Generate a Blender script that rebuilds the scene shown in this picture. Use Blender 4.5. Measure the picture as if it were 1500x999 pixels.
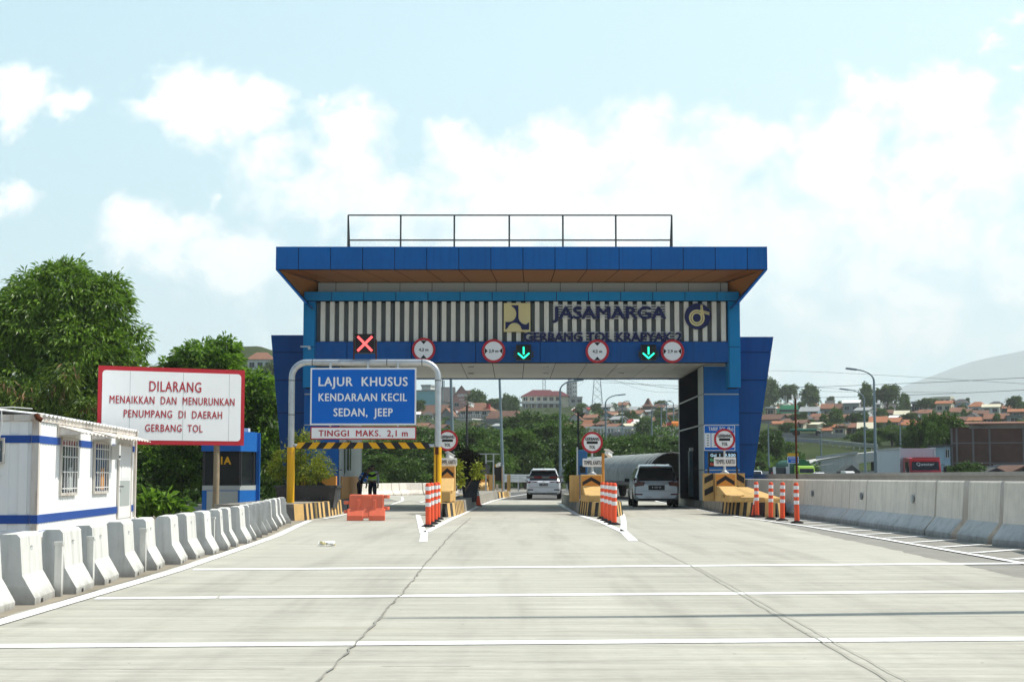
import bpy, bmesh, math, random
from mathutils import Vector, Matrix, noise
random.seed(7)
R = math.radians
for _o in list(bpy.data.objects):
    bpy.data.objects.remove(_o)
S = bpy.context.scene
C = S.collection

# ------------------------------------------------------------------ camera
F, HC, HZ = 2300.0, 1.2, 698.0          # focal length in photo pixels, eye height, horizon row
TH = math.atan((HZ - 499.5) / F)
cd = bpy.data.cameras.new('camera')
cam = bpy.data.objects.new('camera', cd)
C.objects.link(cam)
cam.location = (0, 0, HC)
cam.rotation_euler = (math.pi / 2 + TH, 0, 0)
cd.sensor_width = 36
cd.lens = F / 1500 * 36
cd.clip_start = 0.1
cd.clip_end = 16000
S.camera = cam

# ------------------------------------------------------------------ light, sky, exposure
SUN_EL, SUN_AZ = 58.0, 82.0              # azimuth from +Y (ahead) towards +X (right)
S.view_settings.view_transform = 'Standard'
S.view_settings.look = 'None'
S.view_settings.exposure = 0.38
S.view_settings.gamma = 1
S.view_settings.use_curve_mapping = False
S.render.engine = 'CYCLES'
S.cycles.use_denoising = True
S.cycles.max_bounces = 6
S.cycles.diffuse_bounces = 3
S.cycles.transparent_max_bounces = 8
S.cycles.volume_bounces = 1
S.cycles.sample_clamp_indirect = 6
sd = bpy.data.lights.new('sun', 'SUN')
sd.energy = 4.3
sd.angle = R(0.53)
sd.color = (1.0, 0.955, 0.87)
sun = bpy.data.objects.new('sun', sd)
C.objects.link(sun)
_s = Vector((math.sin(R(SUN_AZ)) * math.cos(R(SUN_EL)), math.cos(R(SUN_AZ)) * math.cos(R(SUN_EL)), math.sin(R(SUN_EL))))
sun.rotation_euler = (-_s).to_track_quat('-Z', 'Y').to_euler()

W = bpy.data.worlds.new('World')
S.world = W
W.use_nodes = True
nt = W.node_tree
nt.nodes.clear()
_n, _l = nt.nodes, nt.links


def node(t, **k):
    n = _n.new(t)
    for a, b in k.items():
        setattr(n, a, b)
    return n


def mathn(op, a, b=None, c=None, clamp=False):
    n = node('ShaderNodeMath', operation=op, use_clamp=clamp)
    for i, v in enumerate((a, b, c)):
        if v is None:
            continue
        if isinstance(v, (int, float)):
            n.inputs[i].default_value = v
        else:
            _l.new(v, n.inputs[i])
    return n.outputs[0]


out = node('ShaderNodeOutputWorld')
bg = node('ShaderNodeBackground')
_l.new(bg.outputs[0], out.inputs[0])
sky = node('ShaderNodeTexSky', sky_type='NISHITA', sun_disc=False)
sky.sun_elevation = R(SUN_EL)
sky.sun_rotation = R(SUN_AZ)
sky.air_density = 1.0
sky.dust_density = 1.6
sky.ozone_density = 1.0
bg.inputs[1].default_value = 0.10
tc = node('ShaderNodeTexCoord')
sep = node('ShaderNodeSeparateXYZ')
_l.new(tc.outputs['Generated'], sep.inputs[0])
# direction as slopes seen from the road: a = across, e = up (the front half of the sky)
yy = mathn('MAXIMUM', sep.outputs[1], 0.05)
az = mathn('DIVIDE', sep.outputs[0], yy)
el = mathn('DIVIDE', sep.outputs[2], yy)
cmb = node('ShaderNodeCombineXYZ')
_l.new(az, cmb.inputs[0])
_l.new(el, cmb.inputs[1])
nz = node('ShaderNodeTexNoise', noise_dimensions='3D')
nz.inputs['Scale'].default_value = 26
nz.inputs['Detail'].default_value = 12
nz.inputs['Roughness'].default_value = 0.64
nz.inputs['Distortion'].default_value = 0.25
_l.new(cmb.outputs[0], nz.inputs['Vector'])
nz2 = node('ShaderNodeTexNoise', noise_dimensions='3D')
nz2.inputs['Scale'].default_value = 8
nz2.inputs['Detail'].default_value = 4
_l.new(cmb.outputs[0], nz2.inputs['Vector'])


def px_dir(px, py):
    u, v = (px - 750) / F, (499.5 - py) / F
    k = math.cos(TH) - v * math.sin(TH)
    return u / k, (math.sin(TH) + v * math.cos(TH)) / k


# cumulus heads: (centre in the sky as seen down the road, half width, half height, strength)
CLOUDS = [(40, 130, 52, 34, 1), (95, 146, 34, 20, 1), (262, 128, 42, 40, 1), (320, 160, 100, 48, 1), (385, 150, 45, 36, 1), (215, 158, 48, 18, .8),
          (400, 215, 60, 40, .9), (510, 190, 58, 46, 1), (520, 240, 62, 60, 1), (470, 285, 110, 40, .9), (560, 290, 100, 50, 1), (465, 150, 15, 12, .7),
          (205, 328, 62, 34, 1), (262, 335, 70, 26, 1), (330, 372, 90, 40, 1), (250, 370, 90, 30, .8), (30, 284, 50, 18, .8), (312, 294, 14, 12, .7),
          (720, 230, 95, 46, 1), (660, 205, 40, 24, .9), (830, 245, 140, 70, 1), (925, 180, 55, 40, 1), (1000, 230, 120, 60, 1), (1090, 210, 80, 40, 1),
          (740, 300, 160, 70, 1), (930, 320, 220, 80, 1), (1290, 130, 50, 36, 1), (1360, 150, 110, 56, 1), (1430, 130, 30, 36, 1), (1240, 190, 80, 46, 1),
          (1400, 230, 130, 60, 1), (1220, 260, 140, 60, .9), (1510, 190, 60, 60, 1), (1456, 50, 24, 14, 1), (1490, 95, 26, 14, .9), (1475, 16, 34, 9, .5),
          (1300, 340, 260, 110, .85), (1130, 330, 160, 80, .9), (1300, 470, 330, 90, .55), (700, 420, 360, 70, .6)]
wn = node('ShaderNodeTexNoise', noise_dimensions='3D')
wn.inputs['Scale'].default_value = 38
wn.inputs['Detail'].default_value = 7
wn.inputs['Roughness'].default_value = 0.6
_l.new(cmb.outputs[0], wn.inputs['Vector'])
wsep = node('ShaderNodeSeparateColor')
_l.new(wn.outputs['Color'], wsep.inputs[0])
waz = mathn('ADD', az, mathn('MULTIPLY', mathn('SUBTRACT', wsep.outputs[0], 0.5), 0.040))
wel = mathn('ADD', el, mathn('MULTIPLY', mathn('SUBTRACT', wsep.outputs[1], 0.5), 0.040))
field = None
for (cx, cy, rx, ry, st) in CLOUDS:
    a0, e0 = px_dir(cx, cy)
    da = mathn('MULTIPLY', mathn('SUBTRACT', waz, a0), F / rx)
    de = mathn('MULTIPLY', mathn('SUBTRACT', wel, e0), F / ry)
    de = mathn('MAXIMUM', de, mathn('MULTIPLY', de, -0.66))      # bases fade lower than the heads
    d2 = mathn('ADD', mathn('MULTIPLY', da, da), mathn('MULTIPLY', de, de))
    g = mathn('MULTIPLY', mathn('SUBTRACT', 1.0, mathn('MULTIPLY', mathn('SQRT', d2), 0.62)), st)
    field = g if field is None else mathn('SMOOTH_MAX', field, g, 0.12)
field = mathn('MAXIMUM', field, -0.35)
m = mathn('ADD', field, mathn('MULTIPLY', mathn('SUBTRACT', nz.outputs['Fac'], 0.5), 1.8))
mask = mathn('MULTIPLY', mathn('SUBTRACT', m, 0.22), 2.3, clamp=True)
# front half only; the sky behind is left dimmer to lower the fill light
front = mathn('MULTIPLY', mathn('SUBTRACT', sep.outputs[1], 0.15), 5.0, clamp=True)
mask = mathn('MULTIPLY', mask, front)
veil = mathn('MULTIPLY', mathn('SUBTRACT', 0.30, mathn('ABSOLUTE', sep.outputs[2])), 2.2, clamp=True)   # humid air low in the sky
side = mathn('MULTIPLY', mathn('ADD', sep.outputs[0], 0.25), 1.1, clamp=True)
veil = mathn('ADD', mathn('MULTIPLY', veil, 0.42), mathn('MULTIPLY', side, 0.22), clamp=True)
shade = node('ShaderNodeMix', data_type='RGBA')
shade.inputs['A'].default_value = (8.3, 9.4, 9.7, 1)
shade.inputs['B'].default_value = (10.2, 10.5, 10.5, 1)
_l.new(mathn('MULTIPLY', mathn('SUBTRACT', mathn('ADD', m, mathn('MULTIPLY', nz2.outputs['Fac'], 1.2)), 0.8), 1.5, clamp=True), shade.inputs['Factor'])
mixv = node('ShaderNodeMix', data_type='RGBA')
_l.new(veil, mixv.inputs['Factor'])
_l.new(sky.outputs[0], mixv.inputs['A'])
mixv.inputs['B'].default_value = (6.2, 8.6, 9.4, 1)
base = node('ShaderNodeMix', data_type='RGBA')      # brightens the front half only; behind stays plain blue for less fill
_l.new(mathn('MULTIPLY', front, 0.80), base.inputs['Factor'])
_l.new(mixv.outputs['Result'], base.inputs['A'])
tint = node('ShaderNodeMix', data_type='RGBA')     # the blue is deeper on the left, away from the sun
tint.inputs['A'].default_value = (4.9, 7.5, 8.4, 1)
tint.inputs['B'].default_value = (6.9, 9.3, 9.9, 1)
_l.new(mathn('MULTIPLY', mathn('ADD', az, 0.33), 1.6, clamp=True), tint.inputs['Factor'])
_l.new(tint.outputs['Result'], base.inputs['B'])
mixc = node('ShaderNodeMix', data_type='RGBA')
_l.new(mask, mixc.inputs['Factor'])
_l.new(base.outputs['Result'], mixc.inputs['A'])
_l.new(shade.outputs['Result'], mixc.inputs['B'])
_l.new(mixc.outputs['Result'], bg.inputs[0])
W.cycles.sampling_method = 'MANUAL'
W.cycles.sample_map_resolution = 512


# ------------------------------------------------------------------ photo geometry to world metres
def GX(px, D):
    return D * px_dir(px, 600)[0]


def XZ(px, py, D):
    a, e = px_dir(px, py)
    return a * D, HC + e * D


def X(px, D, py=600):
    return px_dir(px, py)[0] * D


def Z(py, D):
    return HC + px_dir(750, py)[1] * D


def G(px, py):
    a, e = px_dir(px, py)
    D = HC / -e
    return (a * D, D)


# ------------------------------------------------------------------ materials
MATS = {}


def mat(name, c, rough=.6, metal=0., var=.12, scale=2., bump=0., dirt=None, dirt_amt=.5, streak=False, stretch=None, rand=0., island=0., grime=0., spec=.28, coat=0.):
    """Principled material: base colour broken up by two noises in world space, optional dirt and bump."""
    if name in MATS:
        return MATS[name]
    m = bpy.data.materials.new(name)
    MATS[name] = m
    m.use_nodes = True
    t = m.node_tree
    N, L = t.nodes, t.links
    p = N['Principled BSDF']
    p.inputs['Roughness'].default_value = rough
    p.inputs['Metallic'].default_value = metal
    p.inputs['Specular IOR Level'].default_value = spec if rough < .8 else min(spec, .05)
    p.inputs['Coat Weight'].default_value = coat
    geo = N.new('ShaderNodeNewGeometry')
    vec = geo.outputs['Position']
    if stretch:
        mp = N.new('ShaderNodeMapping')
        mp.inputs['Scale'].default_value = stretch
        L.new(vec, mp.inputs['Vector'])
        vec = mp.outputs[0]
    n1 = N.new('ShaderNodeTexNoise')
    n1.inputs['Scale'].default_value = scale
    n1.inputs['Detail'].default_value = 6
    n1.inputs['Roughness'].default_value = .62
    L.new(vec, n1.inputs['Vector'])
    n2 = N.new('ShaderNodeTexNoise')
    n2.inputs['Scale'].default_value = scale * .17
    n2.inputs['Detail'].default_value = 3
    L.new(vec, n2.inputs['Vector'])
    ad = N.new('ShaderNodeMath')
    ad.operation = 'ADD'
    L.new(n1.outputs['Fac'], ad.inputs[0])
    L.new(n2.outputs['Fac'], ad.inputs[1])
    src = ad.outputs[0]
    if rand:
        oi = N.new('ShaderNodeObjectInfo')
        ra = N.new('ShaderNodeMath')
        ra.operation = 'MULTIPLY_ADD'
        L.new(oi.outputs['Random'], ra.inputs[0])
        ra.inputs[1].default_value = rand
        L.new(src, ra.inputs[2])
        sb = N.new('ShaderNodeMath')
        sb.operation = 'SUBTRACT'
        L.new(ra.outputs[0], sb.inputs[0])
        sb.inputs[1].default_value = rand / 2
        src = sb.outputs[0]
    if island:                            # every cladding panel or loose piece has its own slight tone
        ia = N.new('ShaderNodeMath')
        ia.operation = 'MULTIPLY_ADD'
        L.new(geo.outputs['Random Per Island'], ia.inputs[0])
        ia.inputs[1].default_value = island
        L.new(src, ia.inputs[2])
        src = ia.outputs[0]
    mr = N.new('ShaderNodeMapRange')
    mr.inputs['From Min'].default_value = .6
    mr.inputs['From Max'].default_value = 1.4
    mr.inputs['To Min'].default_value = 1 - var
    mr.inputs['To Max'].default_value = 1 + var
    mr.clamp = False
    L.new(src, mr.inputs['Value'])
    vm = N.new('ShaderNodeVectorMath')
    vm.operation = 'SCALE'
    vm.inputs[0].default_value = c
    L.new(mr.outputs[0], vm.inputs['Scale'])
    col = vm.outputs[0]
    if dirt:
        n3 = N.new('ShaderNodeTexNoise')
        n3.inputs['Scale'].default_value = 1.0 if streak else scale * .6
        n3.inputs['Detail'].default_value = 7
        n3.inputs['Roughness'].default_value = .68
        mp2 = N.new('ShaderNodeMapping')
        mp2.inputs['Scale'].default_value = (7, 7, .55) if streak else (1, 1, 1)
        L.new(geo.outputs['Position'], mp2.inputs['Vector'])
        L.new(mp2.outputs[0], n3.inputs['Vector'])
        m3 = N.new('ShaderNodeMapRange')
        m3.inputs['From Min'].default_value = .5
        m3.inputs['From Max'].default_value = .74
        m3.inputs['To Max'].default_value = dirt_amt
        L.new(n3.outputs['Fac'], m3.inputs['Value'])
        mx = N.new('ShaderNodeMix')
        mx.data_type = 'RGBA'
        L.new(m3.outputs[0], mx.inputs['Factor'])
        L.new(col, mx.inputs['A'])
        mx.inputs['B'].default_value = (*dirt, 1)
        col = mx.outputs['Result']
    if grime:                             # splashed dirt on the lowest part of things standing on the road
        sz = N.new('ShaderNodeSeparateXYZ')
        L.new(geo.outputs['Position'], sz.inputs[0])
        n4 = N.new('ShaderNodeTexNoise')
        n4.inputs['Scale'].default_value = 5
        n4.inputs['Detail'].default_value = 6
        L.new(geo.outputs['Position'], n4.inputs['Vector'])
        hh = N.new('ShaderNodeMath')
        hh.operation = 'MULTIPLY_ADD'
        L.new(n4.outputs['Fac'], hh.inputs[0])
        hh.inputs[1].default_value = -grime * 1.6
        L.new(sz.outputs[2], hh.inputs[2])
        m4 = N.new('ShaderNodeMapRange')
        m4.inputs['From Min'].default_value = -grime * .9
        m4.inputs['From Max'].default_value = grime * .2
        m4.inputs['To Min'].default_value = .75
        m4.inputs['To Max'].default_value = 0
        L.new(hh.outputs[0], m4.inputs['Value'])
        mg = N.new('ShaderNodeMix')
        mg.data_type = 'RGBA'
        L.new(m4.outputs[0], mg.inputs['Factor'])
        L.new(col, mg.inputs['A'])
        mg.inputs['B'].default_value = (.17, .155, .13, 1)
        col = mg.outputs['Result']
    L.new(col, p.inputs['Base Color'])
    if bump:
        b = N.new('ShaderNodeBump')
        b.inputs['Strength'].default_value = bump
        b.inputs['Distance'].default_value = .02
        L.new(n1.outputs['Fac'], b.inputs['Height'])
        L.new(b.outputs[0], p.inputs['Normal'])
    return m


def glow(name, c, s):
    if name in MATS:
        return MATS[name]
    m = bpy.data.materials.new(name)
    MATS[name] = m
    m.use_nodes = True
    p = m.node_tree.nodes['Principled BSDF']
    p.inputs['Base Color'].default_value = (*c, 1)
    p.inputs['Emission Color'].default_value = (*c, 1)
    p.inputs['Emission Strength'].default_value = s
    return m


def leafmat(name, dark, light, odd=None, gloss=.18, trans=.25):
    """Foliage: each leaf keeps its own tone (attribute), the object a slight tint of its own."""
    m = bpy.data.materials.new(name)
    MATS[name] = m
    m.use_nodes = True
    t = m.node_tree
    N, L = t.nodes, t.links
    p = N['Principled BSDF']
    p.inputs['Roughness'].default_value = .42
    p.inputs['Specular IOR Level'].default_value = gloss
    at = N.new('ShaderNodeAttribute')
    at.attribute_name = 'tone'
    oi = N.new('ShaderNodeObjectInfo')
    ra = N.new('ShaderNodeMath')
    ra.operation = 'MULTIPLY_ADD'
    L.new(oi.outputs['Random'], ra.inputs[0])
    ra.inputs[1].default_value = .35
    L.new(at.outputs['Fac'], ra.inputs[2])
    sb = N.new('ShaderNodeMath')
    sb.operation = 'SUBTRACT'
    L.new(ra.outputs[0], sb.inputs[0])
    sb.inputs[1].default_value = .17
    cr = N.new('ShaderNodeValToRGB')
    cr.color_ramp.elements[0].color = (*dark, 1)
    cr.color_ramp.elements[1].color = (*light, 1)
    cr.color_ramp.elements[1].position = .9
    if odd:
        e = cr.color_ramp.elements.new(.97)
        e.color = (*odd, 1)
    L.new(sb.outputs[0], cr.inputs[0])
    L.new(cr.outputs[0], p.inputs['Base Color'])
    tr = N.new('ShaderNodeBsdfTranslucent')
    L.new(cr.outputs[0], tr.inputs[0])
    ms = N.new('ShaderNodeMixShader')
    ms.inputs[0].default_value = trans
    L.new(p.outputs[0], ms.inputs[1])
    L.new(tr.outputs[0], ms.inputs[2])
    L.new(ms.outputs[0], N['Material Output'].inputs['Surface'])
    return m


m_white = mat('white_paint', (.78, .78, .76), .5, var=.05)
m_line = mat('road_line_paint', (.80, .80, .78), .7, var=.10, scale=6, dirt=(.40, .39, .36), dirt_amt=.45)
m_black = mat('black_plastic', (.015, .015, .017), .5)
m_rubber = mat('rubber', (.02, .02, .021), .8)
m_dark = mat('dark_steel', (.045, .047, .05), .5)
m_galv = mat('galvanised_steel', (.52, .54, .55), .38, .75, var=.18, scale=5, dirt=(.25, .2, .15), dirt_amt=.4)
m_pole = mat('pole_grey', (.20, .26, .28), .5, .3)
m_rust = mat('rust', (.10, .035, .018), .85, var=.35, scale=9)
m_blue = mat('blue_panel', (.004, .115, .375), .45, .0, island=.5, var=.12, scale=.9, dirt=(.006, .05, .17), dirt_amt=.35, streak=True, spec=.22)
m_navy = mat('navy_panel', (.004, .080, .28), .45, .0, island=.5, var=.12, scale=.9, dirt=(.006, .035, .12), dirt_amt=.35, streak=True, spec=.22)
m_cyan = mat('cyan_panel', (.004, .20, .44), .45, .0, island=.5, var=.10, scale=.9, dirt=(.006, .10, .25), dirt_amt=.3, streak=True, spec=.22)
m_seam = mat('panel_seam', (.012, .018, .03), .8)
m_copper = mat('copper_panel', (.44, .185, .06), .38, .2, var=.12, scale=1)
m_ceil = mat('ceiling_panel', (.56, .56, .52), .45, .0, island=.4, var=.10, scale=.8)
m_band = mat('grey_panel', (.42, .46, .45), .45, .0, var=.08, scale=.8)
m_fin = mat('cream_fin', (.74, .715, .62), .5, var=.08, scale=3, dirt=(.40, .37, .30), dirt_amt=.4, streak=True)
m_back = mat('slate_cladding', (.20, .225, .235), .6, var=.15, scale=2)
m_glass = mat('dark_glass', (.010, .014, .018), .08, spec=.32, var=0)
m_tint = mat('smoky_glass', (.05, .07, .09), .08, spec=.8, var=0)
m_letter = mat('navy_letter', (.012, .018, .085), .5)
m_gold = mat('pale_gold', (.66, .57, .28), .5, var=.08)
m_sblue = mat('sign_blue', (.0, .135, .56), .5, spec=.2, var=.06, scale=3)
m_swhite = mat('sign_white', (.86, .87, .86), .45, var=.04, scale=3)
m_sred = mat('sign_red', (.47, .022, .035), .45, var=.08, scale=4)
m_yellow = mat('yellow_paint', (.80, .42, .008), .45, var=.08, scale=5, dirt=(.35, .2, .05), dirt_amt=.4, streak=True)
m_amber = mat('amber_concrete', (.60, .38, .14), .75, var=.12, scale=4, bump=.15, dirt=(.30, .19, .09), dirt_amt=.55, streak=True)
m_amberp = mat('amber_panel', (.62, .27, .055), .6, var=.1, scale=4)
m_orange = mat('orange_plastic', (.86, .10, .035), .45, var=.06, scale=4, dirt=(.5, .12, .06), dirt_amt=.3)
m_oranges = mat('faded_orange_plastic', (.80, .17, .09), .5, var=.12, scale=4, dirt=(.5, .15, .1), dirt_amt=.45)
m_retro = mat('reflective_band', (.80, .78, .76), .4, var=.04)
m_barrier = mat('pale_concrete', (.63, .625, .59), .8, grime=.16, var=.10, scale=7, bump=.2, dirt=(.30, .29, .26), dirt_amt=.75, streak=True, rand=.45)
m_barrier2 = mat('weathered_concrete', (.70, .65, .57), .85, grime=.2, var=.14, scale=4, bump=.3, dirt=(.34, .31, .27), dirt_amt=.5, streak=True, rand=.4)
m_foot = mat('concrete_foot', (.52, .53, .52), .85, grime=.2, var=.14, scale=5, bump=.3, dirt=(.20, .2, .19), dirt_amt=.6, rand=.3)  # cooler, greyer than the barrier tops: skylight on the foot put into the colour
m_kerb = mat('kerb_concrete', (.30, .28, .24), .9, var=.25, scale=4, bump=.3, dirt=(.08, .075, .07), dirt_amt=.8)
m_kamber = mat('kerb_amber', (.64, .42, .17), .8, var=.16, scale=5, bump=.2, dirt=(.28, .2, .12), dirt_amt=.6)
m_kblack = mat('kerb_black', (.045, .045, .045), .8, var=.3, scale=5, dirt=(.2, .18, .15), dirt_amt=.5)
m_stone = mat('black_stone', (.035, .036, .038), .6, var=.3, scale=3, dirt=(.22, .22, .21), dirt_amt=.6)
m_cont = mat('container_white', (.87, .88, .87), .45, var=.03, scale=2, dirt=(.74, .71, .64), dirt_amt=.14, streak=True)
m_stripe = mat('container_blue', (.015, .075, .33), .45, var=.12, scale=3)
m_rustw = mat('rust_streaked_white', (.66, .62, .56), .6, var=.12, scale=4, dirt=(.26, .11, .045), dirt_amt=.95, streak=True)
m_booth = mat('booth_blue', (.012, .14, .48), .4, var=.08, scale=3)
m_wood = mat('weathered_pole', (.30, .24, .16), .85, var=.3, scale=6)
m_soil = mat('soil', (.12, .09, .06), .95, var=.3, scale=5)
m_brick = mat('raw_brick', (.13, .075, .058), .9, var=.35, scale=1.3, dirt=(.10, .07, .06), dirt_amt=.6)
m_cement = mat('cement', (.33, .32, .30), .9, var=.2, scale=2, dirt=(.2, .19, .17), dirt_amt=.5)
m_bark = mat('bark', (.11, .085, .06), .9, var=.3, scale=6)


# ------------------------------------------------------------------ mesh builder
class MB:
    def __init__(s):
        s.v, s.f, s.m, s.mats, s.ids = [], [], [], [], []

    def mi(s, m):
        if m not in s.mats:
            s.mats.append(m)
        return s.mats.index(m)

    def add(s, vs, fs, m):
        b, k = len(s.v), s.mi(m)
        s.v += [tuple(v) for v in vs]
        s.f += [tuple(b + i for i in f) for f in fs]
        s.m += [k] * len(fs)
        return s

    def box(s, x0, x1, y0, y1, z0, z1, m):
        v = [(x, y, z) for z in (z0, z1) for y in (y0, y1) for x in (x0, x1)]
        return s.add(v, [(0, 2, 3, 1), (4, 5, 7, 6), (0, 1, 5, 4), (2, 6, 7, 3), (0, 4, 6, 2), (1, 3, 7, 5)], m)

    def obox(s, c, sz, m, rz=0., rx=0., ry=0.):
        mx = Matrix.Translation(c) @ Matrix.Rotation(rz, 4, 'Z') @ Matrix.Rotation(ry, 4, 'Y') @ Matrix.Rotation(rx, 4, 'X')
        h = [d / 2 for d in sz]
        v = [mx @ Vector((x, y, z)) for z in (-h[2], h[2]) for y in (-h[1], h[1]) for x in (-h[0], h[0])]
        return s.add(v, [(0, 2, 3, 1), (4, 5, 7, 6), (0, 1, 5, 4), (2, 6, 7, 3), (0, 4, 6, 2), (1, 3, 7, 5)], m)

    def prism(s, poly, y0, y1, m):
        """polygon in (x, z), extruded along y"""
        n = len(poly)
        v = [(x, y0, z) for x, z in poly] + [(x, y1, z) for x, z in poly]
        f = [tuple(range(n)), tuple(range(2 * n - 1, n - 1, -1))]
        f += [(i, (i + 1) % n, n + (i + 1) % n, n + i) for i in range(n)]
        return s.add(v, f, m)

    def xprism(s, poly, x0, x1, m):
        """polygon in (y, z), extruded along x"""
        n = len(poly)
        v = [(x0, y, z) for y, z in poly] + [(x1, y, z) for y, z in poly]
        f = [tuple(range(n)), tuple(range(2 * n - 1, n - 1, -1))]
        f += [(i, (i + 1) % n, n + (i + 1) % n, n + i) for i in range(n)]
        return s.add(v, f, m)

    def vprism(s, poly, z0, z1, m, top=None):
        """polygon in (x, y), extruded up; top = another polygon for the upper face"""
        n = len(poly)
        top = top or poly
        v = [(x, y, z0) for x, y in poly] + [(x, y, z1) for x, y in top]
        f = [tuple(range(n)), tuple(range(n, 2 * n))]
        f += [(i, (i + 1) % n, n + (i + 1) % n, n + i) for i in range(n)]
        return s.add(v, f, m)

    def sheet(s, poly, z, m):
        return s.add([(x, y, z) for x, y in poly], [tuple(range(len(poly)))], m)

    def ribbon(s, pts, w, z, m):
        """painted line along pts on the ground"""
        v, f = [], []
        for i, p in enumerate(pts):
            a, b = Vector(pts[max(0, i - 1)]), Vector(pts[min(len(pts) - 1, i + 1)])
            d = (b - a).normalized()
            nn = Vector((-d.y, d.x)) * w / 2
            p = Vector(p)
            v += [(p.x - nn.x, p.y - nn.y, z), (p.x + nn.x, p.y + nn.y, z)]
        f = [(2 * i, 2 * i + 1, 2 * i + 3, 2 * i + 2) for i in range(len(pts) - 1)]
        return s.add(v, f, m)

    def tube(s, pts, r, m, n=8):
        pts = [Vector(p) for p in pts]
        rs = r if isinstance(r, (list, tuple)) else [r] * len(pts)
        v, f = [], []
        up0 = None
        for i, p in enumerate(pts):
            d = (pts[min(len(pts) - 1, i + 1)] - pts[max(0, i - 1)]).normalized()
            if up0 is None:
                up0 = d.orthogonal().normalized()
            a = (up0 - d * up0.dot(d)).normalized()
            up0 = a
            b = d.cross(a)
            for k in range(n):
                t = 2 * math.pi * k / n
                v.append(p + (a * math.cos(t) + b * math.sin(t)) * rs[i])
        for i in range(len(pts) - 1):
            f += [(i * n + k, i * n + (k + 1) % n, (i + 1) * n + (k + 1) % n, (i + 1) * n + k) for k in range(n)]
        f += [tuple(range(n)), tuple(range((len(pts) - 1) * n, len(pts) * n))]
        return s.add(v, f, m)

    def lathe(s, prof, m, n=16, c=(0, 0, 0)):
        """profile of (r, z) turned about the vertical through c"""
        v, f = [], []
        for r, z in prof:
            for k in range(n):
                t = 2 * math.pi * k / n
                v.append((c[0] + r * math.cos(t), c[1] + r * math.sin(t), c[2] + z))
        for i in range(len(prof) - 1):
            f += [(i * n + k, i * n + (k + 1) % n, (i + 1) * n + (k + 1) % n, (i + 1) * n + k) for k in range(n)]
        f += [tuple(range(n)), tuple(range((len(prof) - 1) * n, len(prof) * n))]
        return s.add(v, f, m)

    def disc(s, cx, cz, r, y0, y1, m, n=40, r2=None):
        """upright disc (or ring) facing -y"""
        p = [(cx + r * math.cos(2 * math.pi * k / n), cz + r * math.sin(2 * math.pi * k / n)) for k in range(n)]
        if r2 is None:
            return s.prism(p, y0, y1, m)
        q = [(cx + r2 * math.cos(2 * math.pi * k / n), cz + r2 * math.sin(2 * math.pi * k / n)) for k in range(n)]
        v = [(x, y0, z) for x, z in p + q] + [(x, y1, z) for x, z in p + q]
        f = []
        for k in range(n):
            j = (k + 1) % n
            f += [(k, j, n + j, n + k), (2 * n + k, 3 * n + k, 3 * n + j, 2 * n + j), (k, 2 * n + k, 2 * n + j, j), (n + k, n + j, 3 * n + j, 3 * n + k)]
        return s.add(v, f, m)

    def text(s, txt, cx, cz, w, h, y, m, bold=0.0, thick=0.0, space=1.0, facing=1, fat=0.0):
        """lettering in the x-z plane at depth y (facing -y), fitted to w wide, h cap height (base of capitals at cz - h/2)"""
        if fat:                           # thicker strokes: the same outline again a little to each side, a hair behind
            for i, d in enumerate((-fat, fat)):
                s.text(txt, cx + d, cz, w, h, y + .002 * (i + 1), m, bold, thick, space, facing)
            for i, d in enumerate((-fat, fat)):
                s.text(txt, cx, cz + d * .7, w, h, y + .002 * (i + 3), m, bold, thick, space, facing)
        vs, fs = glyphs(txt, bold, space)
        x0, x1 = min(v[0] for v in vs), max(v[0] for v in vs)
        sx = w / (x1 - x0)
        cap = 0.727
        sz = h / cap
        vv = [(cx + facing * (v[0] - (x0 + x1) / 2) * sx, y, cz - h / 2 + v[1] * sz) for v in vs]
        if not thick:
            return s.add(vv, fs, m)
        n = len(vv)
        # front, back and sides
        from collections import Counter
        ed = Counter()
        for f in fs:
            for a, b in zip(f, f[1:] + f[:1]):
                ed[tuple(sorted((a, b)))] += 1
        vb = [(a, y + thick, c) for a, b, c in vv]
        side = [(a, b, b + n, a + n) for (a, b), k in ed.items() if k == 1]
        return s.add(vv + vb, list(fs) + [tuple(i + n for i in f[::-1]) for f in fs] + side, m)

    def build(s, name, par=None, loc=None, smooth=None, bevel=0., rot=None):
        me = bpy.data.meshes.new(name)
        me.from_pydata(s.v, [], s.f)
        for m in s.mats:
            me.materials.append(m)
        me.polygons.foreach_set('material_index', s.m)
        bm = bmesh.new()
        bm.from_mesh(me)
        bmesh.ops.recalc_face_normals(bm, faces=bm.faces)
        bm.to_mesh(me)
        bm.free()
        if smooth is not None:
            me.polygons.foreach_set('use_smooth', [True] * len(me.polygons))
            me.set_sharp_from_angle(angle=R(smooth))
        o = bpy.data.objects.new(name, me)
        C.objects.link(o)
        if par:
            o.parent = par
        if loc:
            o.location = loc
        if rot:
            o.rotation_euler = rot
        if bevel:
            b = o.modifiers.new('bevel', 'BEVEL')
            b.width = bevel
            b.segments = 2
            b.limit_method = 'ANGLE'
        return o


_GL = {}


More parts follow.
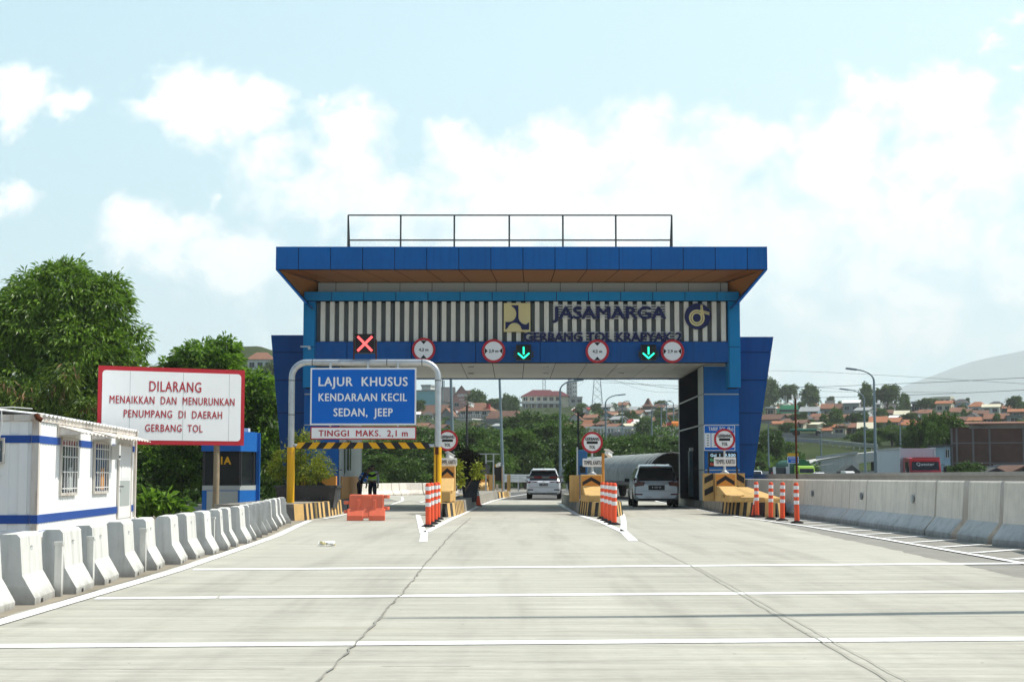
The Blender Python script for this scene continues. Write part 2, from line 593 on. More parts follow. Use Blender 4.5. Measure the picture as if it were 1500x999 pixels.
def glyphs(txt, bold, space):
    k = (txt, bold, space)
    if k not in _GL:
        cu = bpy.data.curves.new('glyphs', 'FONT')
        cu.body = txt
        cu.offset = bold
        cu.space_character = space
        cu.resolution_u = 3
        ob = bpy.data.objects.new('glyphs', cu)
        C.objects.link(ob)
        bpy.context.view_layer.update()
        me = bpy.data.meshes.new_from_object(ob.evaluated_get(bpy.context.evaluated_depsgraph_get()))
        _GL[k] = ([tuple(v.co) for v in me.vertices], [tuple(p.vertices) for p in me.polygons])
        bpy.data.objects.remove(ob)
        bpy.data.curves.remove(cu)
        bpy.data.meshes.remove(me)
    return _GL[k]


def tag(o, label=None, cat=None, group=None, kind=None):
    if label:
        o['label'] = label
    if cat:
        o['category'] = cat
    if group:
        o['group'] = group
    if kind:
        o['kind'] = kind
    return o


def empty(name, loc, label, cat, group=None, rz=0., kind=None):
    o = bpy.data.objects.new(name, None)
    C.objects.link(o)
    o.location = loc
    o.rotation_euler = (0, 0, rz)
    o.empty_display_size = .2
    return tag(o, label, cat, group, kind)


def kids(o):
    return [c for c in C.objects if c.parent is o]


KIDS = {}


def copy_tree(o, loc=None, rz=None, label=None, scale=None, par=None):
    """a thing (or part) copied with its parts and their sub-parts"""
    c = o.copy()
    C.objects.link(c)
    if par is not None:
        c.parent = par
    if o.name not in KIDS:
        KIDS[o.name] = [k for k in bpy.data.objects if k.parent is o]
    for k in KIDS[o.name]:
        copy_tree(k, par=c)
    if loc is not None:
        c.location = loc
    if rz is not None:
        c.rotation_euler = (0, 0, rz)
    if label:
        c['label'] = label
    if scale is not None:
        c.scale = scale
    return c


ORD = 'first second third fourth fifth sixth seventh eighth ninth tenth eleventh twelfth thirteenth fourteenth fifteenth sixteenth seventeenth eighteenth nineteenth twentieth'.split() + \
      ['twenty-first', 'twenty-second', 'twenty-third', 'twenty-fourth', 'twenty-fifth']


# ------------------------------------------------------------------ terrain
def prof(y):
    P = [(-100, 0), (165, 0), (205, 2.2), (260, 6.6), (330, 10), (450, 17), (650, 29), (800, 36.5), (950, 38.5), (1300, 34), (12000, 30)]
    for (a, za), (b, zb) in zip(P, P[1:]):
        if y <= b:
            t = (y - a) / (b - a)
            return za + (zb - za) * t
    return 30


def hz(x, y):
    z = prof(y)
    z += 23 * math.exp(-((x + 84) / 34) ** 2 - ((y - 500) / 110) ** 2)
    if y > 200:
        k = min(1, (y - 200) / 200)
        z += k * 1.6 * noise.noise((x * .02, y * .02, 0))
        z -= 8 * k * math.exp(-((x - 120) / 55) ** 2 - ((y - 720) / 160) ** 2) * 0
    return z - .03


def hill_D(px, py):
    for D in range(180, 1000, 2):
        if Z(py, D) <= hz(X(px, D), D):
            return float(D)
    return 820.


m_ground = mat('grassy_ground', (.030, .046, .014), .95, var=.5, scale=.35, bump=.4, dirt=(.07, .06, .035), dirt_amt=.7)
ys = [-60, -20, 0, 10, 20, 30, 40, 50, 60, 80, 100, 120, 140, 160] + list(range(170, 560, 10)) + list(range(560, 1000, 20)) + [1050, 1150, 1300, 1600, 2000, 2600, 3400, 4500, 6300, 8600]
xs = sorted(set([-6000, -4500, -3000, -1500, -900, -650, -500] + list(range(-400, 401, 10)) + [500, 650, 900, 1500, 3000, 4500, 6000]))
g = MB()
g.add([(x, y, hz(x, y)) for y in ys for x in xs], [(j * len(xs) + i, j * len(xs) + i + 1, (j + 1) * len(xs) + i + 1, (j + 1) * len(xs) + i) for j in range(len(ys) - 1) for i in range(len(xs) - 1)], m_ground)
tag(g.build('ground', smooth=40), 'grassy ground rising to the hill behind the toll gate', 'ground', kind='structure')

# ------------------------------------------------------------------ road surfaces
def pave_mat():
    m = bpy.data.materials.new('brushed_concrete')
    m.use_nodes = True
    t = m.node_tree
    N, L = t.nodes, t.links
    p = N['Principled BSDF']
    p.inputs['Roughness'].default_value = .85
    p.inputs['Specular IOR Level'].default_value = .06
    geo = N.new('ShaderNodeNewGeometry')

    def nse(scale, st, det=6, rough=.65):
        mp = N.new('ShaderNodeMapping')
        mp.inputs['Scale'].default_value = st
        L.new(geo.outputs['Position'], mp.inputs['Vector'])
        n = N.new('ShaderNodeTexNoise')
        n.inputs['Scale'].default_value = scale
        n.inputs['Detail'].default_value = det
        n.inputs['Roughness'].default_value = rough
        L.new(mp.outputs[0], n.inputs['Vector'])
        return n.outputs['Fac']

    def rng(v, a, b, lo, hi):
        r = N.new('ShaderNodeMapRange')
        r.inputs['From Min'].default_value = a
        r.inputs['From Max'].default_value = b
        r.inputs['To Min'].default_value = lo
        r.inputs['To Max'].default_value = hi
        L.new(v, r.inputs['Value'])
        return r.outputs[0]

    def mul(a, b):
        q = N.new('ShaderNodeMath')
        q.operation = 'MULTIPLY'
        L.new(a, q.inputs[0])
        L.new(b, q.inputs[1])
        return q.outputs[0]
    k = rng(nse(1, (.35, 4.2, 1), 8, .72), .3, .7, .78, 1.18)          # brushed streaks across the lanes
    k = mul(k, rng(nse(1, (.9, 16, 1), 4), .3, .7, .88, 1.10))
    k = mul(k, rng(nse(.22, (1, .45, 1), 5), .3, .7, .88, 1.10))      # broad stains
    k = mul(k, rng(nse(1, (1.6, .10, 1), 3), .48, .66, 1.0, .86))       # wheel tracks along the lanes
    k = mul(k, rng(nse(30, (1, 1, 1), 4, .8), .25, .36, .72, 1.0))      # pits and specks
    k = mul(k, rng(nse(1, (9, 38, 1), 3, .7), .3, .7, .90, 1.10))     # fine tined texture
    k = mul(k, rng(nse(1.1, (1, .6, 1), 2, .5), .70, .78, 1.0, .80))      # old oil drips and patches
    vs = N.new('ShaderNodeTexVoronoi')
    vs.inputs['Scale'].default_value = 2.2
    L.new(geo.outputs['Position'], vs.inputs['Vector'])
    k = mul(k, rng(vs.outputs['Distance'], .018, .035, .4, 1.0))
    vm = N.new('ShaderNodeVectorMath')
    vm.operation = 'SCALE'
    vm.inputs[0].default_value = (.43, .415, .355)
    L.new(k, vm.inputs['Scale'])
    mx = N.new('ShaderNodeMix')
    mx.data_type = 'RGBA'
    L.new(rng(nse(.5, (.5, 2.5, 1), 7, .7), .58, .72, 0, .35), mx.inputs['Factor'])
    L.new(vm.outputs[0], mx.inputs['A'])
    mx.inputs['B'].default_value = (.40, .34, .25, 1)
    L.new(mx.outputs['Result'], p.inputs['Base Color'])
    b = N.new('ShaderNodeBump')
    b.inputs['Strength'].default_value = .35
    b.inputs['Distance'].default_value = .01
    L.new(nse(1, (2, 40, 1), 4), b.inputs['Height'])
    L.new(b.outputs[0], p.inputs['Normal'])
    return m


m_pave = pave_mat()
m_asph = mat('asphalt', (.115, .115, .11), .9, var=.22, scale=2.5, bump=.3, dirt=(.2, .19, .17), dirt_amt=.5)
m_asph2 = mat('shoulder_asphalt', (.26, .25, .225), .9, var=.22, scale=3.5, bump=.4, dirt=(.30, .28, .24), dirt_amt=.6)
m_dust = mat('dusty_verge', (.27, .24, .19), .95, var=.3, scale=2.5, bump=.4, dirt=(.13, .12, .09), dirt_amt=.7)

LEFT = [(-4.15, -30), (-4.2, 8), (-4.2, 13), (-4.27, 20), (-4.5, 26), (-4.75, 32), (-5.25, 39), (-5.5, 43)]
RIGHT = [(6.0, -30), (6.0, 18), (6.12, 22), (6.28, 26), (6.36, 31), (6.6, 38), (7.0, 46), (7.0, 75)]


def jag(pts, amp=.04, step=.5):
    o = []
    for (a, b), (c, d) in zip(pts, pts[1:]):
        n = max(1, int(math.hypot(c - a, d - b) / step))
        for i in range(n):
            t = i / n
            o.append((a + (c - a) * t + random.uniform(-amp, amp), b + (d - b) * t))
    return o + [pts[-1]]


tag(MB().sheet([(-14, -40), (14, -40), (14, 170), (-14, 170)], .0, m_asph2).build('road_shoulder'), 'grey asphalt shoulder along both barrier rows', 'road', kind='structure')
tag(MB().sheet([(-30, -40), (-4.35, -40), (-4.35, 14), (-4.5, 22), (-4.9, 32), (-5.7, 43), (-5.9, 54), (-30, 60)], .004, m_dust).build('verge'), 'dusty verge under the white barrier row on the left', 'verge', kind='structure')
le = jag([(x - .14, y) for x, y in LEFT], .03)
re_ = jag(RIGHT, .05)
tag(MB().sheet(le + [(-5.6, 62), (-6.5, 74), (2.5, 88), (7, 75)] + re_[::-1], .006, m_pave).build('toll_plaza_pavement'), 'pale brushed concrete pavement before the toll gate', 'pavement', kind='structure')
# the asphalt road beyond the gate bends right; the left lane bends left
rd = MB()
rd.sheet([(-5, 84), (7.3, 76), (8.5, 100), (13, 130), (22, 168), (12, 168), (1.5, 128), (-3, 104)], .010, m_asph)
tag(rd.build('road_beyond'), 'dark asphalt road curving away beyond the toll gate', 'road', kind='structure')
tag(MB().sheet([(-5.5, 76), (-1.6, 76), (-1.9, 90), (-4, 104), (-9, 118), (-18, 128), (-22, 120), (-13, 108), (-8, 96)], .012, m_pave).build('left_slip_lane'), 'concrete left lane curving away behind the toll gate', 'road', kind='structure')
tag(MB().sheet([(9.6, -40), (60, -40), (70, 165), (12, 165), (9.6, 60)], .004, m_asph).build('opposite_carriageway'), 'asphalt carriageway beyond the right concrete wall', 'road', kind='structure')

ZL = .011
mk = MB()
for (a, b, w) in (((-100, 948.7), (1600, 936.3), .26), ((322, 876), (1600, 866.2), .30), ((140, 877.5), (318, 876.2), .26), ((283, 835), (1600, 825), .36)):
    p0, p1 = G(*a), G(*b)
    n = 60
    mk.ribbon([(p0[0] + (p1[0] - p0[0]) * i / n, p0[1] + (p1[1] - p0[1]) * i / n + .02 * noise.noise(((p0[0] + (p1[0] - p0[0]) * i / n) * .5, p0[1], 0))) for i in range(n + 1)], w, ZL, m_line)
tag(mk.build('stop_line_markings'), 'white transverse lines painted across the concrete lanes', 'road marking', kind='structure')
mk = MB()
mk.ribbon(LEFT, .17, ZL + .004, m_line)
mk.ribbon([(-5.3, 44.5), (-5.2, 52), (-5.1, 66), (-5.4, 78), (-6.4, 92), (-9, 104), (-14, 113)], .13, .020, m_line)
mk.ribbon([(7.05, -20), (7.05, 21.7), (7.12, 30), (7.1, 38), (6.75, 47), (6.72, 52), (6.9, 62), (7.0, 76), (8, 98), (12, 128)], .14, ZL + .004, m_line)
tag(mk.build('edge_line_markings'), 'white edge lines along the barriers and kerbs', 'road marking', kind='structure')
mk = MB()
for i in range(13):                      # hatching between the edge line and the right barrier
    y = 21 + i * 1.95
    mk.ribbon([(7.25, y), (8.3, y + 1.1)], .17, ZL, m_line)
tag(mk.build('hatch_markings'), 'white diagonal hatching beside the right concrete barriers', 'road marking', kind='structure')
mk = MB()
# pointed gores in front of the two lane islands
mk.ribbon([G(620, 794), G(622, 779)], .15, ZL, m_line)
mk.ribbon([G(620, 782), G(612, 754)], .15, ZL + .004, m_line)
mk.ribbon([G(624, 780), (-1.72, 44), (-1.55, 52), (-1.35, 64), (-.95, 78), (-.2, 93), (1.2, 110)], .16, ZL + .004, m_line)
mk.ribbon([G(928, 793), G(912, 777)], .18, ZL, m_line)
mk.ribbon([G(916, 781), (2.35, 42), (2.05, 50), (2.05, 62), (2.1, 70)], .17, ZL + .004, m_line)
mk.ribbon([(2.43, 34.5), (2.9, 41), (3.5, 50), (3.55, 60)], .15, ZL + .004, m_line)
tag(mk.build('gore_markings'), 'white pointed gore lines in front of the lane islands', 'road marking', kind='structure')
mk = MB()
for cx, cy in ((-4.2, 72), (-4.6, 86)):
    mk.sheet([(cx - .07, cy), (cx + .07, cy), (cx + .1, cy + 2.6), (cx - .04, cy + 2.6)], .022, m_line)
    mk.sheet([(cx - .45, cy + 2.2), (cx + .5, cy + 2.2), (cx + .05, cy + 4.2)], .022, m_line)
tag(mk.build('lane_arrow_markings'), 'white arrows painted on the left lane beyond the gate', 'road marking', kind='structure')
m_joint = mat('joint_tar', (.26, .25, .22), .9, var=.3, scale=6)
m_hair = mat('hairline_crack', (.31, .30, .26), .95)
jt = MB()
jp = jag([(-1.1, 5), (-1.12, 9), (-1.12, 16), (-1.2, 24), (-1.25, 32), (-1.2, 46)], .016, .22)
for i in range(len(jp) - 1):
    jt.ribbon([jp[i], jp[i + 1]], random.uniform(.010, .024), .0155 + (i % 2) * .002, m_joint)
for pts, amp, w in (([(2.12, 5), (2.2, 9), (2.3, 15), (2.4, 21), (2.4, 30)], .009, .010), ([(2.22, 5), (2.3, 9), (2.37, 15), (2.45, 21)], .009, .008)):
    jp = jag(pts, amp, .35)
    for i in range(len(jp) - 1):
        jt.ribbon([jp[i], jp[i + 1]], w, .0155 + (i % 2) * .002, m_hair)
for (a, b) in (((-40, 981), (420, 979)), ((560, 977), (690, 976)), ((60, 893), (330, 893)), ((830, 791), (1150, 790)), ((480, 829), (640, 828)), ((545, 768), (700, 767))):
    p0, p1 = G(*a), G(*b)
    jp = [(p0[0] + (p1[0] - p0[0]) * i / 24, p0[1] + random.uniform(-.012, .012)) for i in range(25)]
    jt.ribbon(jp, .013, .0145, m_hair)
tag(jt.build('pavement_joints'), 'cracked tar joints running through the concrete pavement', 'road joint', kind='structure')


# ------------------------------------------------------------------ the toll gate building
GD = 57.0
gate = empty('toll_gate', (GX(764, GD), GD, 0), 'blue panelled toll gate building spanning the lanes with a flared roof and striped cream fins', 'toll gate')
bx = gate.location.x


def L(px, py, D):
    x, z = XZ(px, py, D)
    return x - bx, z


def panels(mb, x0, x1, z0, z1, y, th, cuts, m, gap=.022, rows=None):
    """cladding panels with open seams in front of a dark backing"""
    cs = [x0] + [c for c in cuts if x0 < c < x1] + [x1]
    rs = [z0] + [c for c in (rows or []) if z0 < c < z1] + [z1]
    mb.box(x0 + .01, x1 - .01, y + .03, y + th, z0 + .01, z1 - .01, m_seam)
    for a, b in zip(cs, cs[1:]):
        for c, d in zip(rs, rs[1:]):
            mb.box(a + gap / 2, b - gap / 2, y, y + .026, c + gap / 2, d - gap / 2, m)


def cuts_px(p0, step, n, D):
    return [L(p0 + step * i, 400, D)[0] for i in range(n)]


# roof: upright blue fascia round a flared underside
DF = 55.3
fx0, fz1 = L(404, 361, DF)
fx1, fz0 = L(1124.5, 395, DF)
RB = 68.2 - GD                            # back of the roof, local y
yF = DF - GD
f = MB()
panels(f, fx0, fx1, fz0, fz1, yF, .25, cuts_px(437, 47, 15, DF), m_blue)
for sx, xx in ((0, fx0), (1, fx1)):
    a, b = (xx, xx + .03) if sx == 0 else (xx - .03, xx)
    f.box(a, b, yF + .04, RB, fz0, fz1, m_blue)
f.box(fx0 + .04, fx1 - .04, RB - .05, RB, fz0, fz1, m_blue)
f.box(fx0 + .05, fx1 - .05, yF + .26, RB - .06, fz1 - .10, fz1 - .03, m_band)
f.build('roof_fascia', gate, bevel=.006)
# flared sides
ex0, ez = L(446, 444, DF)
ex1, _ = L(1083, 444, DF)
cz_ = L(700, 414, 57.4)[1]
for xa, xb, sg in ((fx0, ex0, 1), (fx1, ex1, -1)):
    s = MB()
    s.prism([(xa, fz0 - .004), (xa + sg * .10, fz0 - .004), (xb + sg * .10, ez), (xb, ez)], yF + .012, RB, m_blue)
    s.build('roof_flare', gate)
s = MB()
x_in0, x_in1 = L(466, 414, 57.4)[0], L(1066, 414, 57.4)[0]
# copper soffit under the front overhang, in panels, and the flared inner faces
cx = [fx0 + .14] + cuts_px(437, 47, 15, DF) + [fx1 - .14]
ix = [x_in0 + (c - fx0) / (fx1 - fx0) * (x_in1 - x_in0) for c in cx]
for i in range(len(cx) - 1):
    gp = .012
    s.add([(cx[i] + gp, yF + .03, fz0 - .012), (cx[i + 1] - gp, yF + .03, fz0 - .012), (ix[i + 1] - gp, 0.37, cz_), (ix[i] + gp, 0.37, cz_)], [(0, 1, 2, 3)], m_copper)
s.add([(fx0 + .1, yF + .03, fz0 + .02), (fx1 - .1, yF + .03, fz0 + .02), (x_in1, 0.37, cz_ + .03), (x_in0, 0.37, cz_ + .03)], [(0, 1, 2, 3)], m_seam)
for xa, xb, xi, sg in ((fx0, ex0, x_in0, 1), (fx1, ex1, x_in1, -1)):
    s.add([(xa + sg * .135, yF + .03, fz0 - .01), (xb + sg * .12, yF + .02, ez + .02), (xb + sg * .14, 1.6, ez - .2), (xi - sg * .01, 0.38, cz_)], [(0, 1, 2, 3)], m_copper)
s.build('soffit', gate)
b = MB()
bz0 = L(700, 430, 57.4)[1]
panels(b, x_in0, x_in1, bz0 - .3, cz_ - .005, .36, .4, cuts_px(495, 46.4, 13, 58), m_band)
b.build('upper_wall', gate)
# cyan portal frame
ax0, az1 = L(445.5, 427, GD)
ax1, az0 = L(1083, 441, GD)
lz0 = L(445, 568, GD)[1]
lx0, lx1 = L(461, 500, GD)[0], L(1068, 500, GD)[0]
c = MB()
panels(c, ax0, ax1, az0, az1, 0, .30, cuts_px(486, 47, 13, GD), m_cyan)
rows = [L(445, y, GD)[1] for y in (508, 575)]
panels(c, ax0, lx0, lz0, az0 - .006, 0, .95, [], m_cyan, rows=rows)
panels(c, lx1, ax1, lz0, az0 - .006, 0, .95, [], m_cyan, rows=rows)
for a, q in ((ax0, -1), (lx0, 1), (lx1, -1), (ax1, 1)):
    c.box(a - .014 + q * .006, a + .014 + q * .006, .035, .93, lz0 + .02, az0 - .02, m_cyan)
c.build('portal_frame', gate, bevel=.006)
# cream fins before slate cladding
fz_b, fz_t = L(700, 500, GD)[1], az0 - .02
k = MB()
k.box(lx0 + .02, lx1 - .02, .42, .6, fz_b - .02, fz_t, m_back)
for i in range(9):
    xx = lx0 + (lx1 - lx0) * (i + .7) / 9
    k.box(xx - .012, xx + .012, .41, .43, fz_b, fz_t - .01, m_seam)
k.build('rear_cladding', gate)
k = MB()
n = 44
for i in range(n):
    xx = L(472.3 + i * 13.68, 470, GD)[0]
    if xx + .1 < lx1:
        k.box(xx - .083, xx + .083, .12, .36, fz_b + .012, fz_t + .01, m_fin)
k.build('fins', gate)
# navy beam and grey ceiling
be_z0 = L(700, 531, GD)[1]
b = MB()
panels(b, lx0 + .01, lx1 - .01, be_z0, fz_b, .06, .6, cuts_px(509, 94, 7, GD), m_navy)
b.build('beam', gate, bevel=.005)
CB = 9.6
ce = MB()
ccut = [L(486 + 47 * i, 531, GD)[0] for i in range(13)]
cxs = [ax0 + .3] + [v for v in ccut if ax0 + .3 < v < ax1 - .3] + [ax1 - .3]
for a, d in zip(cxs, cxs[1:]):
    for j in range(4):
        y0, y1 = .10 + j * (CB - .1) / 4, .10 + (j + 1) * (CB - .1) / 4
        ce.box(a + .012, d - .012, y0 + .006, y1 - .006, be_z0 + .03, be_z0 + .05, m_ceil)
ce.box(ax0 + .2, ax1 - .2, .7, CB, be_z0 + .06, fz0 - .1, m_seam)
lt = MB()
for px in (575, 690, 800, 910):
    for j in (2.2, 6.2):
        lx = L(px, 540, GD + j)[0]
        lt.obox((lx, j, be_z0 + .022), (.28, .28, .03), m_white)
        lt.obox((lx, j, be_z0 + .004), (.22, .22, .02), m_tint)
ce.build('ceiling', gate)
lt.build('ceiling_lamps', gate)
b = MB()
panels(b, ax0, ax1, be_z0 - .02, fz0, CB, .3, cuts_px(486, 80, 9, GD + CB), m_navy)
for xa in (ax0, ax1 - .06):
    b.box(xa, xa + .06, .96, CB - .01, be_z0, fz0 - .02, m_navy)
b.build('rear_wall', gate)
# columns: (outer px, inner px) mirrored; inner wall runs back beside the lane
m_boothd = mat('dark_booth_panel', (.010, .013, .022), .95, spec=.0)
for px_o, px_i, sg in ((1083, 1031, 1), (445, 497, -1)):
    D1 = 58.5
    yc = D1 - GD
    xo, xi = L(px_o, 600, D1)[0], L(px_i, 600, D1)[0]
    if sg < 0:
        xa, xb = xo, xi
    else:
        xa, xb = xi, xo
    col = MB()
    zr = [L(700, y, D1)[1] for y in (688, 622, 577)]
    panels(col, xa, xb, 0.30, be_z0 - .01, yc, 1.5, [], m_blue, rows=zr)
    xs_ = xi - sg * .004
    for za, zb in zip([.3] + zr, zr + [be_z0 - .01]):
        col.box(min(xs_, xs_ - sg * .03), max(xs_, xs_ - sg * .03), yc + .02, yc + 1.5, za + .012, zb - .012, m_band)
        col.box(xa + .02, xb - .02, yc - .012, yc + .02, zb - .03, zb + .012, m_band)
    col.build('column', gate)
    # booth wall behind the column
    bw = MB()
    xw = xi - sg * .02
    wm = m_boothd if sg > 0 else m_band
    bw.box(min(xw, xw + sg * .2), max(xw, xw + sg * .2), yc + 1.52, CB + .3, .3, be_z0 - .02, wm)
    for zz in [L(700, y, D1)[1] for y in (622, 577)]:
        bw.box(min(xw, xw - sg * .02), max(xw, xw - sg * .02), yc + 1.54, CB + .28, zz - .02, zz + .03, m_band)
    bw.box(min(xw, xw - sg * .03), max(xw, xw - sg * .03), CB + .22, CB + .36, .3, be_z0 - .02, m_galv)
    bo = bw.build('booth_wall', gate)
    if sg < 0:
        w = MB()
        w.box(xw, xw + .03, 3.9, 5.4, 1.35, 2.7, m_band)
        w.box(xw + .02, xw + .05, 4.0, 5.3, 1.45, 2.6, m_glass)
        w.box(xw + .02, xw + .06, 4.62, 4.68, 1.45, 2.6, m_galv)
        w.build('window', bo)
        d = MB()
        d.box(xw, xw + .04, 2.6, 3.3, .35, 2.6, m_galv)
        d.box(xw + .03, xw + .05, 2.7, 3.2, 1.2, 2.5, m_tint)
        d.build('door', bo)
        q = MB()
        q.box(xw, xw + .05, 1.9, 9, .35, 1.2, m_amberp)
        q.build('lower_panel', bo)
# tapering wings
for pl, sg in (([(397, 490.5), (413.5, 690), (418, 743.5), (463, 743.5), (463, 490.5)], -1), ([(1133, 493), (1103, 700), (1097, 743.5), (1060, 743.5), (1060, 491.5)], 1)):
    D1 = 60.0
    yc = D1 - GD
    P = [L(px, py, D1) for px, py in pl]
    wg = MB()
    top, bot = P[0][1], .28
    zs = [top] + [L(700, y, D1)[1] for y in (516, 557, 605, 651, 697)] + [bot]

    def edge(z):
        for (xa, za), (xb, zb) in zip(P[:3], P[1:3]):
            if zb <= z <= za + .01:
                return xa + (xb - xa) * (za - z) / (za - zb)
        return P[2][0]
    xin = P[3][0]
    for za, zb in zip(zs, zs[1:]):
        gp = .012
        wg.prism([(edge(za - gp), za - gp), (edge(zb + gp), zb + gp), (xin, zb + gp), (xin, za - gp)], yc, yc + .03, m_navy)
    ins = .03 * sg
    wg.prism([(edge(top) - ins, top - .01), (edge(3) - ins, 3), (edge(bot) - ins, bot), (xin, bot), (xin, top - .01)], yc + .035, yc + 6, m_seam)
    for za, zb in zip(zs, zs[1:]):
        wg.add([(edge(za - .012), yc + .04, za - .012), (edge(zb + .012), yc + .04, zb + .012), (edge(zb + .012), yc + 6, zb + .012), (edge(za - .012), yc + 6, za - .012)], [(0, 1, 2, 3)], m_navy)
    wg.build('wing', gate)
# roof railing
r = MB()
DR = 60.0
yr = DR - GD
rx = [L(p, 330, DR)[0] for p in (510, 587, 665.5, 746, 824.5, 902, 984)]
zt, zm, zb = L(750, 315.5, DR)[1], L(750, 352, DR)[1], fz1 - .05
for x in rx:
    r.tube([(x, yr, zb), (x, yr, zt)], .035, m_dark, 6)
for z in (zt, zm):
    r.tube([(rx[0], yr, z), (rx[-1], yr, z)], .03, m_dark, 6)
for x, q in ((rx[0], .07), (rx[-1], -.07)):
    r.tube([(x, yr + .02, zt), (x + q, yr + .25, zb)], .03, m_dark, 6)
r.build('roof_railing', gate)
# lettering and emblems on the fins
t = MB()
tx, tz = L(892.5, 457.5, GD)
t.text('JASAMARGA', tx, tz, L(975, 457, GD)[0] - L(810, 457, GD)[0], .45, .02, m_letter, bold=.0, thick=.05, fat=.026)
for j in range(6):
    z = tz + .26 - j * .095
    t.box(L(810, 457, GD)[0], L(975, 457, GD)[0], .075, .095, z - .014, z + .014, m_white)
t.build('lettering', gate)
t = MB()
tx, tz = L(883, 493, GD)
t.text('GERBANG TOL KRAPYAK 2', tx, tz, L(998, 457, GD)[0] - L(768, 457, GD)[0], .33, .02, m_letter, bold=.0, thick=.05, fat=.018)
for j in range(4):
    z = tz + .16 - j * .1
    t.box(L(768, 457, GD)[0], L(998, 457, GD)[0], .075, .09, z - .01, z + .01, m_white)
t.build('lettering', gate)
# square emblem
q = MB()
x0, z1 = L(738, 444, GD)
x1, z0 = L(777, 486, GD)
q.box(x0, x1, .0, .08, z0, z1, m_gold)
w, h = x1 - x0, z1 - z0
E = lambda u, v: (x0 + w * u, z0 + h * v)
cur = [E(.28, .92), E(.55, .92), E(.55, .52)]
cur += [E(.84 + .29 * math.cos(a), .52 + .27 * math.sin(a)) for a in [math.pi + i * math.pi / 16 for i in range(0, 9)]]
cur += [E(.95, .33), E(.95, .07), E(.68, .07)]
cur += [E(.40 + .26 * math.cos(a), .07 + .24 * math.sin(a)) for a in [i * math.pi / 12 for i in range(1, 12)]]
cur += [E(.06, .07), E(.06, .34), E(.22, .34)]
cur += [E(.20 + .27 * math.cos(a), .62 + .28 * math.sin(a)) for a in [-1.2 + i * 2.35 / 10 for i in range(0, 11)]]
qq = MB()
qq.prism(cur, -.02, -.003, m_letter)
eo = q.build('emblem_board', gate)
qq.build('emblem_mark', eo)
# round emblem
ox, oz = L(1022.3, 463.3, GD)
orad = L(1041.5, 463, GD)[0] - ox
q = MB()
q.disc(ox, oz, orad, .0, .08, m_letter, 48)
eo = q.build('round_emblem', gate)
q = MB()
cz0 = oz - .06
for ra, rb in ((.60, .47), (.43, .31)):
    n = 40
    pts = []
    for i in range(n + 1):
        a = math.pi * .5 - 2 * math.pi * i / n
        pts.append((a, 1))
    v, fcs = [], []
    for i, (a, _) in enumerate(pts):
        for rr in (ra, rb):
            ex = ox - .04 + orad * rr * math.cos(a)
            ez = cz0 + orad * rr * math.sin(a) * 1.05
            v.append((ex, -.012, ez))
    fcs = [(2 * i, 2 * i + 1, 2 * i + 3, 2 * i + 2) for i in range(n)]
    q.add(v, fcs, m_gold)
    # the tail sweeping up and out to the right
    xs0 = ox + orad * (ra - .02) - .04
    q.add([(xs0 - orad * (ra - rb), -.013, cz0), (xs0, -.013, cz0), (ox + orad * (.05 + ra * .5), -.013, cz0 + orad * 1.0), (ox + orad * (.05 + rb * .5), -.013, cz0 + orad * 1.0)], [(0, 1, 2, 3)], m_gold)
for dz in (0, .13):
    q.add([(ox + .08, -.014, oz + orad * (.50 - dz)), (ox + orad * .88, -.014, oz + orad * (.10 + .2 - dz)), (ox + orad * .88, -.014, oz + orad * (.02 + .2 - dz)), (ox + .08, -.014, oz + orad * (.41 - dz))], [(0, 1, 2, 3)], m_gold)
q.build('emblem_mark', eo)
cm = MB()
hx, hzz = L(452, 509, GD)
cm.box(hx - .25, hx + .1, -.35, -.28, hzz - .02, hzz + .03, m_galv)
cm.obox((hx + .08, -.32, hzz - .06), (.09, .2, .09), m_galv)
cm.box(hx - .03, hx + .03, -.3, -.002, hzz - .02, hzz + .02, m_galv)
cm.build('wall_camera', gate)


# ------------------------------------------------------------------ signs on the beam
def round_sign(name, px, py, r_px, D, label, group=None, txt='4,2 m', vert=True):
    x, z = XZ(px, py, D)
    r = r_px * D / F
    e = empty(name, (x, D, z), label, 'road sign', group)
    b = MB()
    b.disc(0, 0, r, 0, .03, m_sred, 48, r * .80)
    b.disc(0, 0, r * .985, .012, .034, m_swhite, 48)
    b.build('plate', e)
    t = MB()
    if txt:
        t.text(txt, 0, 0, r * .80, r * .26, -.002, m_black, fat=.004)
        for q in (-1, 1):
            if vert:
                t.add([(-r * .27, .008, q * r * .76), (r * .27, .008, q * r * .76), (0, .008, q * r * .46)], [(0, 1, 2)], m_black)
            else:
                t.add([(q * r * .76, .008, -r * .27), (q * r * .76, .008, r * .27), (q * r * .50, .008, 0)], [(0, 1, 2)], m_black)
    else:
        t.text('GERBANG', 0, r * .34, r * 1.30, r * .30, -.002, m_black, fat=.004)
        t.text('TOL', 0, -r * .42, r * .56, r * .30, -.002, m_black, fat=.004)
        t.box(-r * .52, r * .52, .006, .010, -r * .13, r * .11, m_black)
    t.build('lettering', e)
    return e


g_h = 'round height and width limit signs on the gate beam'
for px, py, txt, v, lab in ((620.5, 512, '4,2 m', True, 'round red ringed 4,2 m height limit sign behind the grey portal pipe'),
                            (723, 514, '2,9 m', False, 'round red ringed 2,9 m width limit sign below the square gold emblem'),
                            (875, 514.5, '4,2 m', True, 'round red ringed 4,2 m height limit sign between the two green arrow signals'),
                            (985, 514.5, '2,9 m', False, 'round red ringed 2,9 m width limit sign right of both green arrow signals')):
    e = round_sign('limit_sign', px, py, 17.3, GD - .12, lab, g_h, txt, v)
    b = MB()
    b.box(-.04, .04, .034, .175, -.3, .3, m_galv)
    b.build('bracket', e)

